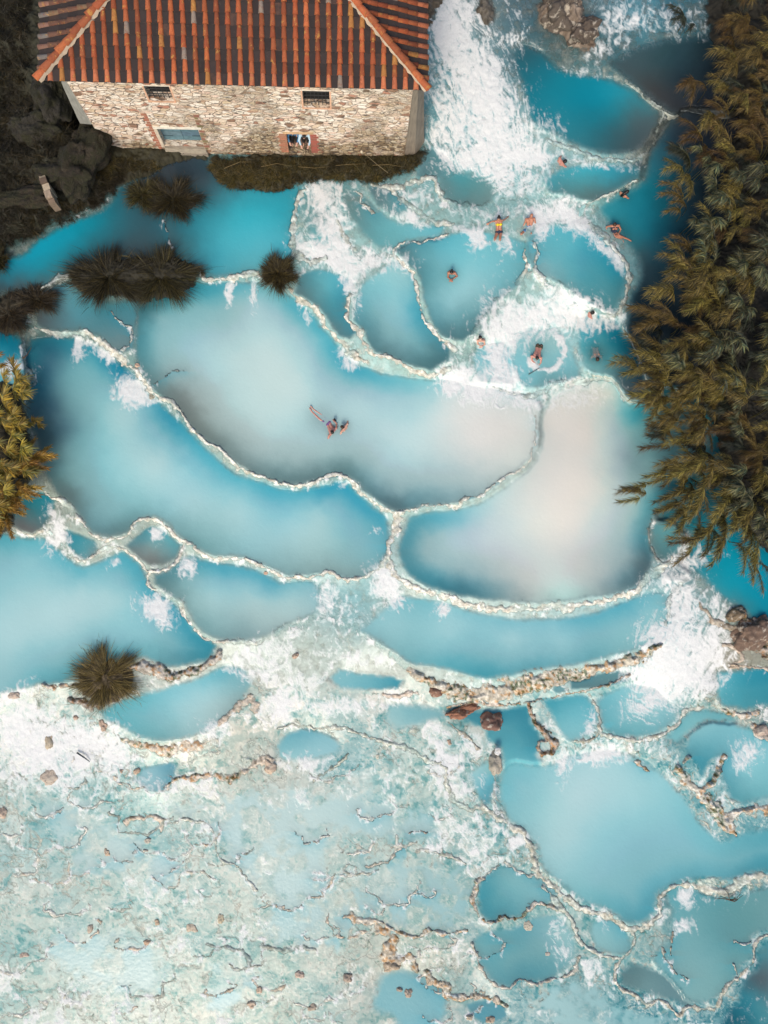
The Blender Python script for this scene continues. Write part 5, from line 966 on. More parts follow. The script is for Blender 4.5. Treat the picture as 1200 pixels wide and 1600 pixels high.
# ------------------------------------------------------------------ PLANTS
M_LEAF, nt, bs = mat('blade_leaf')
c = attr(nt, 'col'); oi = nt.nodes.new('ShaderNodeObjectInfo')
hs = nt.nodes.new('ShaderNodeHueSaturation'); nt.links.new(c, hs.inputs['Color'])
nt.links.new(mrange(nt, oi.outputs['Random'], 0, 1, .485, .512), hs.inputs['Hue']); nt.links.new(mrange(nt, oi.outputs['Random'], 0, 1, .70, 1.25), hs.inputs['Value'])
nt.links.new(hs.outputs[0], bs.inputs['Base Color']); bs.inputs['Roughness'].default_value = .55
tr = nt.nodes.new('ShaderNodeBsdfTranslucent'); nt.links.new(hs.outputs[0], tr.inputs[0]); ms = nt.nodes.new('ShaderNodeMixShader'); ms.inputs[0].default_value = .28
nt.links.new(bs.outputs[0], ms.inputs[1]); nt.links.new(tr.outputs[0], ms.inputs[2]); nt.links.new(ms.outputs[0], nt.nodes['Material Output'].inputs[0])

def blades(root, d0, L, W, droop, col, segs=4, twist=None, tipw=.0, basew=.5):
    """root,d0 (n,3); L,W,droop (n,); col (n,3) sRGB 0..255 -> V,F,C"""
    n = len(L); t = np.linspace(0, 1, segs+1)
    d0 = d0/np.linalg.norm(d0, axis=1, keepdims=True)
    p = root[:, None]+d0[:, None]*(L[:, None]*t)[..., None]; p[..., 2] -= (droop*L)[:, None]*t**2
    side = np.cross(d0, [0, 0, 1.]); side /= np.linalg.norm(side, axis=1, keepdims=True)+1e-6
    if twist is not None:
        up = np.cross(side, d0); side = side*np.cos(twist)[:, None]+up*np.sin(twist)[:, None]
    prof = np.minimum(1, basew+t*2.2*(1-basew))*np.clip(1-t, 0, 1)**.75+tipw
    w_ = (W[:, None]*prof)[..., None]*side[:, None]*.5
    V = np.stack([p-w_, p+w_], 2).reshape(-1, 3)
    b = (np.arange(n)*(segs+1)*2)[:, None]+np.arange(segs)[None]*2
    Fq = np.stack([b, b+1, b+3, b+2], -1).reshape(-1, 4)
    C = np.repeat(lin(np.clip(col, 2, 250)), (segs+1)*2, axis=0)
    return V, Fq, C
def tubemesh(pts, rad, n, c):
    mb = MB(); mb.tube(pts, rad, n, c); return mb

# ---- giant reeds: a bending cane with two ranks of long blades
def reed_parts(seed, h, reach, nl, Lr, Wr, cols, t0=.25, dens_tip=1.0, droop=(.35, .9), plume=False):
    r = np.random.default_rng(seed)
    cane = lambda t: np.stack([reach*t**2.1+.12*np.sin(t*5+seed)*t, .18*np.sin(t*3.1+seed*2)*t, h*(t-.30*t**3.2)], -1)
    T = t0+(1-t0)*r.random(nl)**(1/dens_tip); T.sort()
    root = cane(T); tg = cane(np.minimum(T+.02, 1.02))-cane(T-.02); tg /= np.linalg.norm(tg, axis=1, keepdims=True)
    sgn = np.where(np.arange(nl) % 2, 1., -1.)
    az = sgn*r.uniform(.15, 1.2, nl)+r.normal(0, .28, nl)
    hor = np.stack([tg[:, 0]*np.cos(az)-tg[:, 1]*np.sin(az)+.2*np.cos(az), tg[:, 0]*np.sin(az)+tg[:, 1]*np.cos(az)+.6*np.sin(az), np.zeros(nl)], -1)
    hor /= np.linalg.norm(hor, axis=1, keepdims=True)
    d0 = hor*r.uniform(.55, 1.0, nl)[:, None]+tg*.7+np.array([0, 0, 1])*r.uniform(.0, .45, nl)[:, None]
    L = r.uniform(Lr[0], Lr[1], nl)*(1-.2*np.clip((T-.8)/.2, 0, 1)); W = r.uniform(Wr[0], Wr[1], nl)
    ci = r.integers(0, len(cols), nl); col = np.array(cols, float)[ci]*r.uniform(.7, 1.2, nl)[:, None]
    V, Fq, C = blades(root, d0, L, W, r.uniform(*droop, nl), col, 5, r.normal(0, .6, nl))
    lm = np_mesh('foliage', V, Fq, M_LEAF, C)
    mb = MB(); tt = np.linspace(0, 1, 12); cp = cane(tt); mb.tube([tuple(q) for q in cp], list(np.linspace(.016, .005, 12)), 5, rgb(92, 88, 48))
    me = bpy.data.meshes.new('stem'); me.from_pydata(mb.v, [], mb.f); ca = me.color_attributes.new('col', 'FLOAT_COLOR', 'POINT')
    cc_ = np.ones((len(mb.v), 4), np.float32); cc_[:, :3] = np.array(mb.c); ca.data.foreach_set('color', cc_.ravel()); me.materials.append(M_LEAF)
    return lm, me, cane(np.array([1.0]))[0]
OLV = [(168, 150, 74), (116, 104, 46), (138, 120, 54), (92, 84, 38), (156, 136, 66), (62, 54, 28), (50, 46, 26)]
BRN = [(98, 78, 38), (112, 88, 42), (80, 66, 34), (126, 102, 50)]
GRN = [(88, 88, 56), (106, 104, 66), (68, 74, 48), (116, 112, 70), (58, 60, 38), (84, 102, 80)]
DRK = [(52, 60, 46), (60, 62, 42), (44, 48, 36), (64, 72, 58)]
YEL = [(176, 152, 60), (150, 134, 54), (190, 168, 78), (126, 118, 50), (140, 140, 84), (170, 140, 52)]
GLD = [(176, 136, 48), (160, 120, 44), (190, 156, 70), (140, 112, 44)]
KINDS = {
 'feather': [reed_parts(i, 4.3, 2.0, 250, (.22, .66), (.015, .030), OLV, .35, 1.25, (.15, 1.1)) for i in (1, 2, 3)],
 'rust': [reed_parts(i, 3.6, 2.0, 210, (.20, .58), (.014, .026), BRN, .35, 1.25, (.15, 1.1)) for i in (4, 5)],
 'broad': [reed_parts(i, 4.7, 1.2, 64, (.34, .66), (.034, .062), GRN, .5, 1.5, (.3, 1.1)) for i in (6, 7, 8)],
 'dark': [reed_parts(i, 3.2, 1.5, 170, (.3, .6), (.03, .05), DRK, .25, 1.1, (.3, .8)) for i in (9, 10)],
 'yellow': [reed_parts(i, 3.4, .9, 70, (.4, .75), (.055, .085), YEL, .35, 1.5, (.15, .5)) for i in (11, 12, 13)],
 'gold': [reed_parts(i, 2.9, 1.3, 170, (.2, .42), (.03, .048), GLD, .4, 1.4, (.15, .5)) for i in (14, 15)],
}
used_mesh = {}
def reed(kind, u, v, deg, sc, label, group, rr_=random.Random(3), canes=4):
    """place a reed so that its nodding tip hangs over photo point (u, v) and it leans towards compass deg (0 = right, 90 = up the picture)"""
    ks = KINDS[kind]; lm, sm, tip = ks[rr_.randrange(len(ks))]
    an = R(deg); ca, sa = math.cos(an), math.sin(an); tx, ty = tip[0]*sc, tip[1]*sc
    gz = level(u, v)+.1; tp = PV(u, v, gz+tip[2]*sc)
    loc = Vector((tp.x-(tx*ca-ty*sa), tp.y-(tx*sa+ty*ca), gz-.15))
    o = empty('giant_reed', loc, label, 'reed', group, an)
    for k in range(canes):
        if k: lm, sm, tip = ks[rr_.randrange(len(ks))]
        st = link('stem', sm, o); q_ = sc if k == 0 else sc*rr_.uniform(.72, 1.0); st.scale = (q_, q_, q_)
        if k: st.rotation_euler = (0, 0, rr_.gauss(0, .5)); st.location = (rr_.uniform(-.3, .2), rr_.uniform(-.35, .35), 0)
        link('foliage', lm, st)
    return o
rq = random.Random(21)
MARKS = [(-99, 'at the top edge'), (60, 'beside the dark top basin'), (150, 'right of the cyan upper pool'), (240, 'below the dark basin'), (320, 'beside the blue channel'), (400, 'right of the pale round rim'), (480, 'right of the foaming terrace'), (560, 'level with the submerged bather'), (640, 'beside the pale pool'), (720, 'right of the pale pool'), (790, 'above the lowest cyan channel')]
ORD = ['first', 'second', 'third', 'fourth', 'fifth', 'sixth', 'seventh', 'eighth', 'ninth', 'tenth', 'eleventh', 'twelfth', 'thirteenth', 'fourteenth', 'fifteenth', 'sixteenth', 'seventeenth', 'eighteenth', 'nineteenth', 'twentieth']+['farther']*60
ALLR = []
WSH = {}
def where(u, v): return [t for y_, t in MARKS if v >= y_][-1]
def relabel(items, fmt):
    d = {}
    for o, key, sk in items: d.setdefault(key, []).append((sk, o))
    for key, L in d.items():
        L.sort(key=lambda q: q[0])
        for n_, (sk, o) in enumerate(L): o['label'] = fmt(key, ORD[n_] if len(L) > 1 else 'only')
# (kind, u, v, lean) traced tips on the left fringe of the reed bank, leaning out over the water
EDGE = [('rust', 1065, 130, 215), ('dark', 1050, 222, 170), ('feather', 1042, 262, 205), ('rust', 1035, 300, 190), ('rust', 1070, 210, 200), ('feather', 1100, 190, 230), ('broad', 1110, 275, 190), ('broad', 1125, 310, 210), ('rust', 1092, 250, 210),
 ('feather', 1035, 395, 185), ('rust', 1050, 380, 175), ('feather', 1050, 430, 190), ('feather', 1018, 452, 195), ('feather', 1075, 455, 200), ('rust', 985, 478, 175), ('rust', 1020, 485, 180), ('dark', 995, 505, 180), ('dark', 1000, 530, 185), ('feather', 992, 548, 185), ('feather', 960, 566, 190), ('feather', 1000, 575, 190), ('feather', 1010, 596, 195), ('feather', 1040, 560, 185), ('feather', 990, 618, 190), ('feather', 1015, 632, 200), ('feather', 1050, 625, 195), ('feather', 1040, 650, 200), ('rust', 1005, 700, 190), ('feather', 1045, 690, 195), ('feather', 1060, 715, 195), ('feather', 1030, 725, 190), ('feather', 1010, 745, 195), ('feather', 1050, 745, 200), ('feather', 1080, 735, 205), ('feather', 1020, 660, 190), ('feather', 1065, 660, 200), ('feather', 1000, 600, 185), ('dark', 1020, 668, 185), ('feather', 1075, 690, 215), ('rust', 1085, 672, 210),
 ('feather', 970, 768, 200), ('feather', 1028, 800, 205), ('feather', 1040, 778, 200), ('feather', 1060, 790, 215), ('feather', 1045, 820, 215), ('feather', 1080, 810, 225), ('feather', 1100, 870, 235), ('feather', 1112, 885, 245), ('feather', 1125, 862, 240), ('feather', 1145, 830, 240), ('feather', 1180, 905, 250), ('rust', 1195, 925, 255), ('feather', 1185, 880, 250), ('feather', 1120, 800, 220), ('dark', 1100, 760, 210)]
for i, (kd, u, v, dg) in enumerate(EDGE):
    o = reed(kd, u, v, dg+rq.uniform(-8, 8), rq.uniform(.8, 1.05), 'x', kd+' reeds along the fringe of the reed bank', rr_=rq)
    ALLR.append((o, ({'feather': 'olive', 'rust': 'rusty brown', 'dark': 'dark', 'broad': 'grey green'}[kd], where(u, v)), v+u*.01))
relabel(ALLR, lambda k_, n_: '%s %s reed from the top over the water, %s' % (n_, k_[0], k_[1])); ALLR = []
rq = random.Random(77)
def inpoly(x, y, p):
    c_ = False
    for (x0, y0), (x1, y1) in zip(p, p[1:]+p[:1]):
        if (y0 > y) != (y1 > y) and x < (x1-x0)*(y-y0)/(y1-y0)+x0: c_ = not c_
    return c_
BANK = [(1150, -40), (1110, 80), (1100, 170), (1120, 240), (1110, 330), (1085, 400), (1070, 470), (1040, 530), (1045, 640), (1080, 700), (1110, 770), (1150, 810), (1200, 860), (1270, 880), (1270, -40)]
cnt = 0; pts_ = []
while cnt < 176:
    u, v = rq.uniform(1040, 1260), rq.uniform(-30, 870)
    if not inpoly(u, v, BANK) or any((u-a_)**2+(v-b_)**2 < 19**2 for a_, b_ in pts_): 
        if rq.random() > .002: continue
    if u > 1215 and rq.random() < .4: continue
    pts_.append((u, v)); cnt += 1
    p_ = rq.random(); far = sst(1080, 1150, u)
    if v < 230: kd = 'rust' if p_ < .45 else ('dark' if p_ < .8 else 'feather')
    elif 430 < v < 640 and u > 1110: kd = 'broad' if p_ < .62 else ('feather' if p_ < .85 else 'dark')
    else: kd = 'feather' if p_ < .42 else ('broad' if p_ < .42+.3*far+.05 else ('rust' if p_ < .85 else 'dark'))
    o = reed(kd, u, v, rq.gauss(205, 35), rq.uniform(.75, 1.1)*(.9 if kd != 'broad' else 1), 'x', kd+' reeds inside the reed bank', rr_=rq)
    ALLR.append((o, ({'feather': 'olive feathery', 'rust': 'rusty brown', 'dark': 'dark shaded', 'broad': 'grey green'}[kd], where(u, v)), u))
relabel(ALLR, lambda k_, n_: '%s %s reed inland from the water, %s' % (n_, k_[0], k_[1])); ALLR = []
# left edge clump
LEFT = [('yellow', 40, 590, 20), ('yellow', 30, 600, 10), ('yellow', 10, 610, 40), ('yellow', 45, 612, 0), ('yellow', 28, 645, 0), ('yellow', 38, 662, 0), ('yellow', 60, 655, 20), ('yellow', 15, 655, 30), ('yellow', 30, 680, -5), ('yellow', 45, 700, 0), ('yellow', 20, 700, 10), ('gold', 88, 712, 0), ('gold', 72, 706, 10), ('gold', 60, 722, 0), ('yellow', 48, 738, -10), ('yellow', 25, 730, 0), ('gold', 66, 762, -20), ('yellow', 15, 765, -10), ('gold', 32, 800, -20), ('gold', 28, 780, -10), ('gold', 22, 838, -60), ('gold', 8, 820, -40), ('yellow', 5, 790, 0), ('yellow', 0, 750, 0), ('yellow', 0, 690, 0), ('yellow', -5, 640, 0), ('yellow', -10, 720, 0), ('gold', 3, 552, 20), ('gold', 5, 765, -40), ('yellow', 8, 725, -30)]
for kd, u, v, dg in LEFT:
    one = (u, v) == (88, 712); out = (u, v) == (60, 655)
    lb = 'golden plumed reed reaching farthest right from the left edge clump' if one else ('small yellow reed standing apart above the golden plume at the left edge' if out else {'yellow': 'yellow green reed with broad pointed blades in the left edge clump', 'gold': 'golden plumed reed in the left edge clump'}[kd])
    o = reed(kd, u-6, v, dg+rq.uniform(-12, 12), rq.uniform(.8, 1.0)*(.7 if out else 1), lb, kd+' reeds of the left edge clump', rr_=rq)
    if not one and not out: ALLR.append((o, ({'yellow': 'yellow green', 'gold': 'golden plumed'}[kd], ', at the picture edge' if u < 12 else ''), v+u*.01))
relabel(ALLR, lambda k_, n_: '%s %s reed from the top in the left edge clump%s' % (n_, k_[0], k_[1]))

# ---- sedge tussocks
def tussock(u, v, rx, ry, label, cols, n=1500, h=.45, group='sedge tussocks in the pools', seed=0, edge_trim=1.0):
    n = int(n*1.7); r = np.random.default_rng(100+seed); z = level(u, v)+.18; c0 = PV(u, v, z); sx = rx/32.; sy = ry/32.
    o = empty('sedge_tussock', c0, label, 'tussock', group)
    az = r.uniform(0, 2*np.pi, n); rad = r.random(n)**.6*.62; az = az+.35*np.sin(az*5+seed)+.2*np.sin(az*11+seed*2)
    root = np.stack([np.cos(az)*rad*sx, np.sin(az)*rad*sy, .06*r.random(n)], -1)
    d0 = np.stack([np.cos(az)*sx, np.sin(az)*sy, r.uniform(.15, 1.5, n)*h*1.6], -1); Ln = np.linalg.norm(d0*[1, 1, 0.3], axis=1)
    inn = np.arange(n) < n*.42; root[inn, :2] *= r.uniform(.3, 1.5, (inn.sum(), 1)); d0[inn, :2] *= .55
    tn = fbm(az*1.6+20+seed, rad*5, 3, seed)[:, None]; d0 += r.normal(0, .22, (n, 3))+(np.stack([np.sin(tn[:, 0]*22), np.cos(tn[:, 0]*19), 0*tn[:, 0]], -1))*.38
    L = Ln*r.uniform(.3, .8, n)*edge_trim+.12; W = r.uniform(.012, .024, n); inn = np.arange(n) < n*.45; root[inn, :2] *= r.uniform(.1, 1.6, (inn.sum(), 1)); d0[inn, :2] *= .6; L[inn] *= .62
    ci = r.integers(0, len(cols), n); col = np.array(cols, float)[ci]*r.uniform(.6, 1.25, n)[:, None]
    V, Fq, C = blades(root, d0, L, W, r.uniform(.2, .7, n), col, 4, r.normal(0, .5, n), basew=.9)
    link('blades', np_mesh('blades', V, Fq, M_LEAF, C), o)
    # the matted root crown
    bm = bmesh.new(); bmesh.ops.create_icosphere(bm, subdivisions=4, radius=1)
    for w_ in bm.verts:
        k_ = 1+.25*(math.sin(w_.co.x*7+seed)*math.cos(w_.co.y*6)); w_.co = Vector((w_.co.x*sx*.5*k_, w_.co.y*sy*.5*k_, w_.co.z*.20*k_-.10))
    me = bpy.data.meshes.new('root_crown'); bm.to_mesh(me); bm.free(); ca = me.color_attributes.new('col', 'FLOAT_COLOR', 'POINT')
    ca.data.foreach_set('color', np.tile(np.array(rgb(*[q*.75 for q in cols[1]])+(1,), np.float32), len(me.vertices))); me.materials.append(M_V); link('root_crown', me, o)
    return o
DT = [(60, 55, 26), (50, 47, 22), (74, 66, 32), (40, 38, 18), (92, 82, 42)]
MT = [(110, 92, 48), (90, 76, 40), (128, 108, 60), (76, 64, 34), (140, 120, 72)]
tussock(172, 434, 66, 42, 'large dark round sedge tussock, left one of the two grown together across the rim', DT, 2600, seed=1)
tussock(252, 432, 58, 44, 'large dark sedge tussock, right one of the two grown together across the rim', DT, 2400, seed=2)
tussock(272, 312, 44, 34, 'dark sedge tussock in the slate water below the house hatch', DT, 1800, seed=3)
tussock(225, 305, 30, 26, 'small dim sedge tussock between the bank and the tussock below the hatch', DT, 1100, seed=4)
tussock(436, 428, 30, 32, 'small round brown sedge tussock at the end of the thin white rim', [(88, 78, 40), (72, 64, 32), (102, 90, 46), (56, 50, 26)], 1500, seed=5)
tussock(165, 1058, 50, 47, 'straw coloured spiky sedge tussock on the rock rim at lower left', MT, 2200, seed=6)
tussock(58, 468, 34, 22, 'flat brown tussock on the rim at the left end of the small grey pool', [(74, 64, 34), (60, 52, 28), (88, 76, 42)], 1100, h=.25, seed=7)
tussock(15, 490, 34, 34, 'flat brown tussock at the left picture edge below the cyan channel', [(72, 62, 36), (58, 50, 30), (88, 74, 44)], 1200, h=.25, seed=8)
tussock(0, 405, 16, 22, 'tiny dark tussock cut by the left picture edge in the cyan channel', DT, 700, seed=9)

# ---- grass on the banks: one mass nobody could count
def grass(name, label, polys, n, cols, Lr, seed, group=None):
    r = np.random.default_rng(seed); R_ = []
    while len(R_) < n:
        po = polys[r.integers(len(polys))]; a_ = np.array(po); u, v = r.uniform(a_[:, 0].min(), a_[:, 0].max()), r.uniform(a_[:, 1].min(), a_[:, 1].max())
        if inpoly(u, v, po): R_.append((u, v))
    R_ = np.array(R_); j = np.clip(((R_[:, 0]+70)/ST).astype(int), 0, NU-1); i = np.clip(((R_[:, 1]+70)/ST).astype(int), 0, NV-1)
    base = XY[i, j].copy(); base[:, 2] = TZ[i, j]
    cl = fbm(R_[:, 0]/14, R_[:, 1]/14, 3, seed); az = cl*14+r.normal(0, .8, n)
    d0 = np.stack([np.cos(az), np.sin(az), r.uniform(.2, 1.2, n)], -1)
    L = r.uniform(Lr[0], Lr[1], n)*(.5+cl); col = np.array(cols, float)[r.integers(0, len(cols), n)]*(.45+1.1*cl)[:, None]
    V, Fq, C = blades(base, d0, L, r.uniform(.012, .024, n), r.uniform(.3, .9, n), col, 3, r.normal(0, .5, n), basew=.9)
    o = link(name, np_mesh(name, V, Fq, M_LEAF, C)); tag(o, label, 'grass', kind='stuff')
GR = [(58, 52, 22), (48, 46, 20), (72, 62, 28), (44, 40, 20), (84, 70, 36)]
grass('bank_grass', 'dark olive grass on the strip along the foot of the house', [[(325, 258), (440, 254), (655, 250), (655, 264), (640, 274), (590, 284), (540, 282), (480, 286), (440, 300), (380, 302), (345, 292), (325, 268)], [(145, 205), (180, 256), (330, 262), (250, 268), (200, 275), (150, 300), (130, 280)]], 30000, GR, (.16, .42), 5)
grass('slope_grass', 'rough dark grass on the earth slope left of the house', [[(-60, -60), (64, -60), (62, 180), (110, 200), (160, 260), (60, 310), (-60, 330)], [(-20, 320), (60, 330), (150, 280), (205, 262), (190, 288), (160, 318), (110, 342), (50, 368), (5, 388), (-60, 396)]], 60000, [tuple(.72*w_ for w_ in q) for q in GR], (.22, .6), 6)
# ------------------------------------------------------------------ ROCKS AND DRIFTWOOD
M_ROCK, nt, bs = mat('travertine_rock')
c = attr(nt, 'col'); p_ = geo(nt); n1 = noise(nt, 10, 7, .7, .3, p_); n2 = noise(nt, 3.5, 4, .6, .2, p_)
c1 = mix(nt, mrange(nt, n1, .5, .66, 0, .55, True), c, s2l(92, 78, 64)); c1 = mix(nt, mrange(nt, n2, .52, .66, 0, .6, True), c1, s2l(206, 196, 178))
nt.links.new(c1, bs.inputs['Base Color']); bs.inputs['Roughness'].default_value = .8; nt.links.new(bump(nt, n1, .05), bs.inputs['Normal'])
from mathutils import noise as mnoise
def lump(rx, ry, rz, seed, sub=4, rough=.28, flat=0):
    bm = bmesh.new(); bmesh.ops.create_icosphere(bm, subdivisions=sub, radius=1)
    for q in bm.verts:
        p = q.co.copy(); sd_ = Vector((seed*3.1, seed*1.7, seed*.9))
        k = 1+rough*1.5*mnoise.noise(p*1.1+sd_)+rough*.7*mnoise.noise(p*2.7+sd_)+rough*.35*mnoise.noise(p*6+sd_)
        d = p.normalized(); bx = (abs(d.x)**4+abs(d.y)**4+abs(d.z)**4)**-.25
        k *= .55+.45*bx
        q.co = Vector((p.x*rx*k, p.y*ry*k, p.z*rz*k))
    return bm
def bm_obj(bm, name, m_, c, parent=None, loc=None):
    me = bpy.data.meshes.new(name); bm.to_mesh(me); bm.free()
    ca = me.color_attributes.new('col', 'FLOAT_COLOR', 'POINT'); ca.data.foreach_set('color', np.tile(np.array(tuple(c)+(1,), np.float32), len(me.vertices)))
    me.polygons.foreach_set('use_smooth', [True]*len(me.polygons)); me.materials.append(m_); return link(name, me, parent, loc)
M_CLIFF, nt, bs = mat('mossy_cliff_rock')
c = attr(nt, 'col'); p_ = geo(nt); n1 = noise(nt, 5, 9, .72, .5, p_); n2 = noise(nt, 2.2, 6, .65, .3, p_)
c1 = mix(nt, mrange(nt, n1, .40, .62, 0, .8, True), c, s2l(34, 31, 22)); c1 = mix(nt, mrange(nt, n2, .42, .56, 0, .9, True), c1, s2l(46, 46, 24)); c1 = mix(nt, mrange(nt, noise(nt, 13, 5, .7, .3, p_), .62, .72, 0, .5, True), c1, s2l(128, 118, 98))
nt.links.new(c1, bs.inputs['Base Color']); bs.inputs['Roughness'].default_value = .9; nt.links.new(bump(nt, n1, .25), bs.inputs['Normal'])
def rock(u, v, rx, ry, h, c, label, rot=0, name='rock', dz=0, group=None, seed=None):
    seed = seed if seed is not None else u*.37+v*.11
    z = level(u, v); bm = lump(rx/32., ry/32., h, seed, 5 if rx > 20 else 4, .42 if rx > 20 else .3)
    o = bm_obj(bm, name, M_ROCK, rgb(*c), None, PV(u, v, z+h*.25+dz)); o.rotation_euler = (0, 0, R(rot)); tag(o, label, 'rock', group); return o
ROCKS = [
 (767, 1127, 18, 14, .42, (122, 92, 80), 'reddish brown boulder standing in the blue water below the middle of the rock bar', 15),
 (722, 1110, 24, 9, .32, (150, 104, 80), 'long rusty orange rock leaning under the left part of the rock bar', 12),
 (682, 1080, 11, 9, .25, (138, 104, 86), 'brown knobbly rock at the left end of the rock bar', 0),
 (774, 1192, 10, 17, .3, (172, 164, 148), 'upright grey oblong rock carrying a white stone in the blue water', 0),
 (462, 1024, 9, 5, .2, (178, 128, 98), 'orange brown pebble shaped rock on the white foam terrace', 30),
 (422, 1197, 12, 15, .2, (194, 156, 126), 'pinkish wedge rock beside the small blue pools left of centre', 30),
 (162, 1132, 8, 11, .2, (184, 134, 104), 'orange rock in the rapids just below the straw coloured tussock', 20),
 (119, 1121, 5, 5, .14, (186, 132, 104), 'small orange stone left of the rock below the tussock', 0),
 (22, 1086, 11, 7, .14, (192, 156, 138), 'flat pink ring shaped rock at the left end of the foam terrace', 0),
 (78, 1158, 8, 16, .14, (176, 152, 114), 'ochre streaked rock amid the white rapids on the left', 0),
 (78, 1213, 15, 14, .12, (184, 158, 138), 'pale pinkish slab under thin foam below the left rapids', 0),
 (4, 1268, 10, 12, .18, (182, 142, 118), 'pink rock cut by the left picture edge', 0),
 (215, 1204, 8, 5, .14, (200, 148, 108), 'orange stone at the left tip of the small slate blue pool', 20),
 (190, 1204, 4, 4, .10, (190, 140, 110), 'tiny orange stone left of the one at the slate blue pool', 0),
 (168, 1331, 6, 8, .12, (196, 152, 112), 'small orange stone in the milky terrace at lower left', 0),
 (232, 1312, 7, 6, .12, (186, 178, 160), 'round pale stone above its smaller neighbour on the lower left terrace', 0),
 (228, 1328, 5, 4, .10, (186, 178, 160), 'small round pale stone below its larger neighbour on the lower left terrace', 0),
 (230, 1471, 8, 5, .12, (206, 142, 96), 'bright orange stone in the milky terrace near the bottom', 10),
 (246, 1440, 5, 7, .10, (198, 152, 108), 'narrow orange stone above the bright orange one near the bottom', 30),
 (38, 1491, 9, 5, .10, (204, 162, 140), 'pink flat stone at the lower left edge of the terrace', 0),
 (142, 1450, 6, 8, .10, (170, 146, 124), 'brown grey stone in the lower left terrace', 0),
 (300, 1450, 12, 9, .06, (206, 182, 152), 'pale beige patch rock just under the film of water', 0),
 (345, 1435, 7, 9, .10, (178, 164, 120), 'mossy ochre stone near the bottom left of centre', 0),
 (405, 1545, 6, 8, .12, (206, 158, 126), 'salmon stone standing upright near the bottom', 0),
 (394, 1568, 10, 7, .14, (186, 148, 116), 'broad ochre stone with a dark collar near the bottom', 0),
 (468, 1522, 10, 8, .12, (194, 152, 132), 'rose coloured stone amid the rubble near the bottom', 0),
 (488, 1573, 9, 7, .12, (160, 132, 106), 'brown curled stone at the bottom of the rubble', 0),
 (544, 1526, 10, 9, .16, (120, 92, 76), 'dark brown rock amid the rubble near the bottom', 0),
 (612, 1508, 16, 10, .22, (158, 124, 84), 'ochre boulder overhanging the small blue pool at bottom centre', 10),
 (638, 1550, 8, 9, .18, (150, 110, 84), 'brown boulder at the right end of the small blue pool at bottom centre', 0),
 (624, 1545, 6, 5, .14, (120, 98, 84), 'dark knob left of the brown boulder in the bottom centre pool', 0),
 (672, 1531, 9, 9, .18, (186, 150, 108), 'honey coloured round rock in the bottom cluster', 0),
 (690, 1536, 8, 8, .16, (196, 170, 136), 'tan round rock right of the honey coloured one', 0),
 (696, 1550, 9, 9, .14, (212, 200, 180), 'cream round rock below the tan one', 0),
 (724, 1557, 8, 8, .16, (206, 190, 168), 'cream boulder at the left of the dark bottom pool', 0),
 (745, 1556, 8, 7, .16, (176, 150, 122), 'tan boulder above the dark bottom pool', 0),
 (775, 1560, 8, 9, .16, (190, 172, 148), 'buff boulder at the right of the dark bottom pool', 0),
 (733, 1588, 8, 6, .16, (160, 136, 104), 'brown ring shaped rock at the bottom edge', 0),
 (765, 1592, 9, 7, .16, (150, 120, 92), 'brown rock at the bottom edge right of the ring shaped one', 0),
 (825, 1446, 10, 10, .07, (186, 180, 156), 'round flat beige disc of stone below the small round blue pool', 0),
 (855, 1490, 5, 4, .04, (192, 180, 168), 'faint pinkish stone under the surface of the lower blue pool', 0),
 (590, 1182, 4, 5, .05, (206, 214, 196), 'small pale square stone in the milky blue centre', 0),
 (702, 1159, 4, 6, .12, (166, 112, 86), 'rust red stone beside the ring of travertine under the bar', 20),
 (1145, 1040, 10, 6, .16, (160, 130, 98), 'ochre rock at the right side of the big rapids', 0),
 (1148, 1008, 8, 5, .16, (180, 150, 110), 'pale ochre rock above the others at the right side of the rapids', 0),
 (416, 895, 5, 4, .10, (176, 112, 86), 'tiny rust coloured stone on the rim left of centre', 30),
 (215, 571, 5, 4, .12, (182, 122, 92), 'rust coloured stone on the upper left rim above the round foam patch', 0),
 (239, 619, 8, 6, .16, (104, 108, 92), 'dark mossy rock lodged on the rim right of the round foam patch', 30),
 (908, 52, 22, 20, .7, (112, 98, 86), 'brown cliff boulder between the two waterfalls at the top', 20),
 (875, 20, 26, 24, .8, (122, 110, 98), 'large grey brown cliff rock at the top edge between the waterfalls', 0),
 (1178, 985, 30, 24, .45, (112, 92, 78), 'big shaggy brown boulder at the right edge beside the rapids', 20),
 (1150, 960, 16, 10, .3, (122, 106, 84), 'brown ledge rock reaching left from the shaggy boulder', 30),
 (1188, 1140, 12, 9, .25, (178, 160, 146), 'pale pinkish rock at the right edge below the blue channel', 10),
]
for q in ROCKS:
    sm_ = q[4] <= .22; c_ = q[5]
    if sm_: c_ = tuple(.4*a_+.6*b_ for a_, b_ in zip(c_, (198, 190, 174)))
    if q[1] < 100: c_ = tuple(.72*a_ for a_ in c_)
    rock(q[0], q[1], q[2]*(.74 if sm_ else .95), q[3]*(.74 if sm_ else .95), q[4], c_, q[6], q[7], dz=-q[4]*(.68 if sm_ else .12))
ws = rock(778, 1174, 5, 5.5, .08, (226, 226, 222), 'bright white stone lying on top of the upright oblong rock', 0, 'stone', .28)
ws['category'] = 'stone'
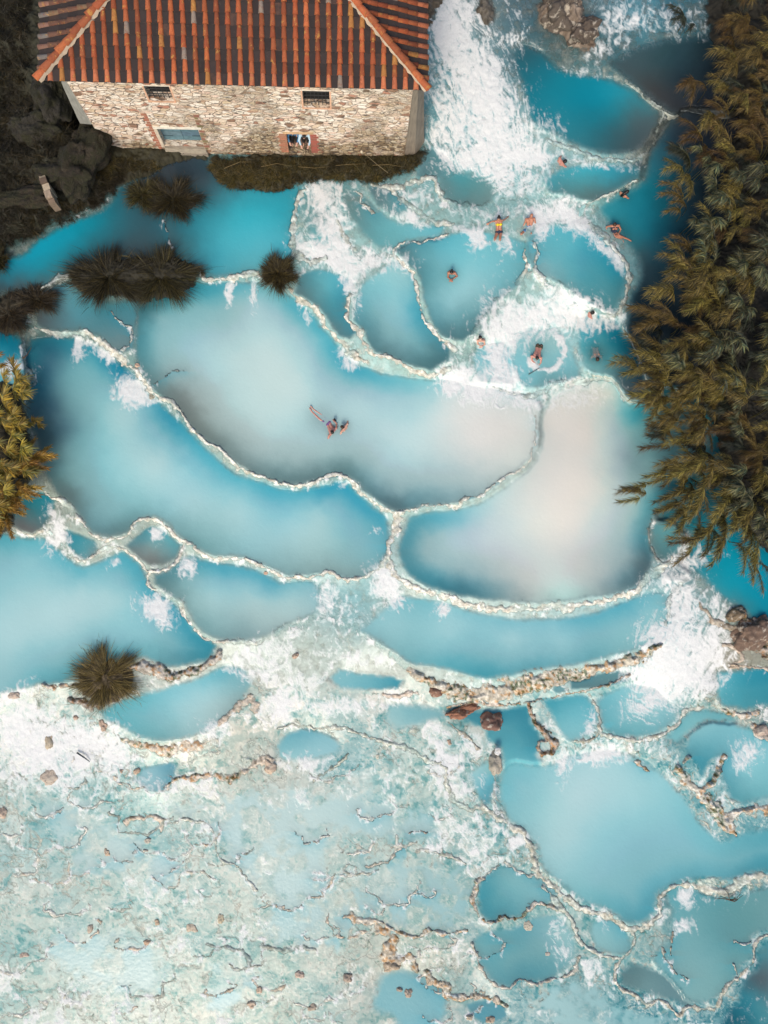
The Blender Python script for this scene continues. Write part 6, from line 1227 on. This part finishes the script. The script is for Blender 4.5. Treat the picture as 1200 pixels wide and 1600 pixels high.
# broken masonry and boulders of the left bank
for (u, v, rx, ry, h, cc, lb, rt) in [
 (130, 245, 26, 44, .9, (70, 62, 48), 'tall earth grey outcrop rock beside the left corner of the house', -12), (98, 268, 30, 24, .6, (58, 50, 38), 'brown outcrop rock left of the tall grey one', 10),
 (85, 150, 22, 40, .9, (64, 60, 52), 'grey rock face under the left eave of the roof', 0), (58, 200, 30, 20, .5, (60, 56, 46), 'pale lichened rock on the left slope', 0),
 (30, 310, 44, 12, .3, (66, 56, 42), 'long brown ledge rock above the left channel', 8)]:
    j = int((u+70)/ST); i = int((v+70)/ST); o = rock(u, v, rx, ry, h, cc, lb, rt, 'rock', TZ[i, j]-level(u, v)-h*.72); o.data.materials.clear(); o.data.materials.append(M_CLIFF)
mb = MB(); base = PV(78, 300, 2.5); d_ = Vector((.32, -.85, 0)).normalized(); s_ = Vector((-d_.y, d_.x, 0)); zt_ = TZ[int((300+70)/ST), int((78+70)/ST)]
base = PV(78, 300, zt_)
mw = Matrix((( d_.x, s_.x, 0, base.x), (d_.y, s_.y, 0, base.y), (0, 0, 1, zt_), (0, 0, 0, 1)))
for k, (x, l_, hh) in enumerate([(-.62, .30, .42), (-.28, .26, .5), (.02, .30, .46), (.36, .32, .5), (.66, .2, .4)]):
    mb.box((x-l_/2, -.13-.02*(k % 2), -.3), (x+l_/2, .13+.02*(k % 3), hh), rgb(*[(150, 138, 118), (100, 84, 70), (176, 160, 136), (158, 140, 120), (128, 110, 92)][k]), mw)
o = mb.build('broken_wall', M_V); tag(o, 'stub of broken brick and stone wall on the left bank above the cyan channel', 'wall')
def stick(pts, r, c, name, label, cat='branch', parent=None):
    mb = MB(); mb.tube(pts, list(np.linspace(r, r*.45, len(pts))), 6, rgb(*c)); o = mb.build(name, M_VS, parent, True)
    if parent is None: tag(o, label, cat)
    return o
def WP(u, v, dz=0.03): return PV(u, v, level(u, v)+dz)
stick([WP(826, 585, .03), WP(833, 581, .05), WP(843, 575, .04)], .022, (84, 92, 84), 'stick', 'thin grey stick floating left of the reeds below the blurred bather', 'stick')
stick([WP(36, 560, .1), WP(42, 555, .3), WP(49, 543, .5)], .03, (120, 84, 56), 'stick', 'short brown stick poking from the rim above the left reeds', 'stick')
stick([WP(120, 1176, .1), WP(132, 1184, .16), WP(140, 1190, .08)], .04, (60, 70, 78), 'stick', 'dark driftwood stick in the white rapids at lower left', 'stick')
br = empty('fallen_branch', WP(1138, 1405, .1), 'brown tangle of a fallen branch caught on the rim at lower right', 'branch')
rb = random.Random(9)
for k in range(9):
    an = (.15 if k < 6 else 2.6)+rb.gauss(0, .35); L = rb.uniform(.35, .9); z0 = rb.uniform(0, .12)
    mb = MB(); mb.tube([(0, 0, z0), (math.cos(an)*L*.5, math.sin(an)*L*.5, z0+.08), (math.cos(an+.2)*L, math.sin(an+.2)*L, z0)], [.022, .016, .008], 6, rgb(92, 78, 62)); mb.build('twig', M_VS, br, True)
for (u0, v0, u1, v1, lb) in [(1168, 985, 1200, 1002, 'x')]: pass
zb = level(600, 268)+.5
st = stick([PV(606, 270, zb), PV(588, 256, zb+.25), PV(568, 239, zb+.7)], .011, (150, 134, 100), 'dry_umbel', 'pale dry flower stalk with a round seed head against the foot of the house wall', 'plant')
bm = bmesh.new(); bmesh.ops.create_icosphere(bm, subdivisions=3, radius=.06)
for q in bm.verts: q.co *= 1+.12*math.sin(q.co.x*90)*math.cos(q.co.y*80)
bm_obj(bm, 'seed_head', M_V, rgb(206, 192, 166), st, PV(565, 237, zb+.72))
for k in range(5):
    u = 350+k*58; zb = level(u, 262)+.4
    stick([PV(u, 262+rb.uniform(-4, 8), zb), PV(u+25, 258+rb.uniform(-6, 6), zb+.2), PV(u+48, 256+rb.uniform(-6, 6), zb+.12)], .008, (140, 120, 80), 'dry_stalk', ['straw coloured dry stalk below the hatch', 'dry stalk lying in the grass left of the doorway', 'dry stalk lying right under the doorway', 'dry stalk lying in the grass right of the doorway', 'dry stalk near the seed head under the wall'][k], 'stalk')

# ------------------------------------------------------------------ PEOPLE
def skin_mat(name, c):
    m, nt, bs = mat(name); n = noise(nt, 9, 4, .5, 0, geo(nt)); nt.links.new(mix(nt, mrange(nt, n, .4, .65, 0, .35), s2l(*c), s2l(c[0]*.9, c[1]*.8, c[2]*.76)), bs.inputs['Base Color'])
    bs.inputs['Roughness'].default_value = .42; bs.inputs['Subsurface Weight'].default_value = .06; return m
SKIN = {'tan': skin_mat('skin_tan', (176, 122, 98)), 'fair': skin_mat('skin_fair', (202, 158, 138)), 'brown': skin_mat('skin_brown', (150, 102, 80)), 'pink': skin_mat('skin_pink', (192, 138, 124))}
def fabric(name, c): return simple(name, s2l(*c), .8, noise_amt=.12, nscale=20)
HAIRM = {k: simple('hair_'+k, s2l(*c), .45, noise_amt=.35, nscale=40) for k, c in {'black': (26, 22, 20), 'brown': (58, 40, 28), 'grey': (96, 84, 76)}.items()}
M_EYE = simple('eye', s2l(30, 24, 22), .2); M_LIP = simple('lip', s2l(158, 84, 78), .5)
def sph(bm, p, r, s=(1, 1, 1), M=None, seg=14):
    mt = Matrix.Translation(p) @ (M.to_4x4() if M else Matrix.Identity(4)) @ Matrix.Diagonal((r*s[0], r*s[1], r*s[2], 1))
    bmesh.ops.create_uvsphere(bm, u_segments=seg, v_segments=seg//2+1, radius=1, matrix=mt)
def cap(bm, a_, b_, r0, r1, seg=14):
    d = b_-a_; L = d.length
    sph(bm, a_, r0, seg=seg); sph(bm, b_, r1, seg=seg)
    if L > 1e-4:
        q = d.to_track_quat('Z', 'Y').to_matrix().to_4x4()
        bmesh.ops.create_cone(bm, cap_ends=True, segments=seg, radius1=r0, radius2=r1, depth=L, matrix=Matrix.Translation((a_+b_)/2) @ q)
def remeshed(bm, name, vox, m_, parent, loc, it=4):
    me = bpy.data.meshes.new(name); bm.to_mesh(me); bm.free(); t = bpy.data.objects.new('t', me); COL.objects.link(t)
    md = t.modifiers.new('r', 'REMESH'); md.mode = 'VOXEL'; md.voxel_size = vox; md.use_smooth_shade = True
    ms = t.modifiers.new('s', 'SMOOTH'); ms.factor = .5; ms.iterations = it
    dg = bpy.context.evaluated_depsgraph_get(); ev = t.evaluated_get(dg); out = bpy.data.meshes.new_from_object(ev); out.name = name
    bpy.data.objects.remove(t); bpy.data.meshes.remove(me); out.materials.clear(); out.materials.append(m_)
    out.polygons.foreach_set('use_smooth', [True]*len(out.polygons)); return out
def hand(bm, wr, fw, sd):
    """palm from the wrist along fw, thumb on side sd"""
    fw = fw.normalized(); sd = (sd-fw*sd.dot(fw)).normalized(); up = fw.cross(sd)
    if up.z < 0: up = -up
    k1 = wr+fw*.085
    for o_ in (-.026, -.009, .009, .026): cap(bm, wr+sd*o_*.7, k1+sd*o_, .018, .014, 8)
    for o_, L in ((.032, .068), (.011, .078), (-.011, .073), (-.031, .056)):
        a0 = k1+sd*o_; a1 = a0+(fw*.9-up*.2).normalized()*L*.55; a2 = a1+(fw*.6-up*.6).normalized()*L*.5
        cap(bm, a0, a1, .0105, .0095, 8); cap(bm, a1, a2, .0095, .0085, 8)
    a0 = wr+fw*.025+sd*.03; a1 = a0+(fw*.6+sd*.8).normalized()*.04; cap(bm, a0, a1, .013, .011, 8); cap(bm, a1, a1+(fw*.85+sd*.35-up*.2).normalized()*.032, .011, .0095, 8)
def person(label, J, face, skin='tan', hair='black', wear=(), bun=False, long_hair=False, female=False, group=None, bald=False):
    """J: joint name -> world point. face: direction the face looks."""
    root = J['chest']; sk = SKIN[skin]
    J = {k: v-root for k, v in J.items()}
    ax = (J['shR']-J['shL']).normalized(); k_ = .92 if female else 1
    bm = bmesh.new(); neck = (J['shL']+J['shR'])/2; pel = J['pelvis']; hd = J['head']
    fwd = face.normalized(); upv = (hd-neck).normalized()
    upv = (upv+Vector((0, 0, .6))).normalized(); fwd = (fwd-upv*fwd.dot(upv)).normalized(); sdv = upv.cross(fwd)
    HM = Matrix((sdv, fwd, upv)).transposed()
    sph(bm, hd, 1, (.076, .096, .112), HM, 20); cap(bm, hd+fwd*.022-upv*.07, hd+fwd*.062-upv*.088, .052, .032)
    cap(bm, hd+fwd*.088+upv*.01, hd+fwd*.110-upv*.024, .009, .014, 8); cap(bm, hd+fwd*.084+upv*.022+sdv*.03, hd+fwd*.084+upv*.022-sdv*.03, .012, .012, 8)
    for s_ in (-1, 1): sph(bm, hd+sdv*s_*.076-upv*.005, 1, (.010, .018, .030), HM, 10)
    cap(bm, hd-upv*.06, neck+upv*.01, .052*k_, .058*k_); cap(bm, neck, neck*.75+pel*.25, .06, .085)
    cap(bm, J['shL']*.8+neck*.2, neck, .058, .062); cap(bm, J['shR']*.8+neck*.2, neck, .058, .062)
    bd = pel-neck
    for s_ in (-1, 1):
        o_ = ax*s_
        cap(bm, neck+o_*.095*k_+bd*.14, neck+o_*.062*k_+bd*.62, .092*k_, .078*k_); cap(bm, neck+o_*.062*k_+bd*.62, pel+o_*.078, .078*k_, .100)
    for s_, S in ((-1, 'L'), (1, 'R')):
        sh, el, wr = J['sh'+S], J['el'+S], J['ha'+S]
        cap(bm, sh, el, .052*k_, .038*k_); cap(bm, el, wr, .038*k_, .026*k_)
        sph(bm, sh, .062*k_); hand(bm, wr, (wr-el), (neck-wr) if (neck-wr).length > .1 else ax)
        hp_ = pel+ax*s_*.085+bd.normalized()*.04; kn, an = J['kn'+S], J['an'+S]
        cap(bm, hp_, kn, .082, .054); cap(bm, kn, an, .054, .034); ft = J.get('to'+S, an+(kn-pel).normalized()*.12+Vector((0, 0, -.02)))
        d_ = (ft-an).normalized(); cap(bm, an, an+d_*.13, .036, .032, 10); cap(bm, an+d_*.13, an+d_*.19, .032, .022, 10)
    if female:
        fr_ = ax.cross(bd.normalized()); fr_ = fr_ if fr_.dot(fwd) > 0 else -fr_
        for s_ in (-1, 1): sph(bm, neck+bd*.32+ax*s_*.07+fr_*.07, .062)
    me = remeshed(bm, 'person', .0095, sk, None, None)
    o = link('person', me, None, root); tag(o, label, 'person', group)
    for s_ in (-1, 1):
        b2 = bmesh.new(); sph(b2, hd+sdv*s_*.030+fwd*.086+upv*.006, 1, (.012, .006, .007), HM, 10); bm_obj(b2, 'eye', M_EYE, (0, 0, 0), o)
    b2 = bmesh.new(); sph(b2, hd+fwd*.094-upv*.056, 1, (.022, .007, .007), HM, 10); bm_obj(b2, 'mouth', M_LIP, (0, 0, 0), o)
    if not bald:
        b2 = bmesh.new(); sph(b2, hd-fwd*.012+upv*.016, 1, (.086, .100, .112), HM, 20)
        dl = [q for q in b2.verts if (q.co-hd).dot(fwd) > .055 and (q.co-hd).dot(upv) < .055 or (q.co-hd).dot(upv) < -.075]; bmesh.ops.delete(b2, geom=dl, context='VERTS')
        if bun: sph(b2, hd-fwd*.085+upv*.075, .052)
        if long_hair:
            cap(b2, hd-fwd*.06, neck-fwd*.09, .075, .07); cap(b2, neck-fwd*.09, neck-fwd*.10+bd*.22, .07, .05)
        bm_obj(b2, 'hair', HAIRM[hair], (0, 0, 0), o)
    for w_, mt in wear:
        b2 = bmesh.new(); nm = w_
        if w_ == 'swim_shorts':
            for s_, S in ((-1, 'L'), (1, 'R')):
                hp_ = pel+ax*s_*.085+bd.normalized()*.04; cap(b2, hp_, hp_.lerp(J['kn'+S], .55), .098, .082)
            cap(b2, pel-ax*.075-bd*.08, pel+ax*.075-bd*.08, .112, .112)
        elif w_ == 'bikini_bottom':
            cap(b2, pel-ax*.07, pel+ax*.07, .113, .113)
        elif w_ == 'bikini_top':
            c_ = neck+bd*.32; n_ = 20; fr_ = ax.cross(bd.normalized()); fr_ = fr_ if fr_.dot(fwd) > 0 else -fr_
            for q in range(n_):
                t0, t1 = 2*math.pi*q/n_, 2*math.pi*(q+1)/n_
                pt = lambda t: c_+ax*math.cos(t)*.178*k_+fr_*math.sin(t)*.104
                cap(b2, pt(t0), pt(t1), .018, .018, 8)
            for s_ in (-1, 1):
                sph(b2, c_+ax*s_*.07+fr_*.075, .066); cap(b2, c_+ax*s_*.08+fr_*.10, neck+ax*s_*.085, .012, .012, 8); cap(b2, neck+ax*s_*.085, c_+ax*s_*.08-fr_*.10, .012, .012, 8)
        elif w_ == 'swimsuit':
            for s_ in (-1, 1):
                cap(b2, neck+ax*s_*.082*k_+bd*.26, neck+ax*s_*.062+bd*.62, .106, .092); cap(b2, neck+ax*s_*.062+bd*.62, pel+ax*s_*.070, .092, .110); cap(b2, neck+ax*s_*.08, neck+ax*s_*.08+bd*.25, .05, .07)
        elif w_ == 'shirt':
            for s_, S in ((-1, 'L'), (1, 'R')):
                cap(b2, neck+ax*s_*.095+bd*.12, pel+ax*s_*.078, .112, .118); cap(b2, J['sh'+S], J['el'+S], .072, .056); cap(b2, J['el'+S], J['el'+S].lerp(J['ha'+S], .85), .056, .042); cap(b2, J['sh'+S], neck+bd*.1, .07, .08)
        elif w_ == 'trousers':
            for s_, S in ((-1, 'L'), (1, 'R')):
                hp_ = pel+ax*s_*.085+bd.normalized()*.04; cap(b2, hp_, J['kn'+S], .100, .072); cap(b2, J['kn'+S], J['an'+S], .072, .058)
            cap(b2, pel-ax*.07, pel+ax*.07, .118, .118)
        me = remeshed(b2, nm, .012, mt, None, None, 2); link(nm, me, o)
    return o
F_YEL = fabric('yellow_fabric', (226, 206, 40)); F_NAV = fabric('navy_fabric', (34, 44, 66)); F_PUR = fabric('purple_fabric', (116, 84, 132)); F_WHT = fabric('white_fabric', (222, 220, 214))
F_BLU = fabric('blue_fabric', (70, 120, 160)); F_TEAL = fabric('blue_grey_fabric', (92, 130, 150)); F_BLK = fabric('black_fabric', (26, 28, 32)); F_PALE = fabric('pale_blue_fabric', (180, 206, 220)); F_OLV = fabric('olive_swimwear', (70, 64, 46))
def jp(base, **k):
    L = level(*base); return {n_: PV(q[0], q[1], L+q[2]) for n_, q in k.items()}
def vec(a0, a1, z=0): return (PV(*a1, 0)-PV(*a0, 0)).normalized()+Vector((0, 0, z))
# man half floating, legs stretched to the upper left, phone in his raised hand
J = jp((518, 668), head=(518.8, 674.8, .30), shL=(514.2, 681, .10), shR=(525.2, 669, .10), chest=(518.5, 672, .0), pelvis=(513, 661, -.10), elL=(512, 688, -.12), haL=(508, 683, -.22), elR=(526, 662, .02), haR=(523.4, 659, .10),
       knL=(500, 655.5, -.03), anL=(487, 643, -.01), knR=(502, 648, -.05), anR=(489, 639, -.01), toL=(484, 638, .05), toR=(486, 635.5, .05))
p_ = person('man in purple shorts sitting back in the big milky pool holding up a phone', J, vec((518.8, 674.8), (510, 662), -.25), 'pink', 'black', [('swim_shorts', F_PUR)])
mb = MB(); q_ = jp((518, 668), a=(523.2, 656.2, .17))['a']; mb.box((-.045, -.008, -.085), (.045, .008, .085), (.01, .01, .012), Matrix.Translation(q_) @ Matrix.Rotation(R(35), 4, 'Z') @ Matrix.Rotation(R(-50), 4, 'X'))
tag(mb.build('phone', M_VS), 'black phone held up by the man with purple shorts', 'phone')
J = jp((537, 668), head=(534.6, 667.2, .27), shL=(533.4, 674.8, .08), shR=(542.8, 662.5, .08), chest=(538.6, 668.8, 0), pelvis=(542, 674, -.38), elL=(531, 681, -.12), haL=(526, 678, -.2), elR=(544, 655, -.1), haR=(538, 653, -.2), knL=(532, 668, -.6), anL=(528, 676, -.9), knR=(538, 660, -.6), anR=(536, 668, -.9))
person('woman with white bikini straps crouching beside the man with the phone', J, vec((534.6, 667), (526, 660), -.2), 'fair', 'brown', [('bikini_top', F_WHT)], bun=True, female=True)
# woman leaning back on the terrace in yellow top
J = jp((777, 362), head=(779.5, 341.5, .42), shL=(774.4, 345.5, .30), shR=(784.2, 344.8, .30), chest=(779, 350, .22), pelvis=(779.6, 362.5, .06), elL=(769, 346, .16), haL=(763.5, 349, .05), elR=(788.5, 343.2, .18), haR=(793, 339.6, .05), knL=(773.2, 373.5, .16), knR=(781.2, 374, .16), anL=(773, 377, -.25), anR=(781.5, 377.5, -.25), toL=(772.6, 381, -.3), toR=(781.6, 381.6, -.3))
person('woman in a yellow bikini top leaning back on her arms on the white terrace edge', J, vec((779, 341), (779, 360), .25), 'tan', 'black', [('bikini_top', F_YEL), ('bikini_bottom', F_NAV)], bun=True, female=True)
J = jp((826, 350), head=(830.4, 337, .36), shL=(822.2, 342.6, .20), shR=(834.6, 341.6, .20), chest=(828, 345, .12), pelvis=(827, 355, -.10), elL=(820, 349, .02), haL=(816.5, 355, -.08), elR=(836.5, 348, .02), haR=(833.5, 356, -.08), knL=(814.5, 365.5, .04), knR=(829.8, 365.2, .05), anL=(815, 369, -.4), anR=(829, 369, -.4))
person('bald tanned man lying back in the foam right of the woman in yellow, knees showing', J, vec((830, 337), (826, 352), .2), 'tan', 'brown', [('swim_shorts', F_BLU)], bald=True)
J = jp((705, 428), head=(705.6, 425.5, .27), shL=(700.8, 426.4, .06), shR=(711.2, 427.2, .06), chest=(705.5, 426.5, 0), pelvis=(704, 421, -.5), elL=(700, 433, .02), haL=(704, 437, .10), elR=(714.4, 431.5, .02), haR=(706, 437, .10), knL=(700, 432, -.7), anL=(700, 424, -1.), knR=(709, 433, -.7), anR=(709, 425, -1.))
person('person with black hair and hands joined in front, alone in the round blue terrace pool', J, vec((705, 424), (705, 436), -.3), 'tan', 'black', [], bun=True)
J = jp((751, 531), head=(750.5, 528, .28), shL=(746.6, 532, .06), shR=(756.4, 532.8, .06), chest=(751.5, 532, 0), pelvis=(753, 526, -.5), elL=(746, 537, -.08), haL=(750, 540, -.05), elR=(757.5, 538, -.08), haR=(753, 541, -.05), knL=(748, 538, -.7), anL=(748, 530, -1.), knR=(757, 538, -.7), anR=(757, 530, -1.))
person('dark haired bather beside the white foam at the lower tip of the round terrace pool', J, vec((750, 528), (753, 540), -.3), 'fair', 'black')
J = jp((838, 552), head=(839.2, 559.6, .28), shL=(830.6, 556.6, .14), shR=(845.6, 559.4, .14), chest=(839.5, 552.5, .08), pelvis=(842.4, 541.5, -.02), elL=(831.5, 564, .0), haL=(838, 569, -.02), elR=(845, 567, .0), haR=(841.5, 571, -.02), knL=(838, 534, -.5), anL=(838, 530, -.9), knR=(847, 534, -.5), anR=(847, 530, -.9))
person('bare backed man bending forward in the small foamy ring pool', J, vec((839, 558), (841, 571), -.6), 'pink', 'black', [('swim_shorts', F_OLV)])
J = jp((925, 489), head=(926, 488.8, .22), shL=(920.4, 486.4, .02), shR=(923, 494.6, .02), chest=(920, 490, -.06), pelvis=(914, 492, -.4), elL=(922, 480, -.15), haL=(926, 478, -.2), elR=(925, 499, -.15), haR=(929, 499, -.2), knL=(908, 489, -.6), anL=(902, 488, -.8), knR=(909, 496, -.6), anR=(903, 498, -.8))
person('dark haired head and one shoulder of a bather in the foam near the right rim', J, vec((926, 488), (934, 486), -.1), 'pink', 'black')
J = jp((931, 553), head=(933.5, 561.5, .02), shL=(925.5, 557, -.07), shR=(939, 556.5, -.07), chest=(932, 552, -.06), pelvis=(929.6, 541, -.16), elL=(922, 562, -.14), haL=(927, 567, -.16), elR=(941, 562, -.14), haR=(938, 568, -.16), knL=(925, 530, -.35), anL=(924, 518, -.5), knR=(933, 530, -.35), anR=(934, 518, -.5))
person('blurred bather swimming just under the blue water beside the reeds', J, vec((933, 561), (934, 572), -.8), 'tan', 'brown', [('swim_shorts', F_OLV)])
J = jp((879, 252), head=(882.8, 252, .27), shL=(874.4, 247.5, .10), shR=(880.8, 258.5, .08), chest=(876.8, 252.6, .03), pelvis=(869, 256, -.25), elL=(878, 242, -.08), haL=(885, 242, -.12), elR=(886, 262, -.06), haR=(890, 258, -.1), knL=(866, 248, -.6), anL=(860, 250, -.9), knR=(872, 262, -.6), anR=(866, 266, -.9))
person('bather at the foot of the big cascade with bare shoulders and black hair', J, vec((882, 252), (892, 248), -.2), 'pink', 'black')
J = jp((976, 302), head=(979.6, 299.8, .27), shL=(969.6, 301, .07), shR=(978.4, 307.4, .07), chest=(973.6, 304, .02), pelvis=(968, 308, -.35), elL=(968, 294, -.1), haL=(974, 291, -.15), elR=(984, 312, -.08), haR=(989, 307, -.12), knL=(966, 300, -.7), anL=(962, 302, -1.), knR=(974, 316, -.7), anR=(970, 318, -1.))
person('bather with long dark hair alone in the blue channel at upper right', J, vec((979, 300), (988, 294), -.2), 'tan', 'black', long_hair=True, female=True)
J = jp((960, 360), head=(960.6, 351.4, .42), shL=(955, 353, .24), shR=(966.8, 352.6, .24), chest=(960, 355.6, .16), pelvis=(958.6, 362.4, -.04), elL=(947.6, 354.4, .10), haL=(947, 362, .02), elR=(970, 358.5, .10), haR=(965.6, 367, .10), knL=(963, 370, .06), knR=(968, 368.6, .10), anL=(972, 373.6, -.04), anR=(981, 373.6, .0), toR=(984, 375.4, .03))
person('woman in a dark swimsuit sitting on the pale rim of the blue channel', J, vec((960, 351), (964, 366), .0), 'tan', 'brown', [('swimsuit', F_NAV)], female=True)
# onlookers in the doorway
dx0, dx1, dz0, dz1 = h_lr
def hl(x, y, z): return HL(x, y, z)
def onlooker(x, y, z, lean, **k):
    Jd = dict(head=hl(x, y-.10-lean*.5, z+1.32), shL=hl(x-.18, y-lean*.35, z+1.13), shR=hl(x+.18, y-lean*.35, z+1.13), chest=hl(x, y-lean*.2, z+1.0), pelvis=hl(x, y+.1, z+.68), elL=hl(x-.26, y-.08-lean*.4, z+.86), haL=hl(x-.18, y-.30-lean*.4, z+.80),
              elR=hl(x+.26, y-.08-lean*.4, z+.86), haR=hl(x+.18, y-.30-lean*.4, z+.80), knL=hl(x-.11, y-.02, z+.40), knR=hl(x+.11, y-.02, z+.40), anL=hl(x-.11, y+.05, z+.06), anR=hl(x+.11, y+.05, z+.06), toL=hl(x-.11, y-.15, z+.03), toR=hl(x+.11, y-.15, z+.03))
    return Jd
wd_ = dx1-dx0
person('onlooker in a blue top standing at the left side of the house doorway', onlooker(dx0+.27, Y_IN+.42, dz0, .3), -ey, 'fair', 'black', [('shirt', F_BLU), ('trousers', F_BLK)])
person('onlooker in a blue grey top standing in the middle of the house doorway', onlooker(dx0+wd_*.52, Y_IN+.80, dz0, .1), -ey, 'fair', 'brown', [('shirt', F_TEAL), ('trousers', F_NAV)])
person('onlooker in a pale blue shirt at the right side of the house doorway', onlooker(dx1-.27, Y_IN+.45, dz0, .7), -ey, 'fair', 'black', [('shirt', F_PALE), ('trousers', F_BLK)])
print('doorway', h_lr, 'hatch', h_sh, 'level there', level(468, 245))
# ------------------------------------------------------------------ STEAM over the hottest pool
def steam(u, v, rx, ry, h, dens, z0, seed):
    bm = bmesh.new(); bmesh.ops.create_uvsphere(bm, u_segments=32, v_segments=16, radius=1); me = bpy.data.meshes.new('steam'); bm.to_mesh(me); bm.free()
    m = bpy.data.materials.new('steam_%d' % seed); m.use_nodes = True; nt = m.node_tree; nt.nodes.remove(nt.nodes['Principled BSDF'])
    vol = nt.nodes.new('ShaderNodeVolumePrincipled'); nt.links.new(vol.outputs[0], nt.nodes['Material Output'].inputs['Volume']); vol.inputs['Color'].default_value = (1, .995, .985, 1)
    vol.inputs['Anisotropy'].default_value = 0
    tc = nt.nodes.new('ShaderNodeTexCoord'); ln = nt.nodes.new('ShaderNodeVectorMath'); ln.operation = 'LENGTH'; nt.links.new(tc.outputs['Object'], ln.inputs[0])
    fall = mrange(nt, ln.outputs['Value'], .1, 1, 1, 0, True); nz_ = mrange(nt, noise(nt, 1.3, 3, .5, .5, tc.outputs['Object']), .32, .62, .15, 1.2, True)
    nt.links.new(mth(nt, 'MULTIPLY', mth(nt, 'MULTIPLY', fall, nz_), dens), vol.inputs['Density'])
    me.materials.append(m); o = link('steam', me, None, PV(u, v, level(u, v)+z0)); o.scale = (rx/32., ry/32., h)
    tag(o, 'soft pinkish white steam drifting over the pale pool', 'steam', kind='stuff'); return o
steam(885, 735, 180, 165, 1.0, .30, 1.05, 1)
SC.cycles.volume_step_rate = 4; SC.cycles.volume_max_steps = 64; SC.cycles.volume_bounces = 4
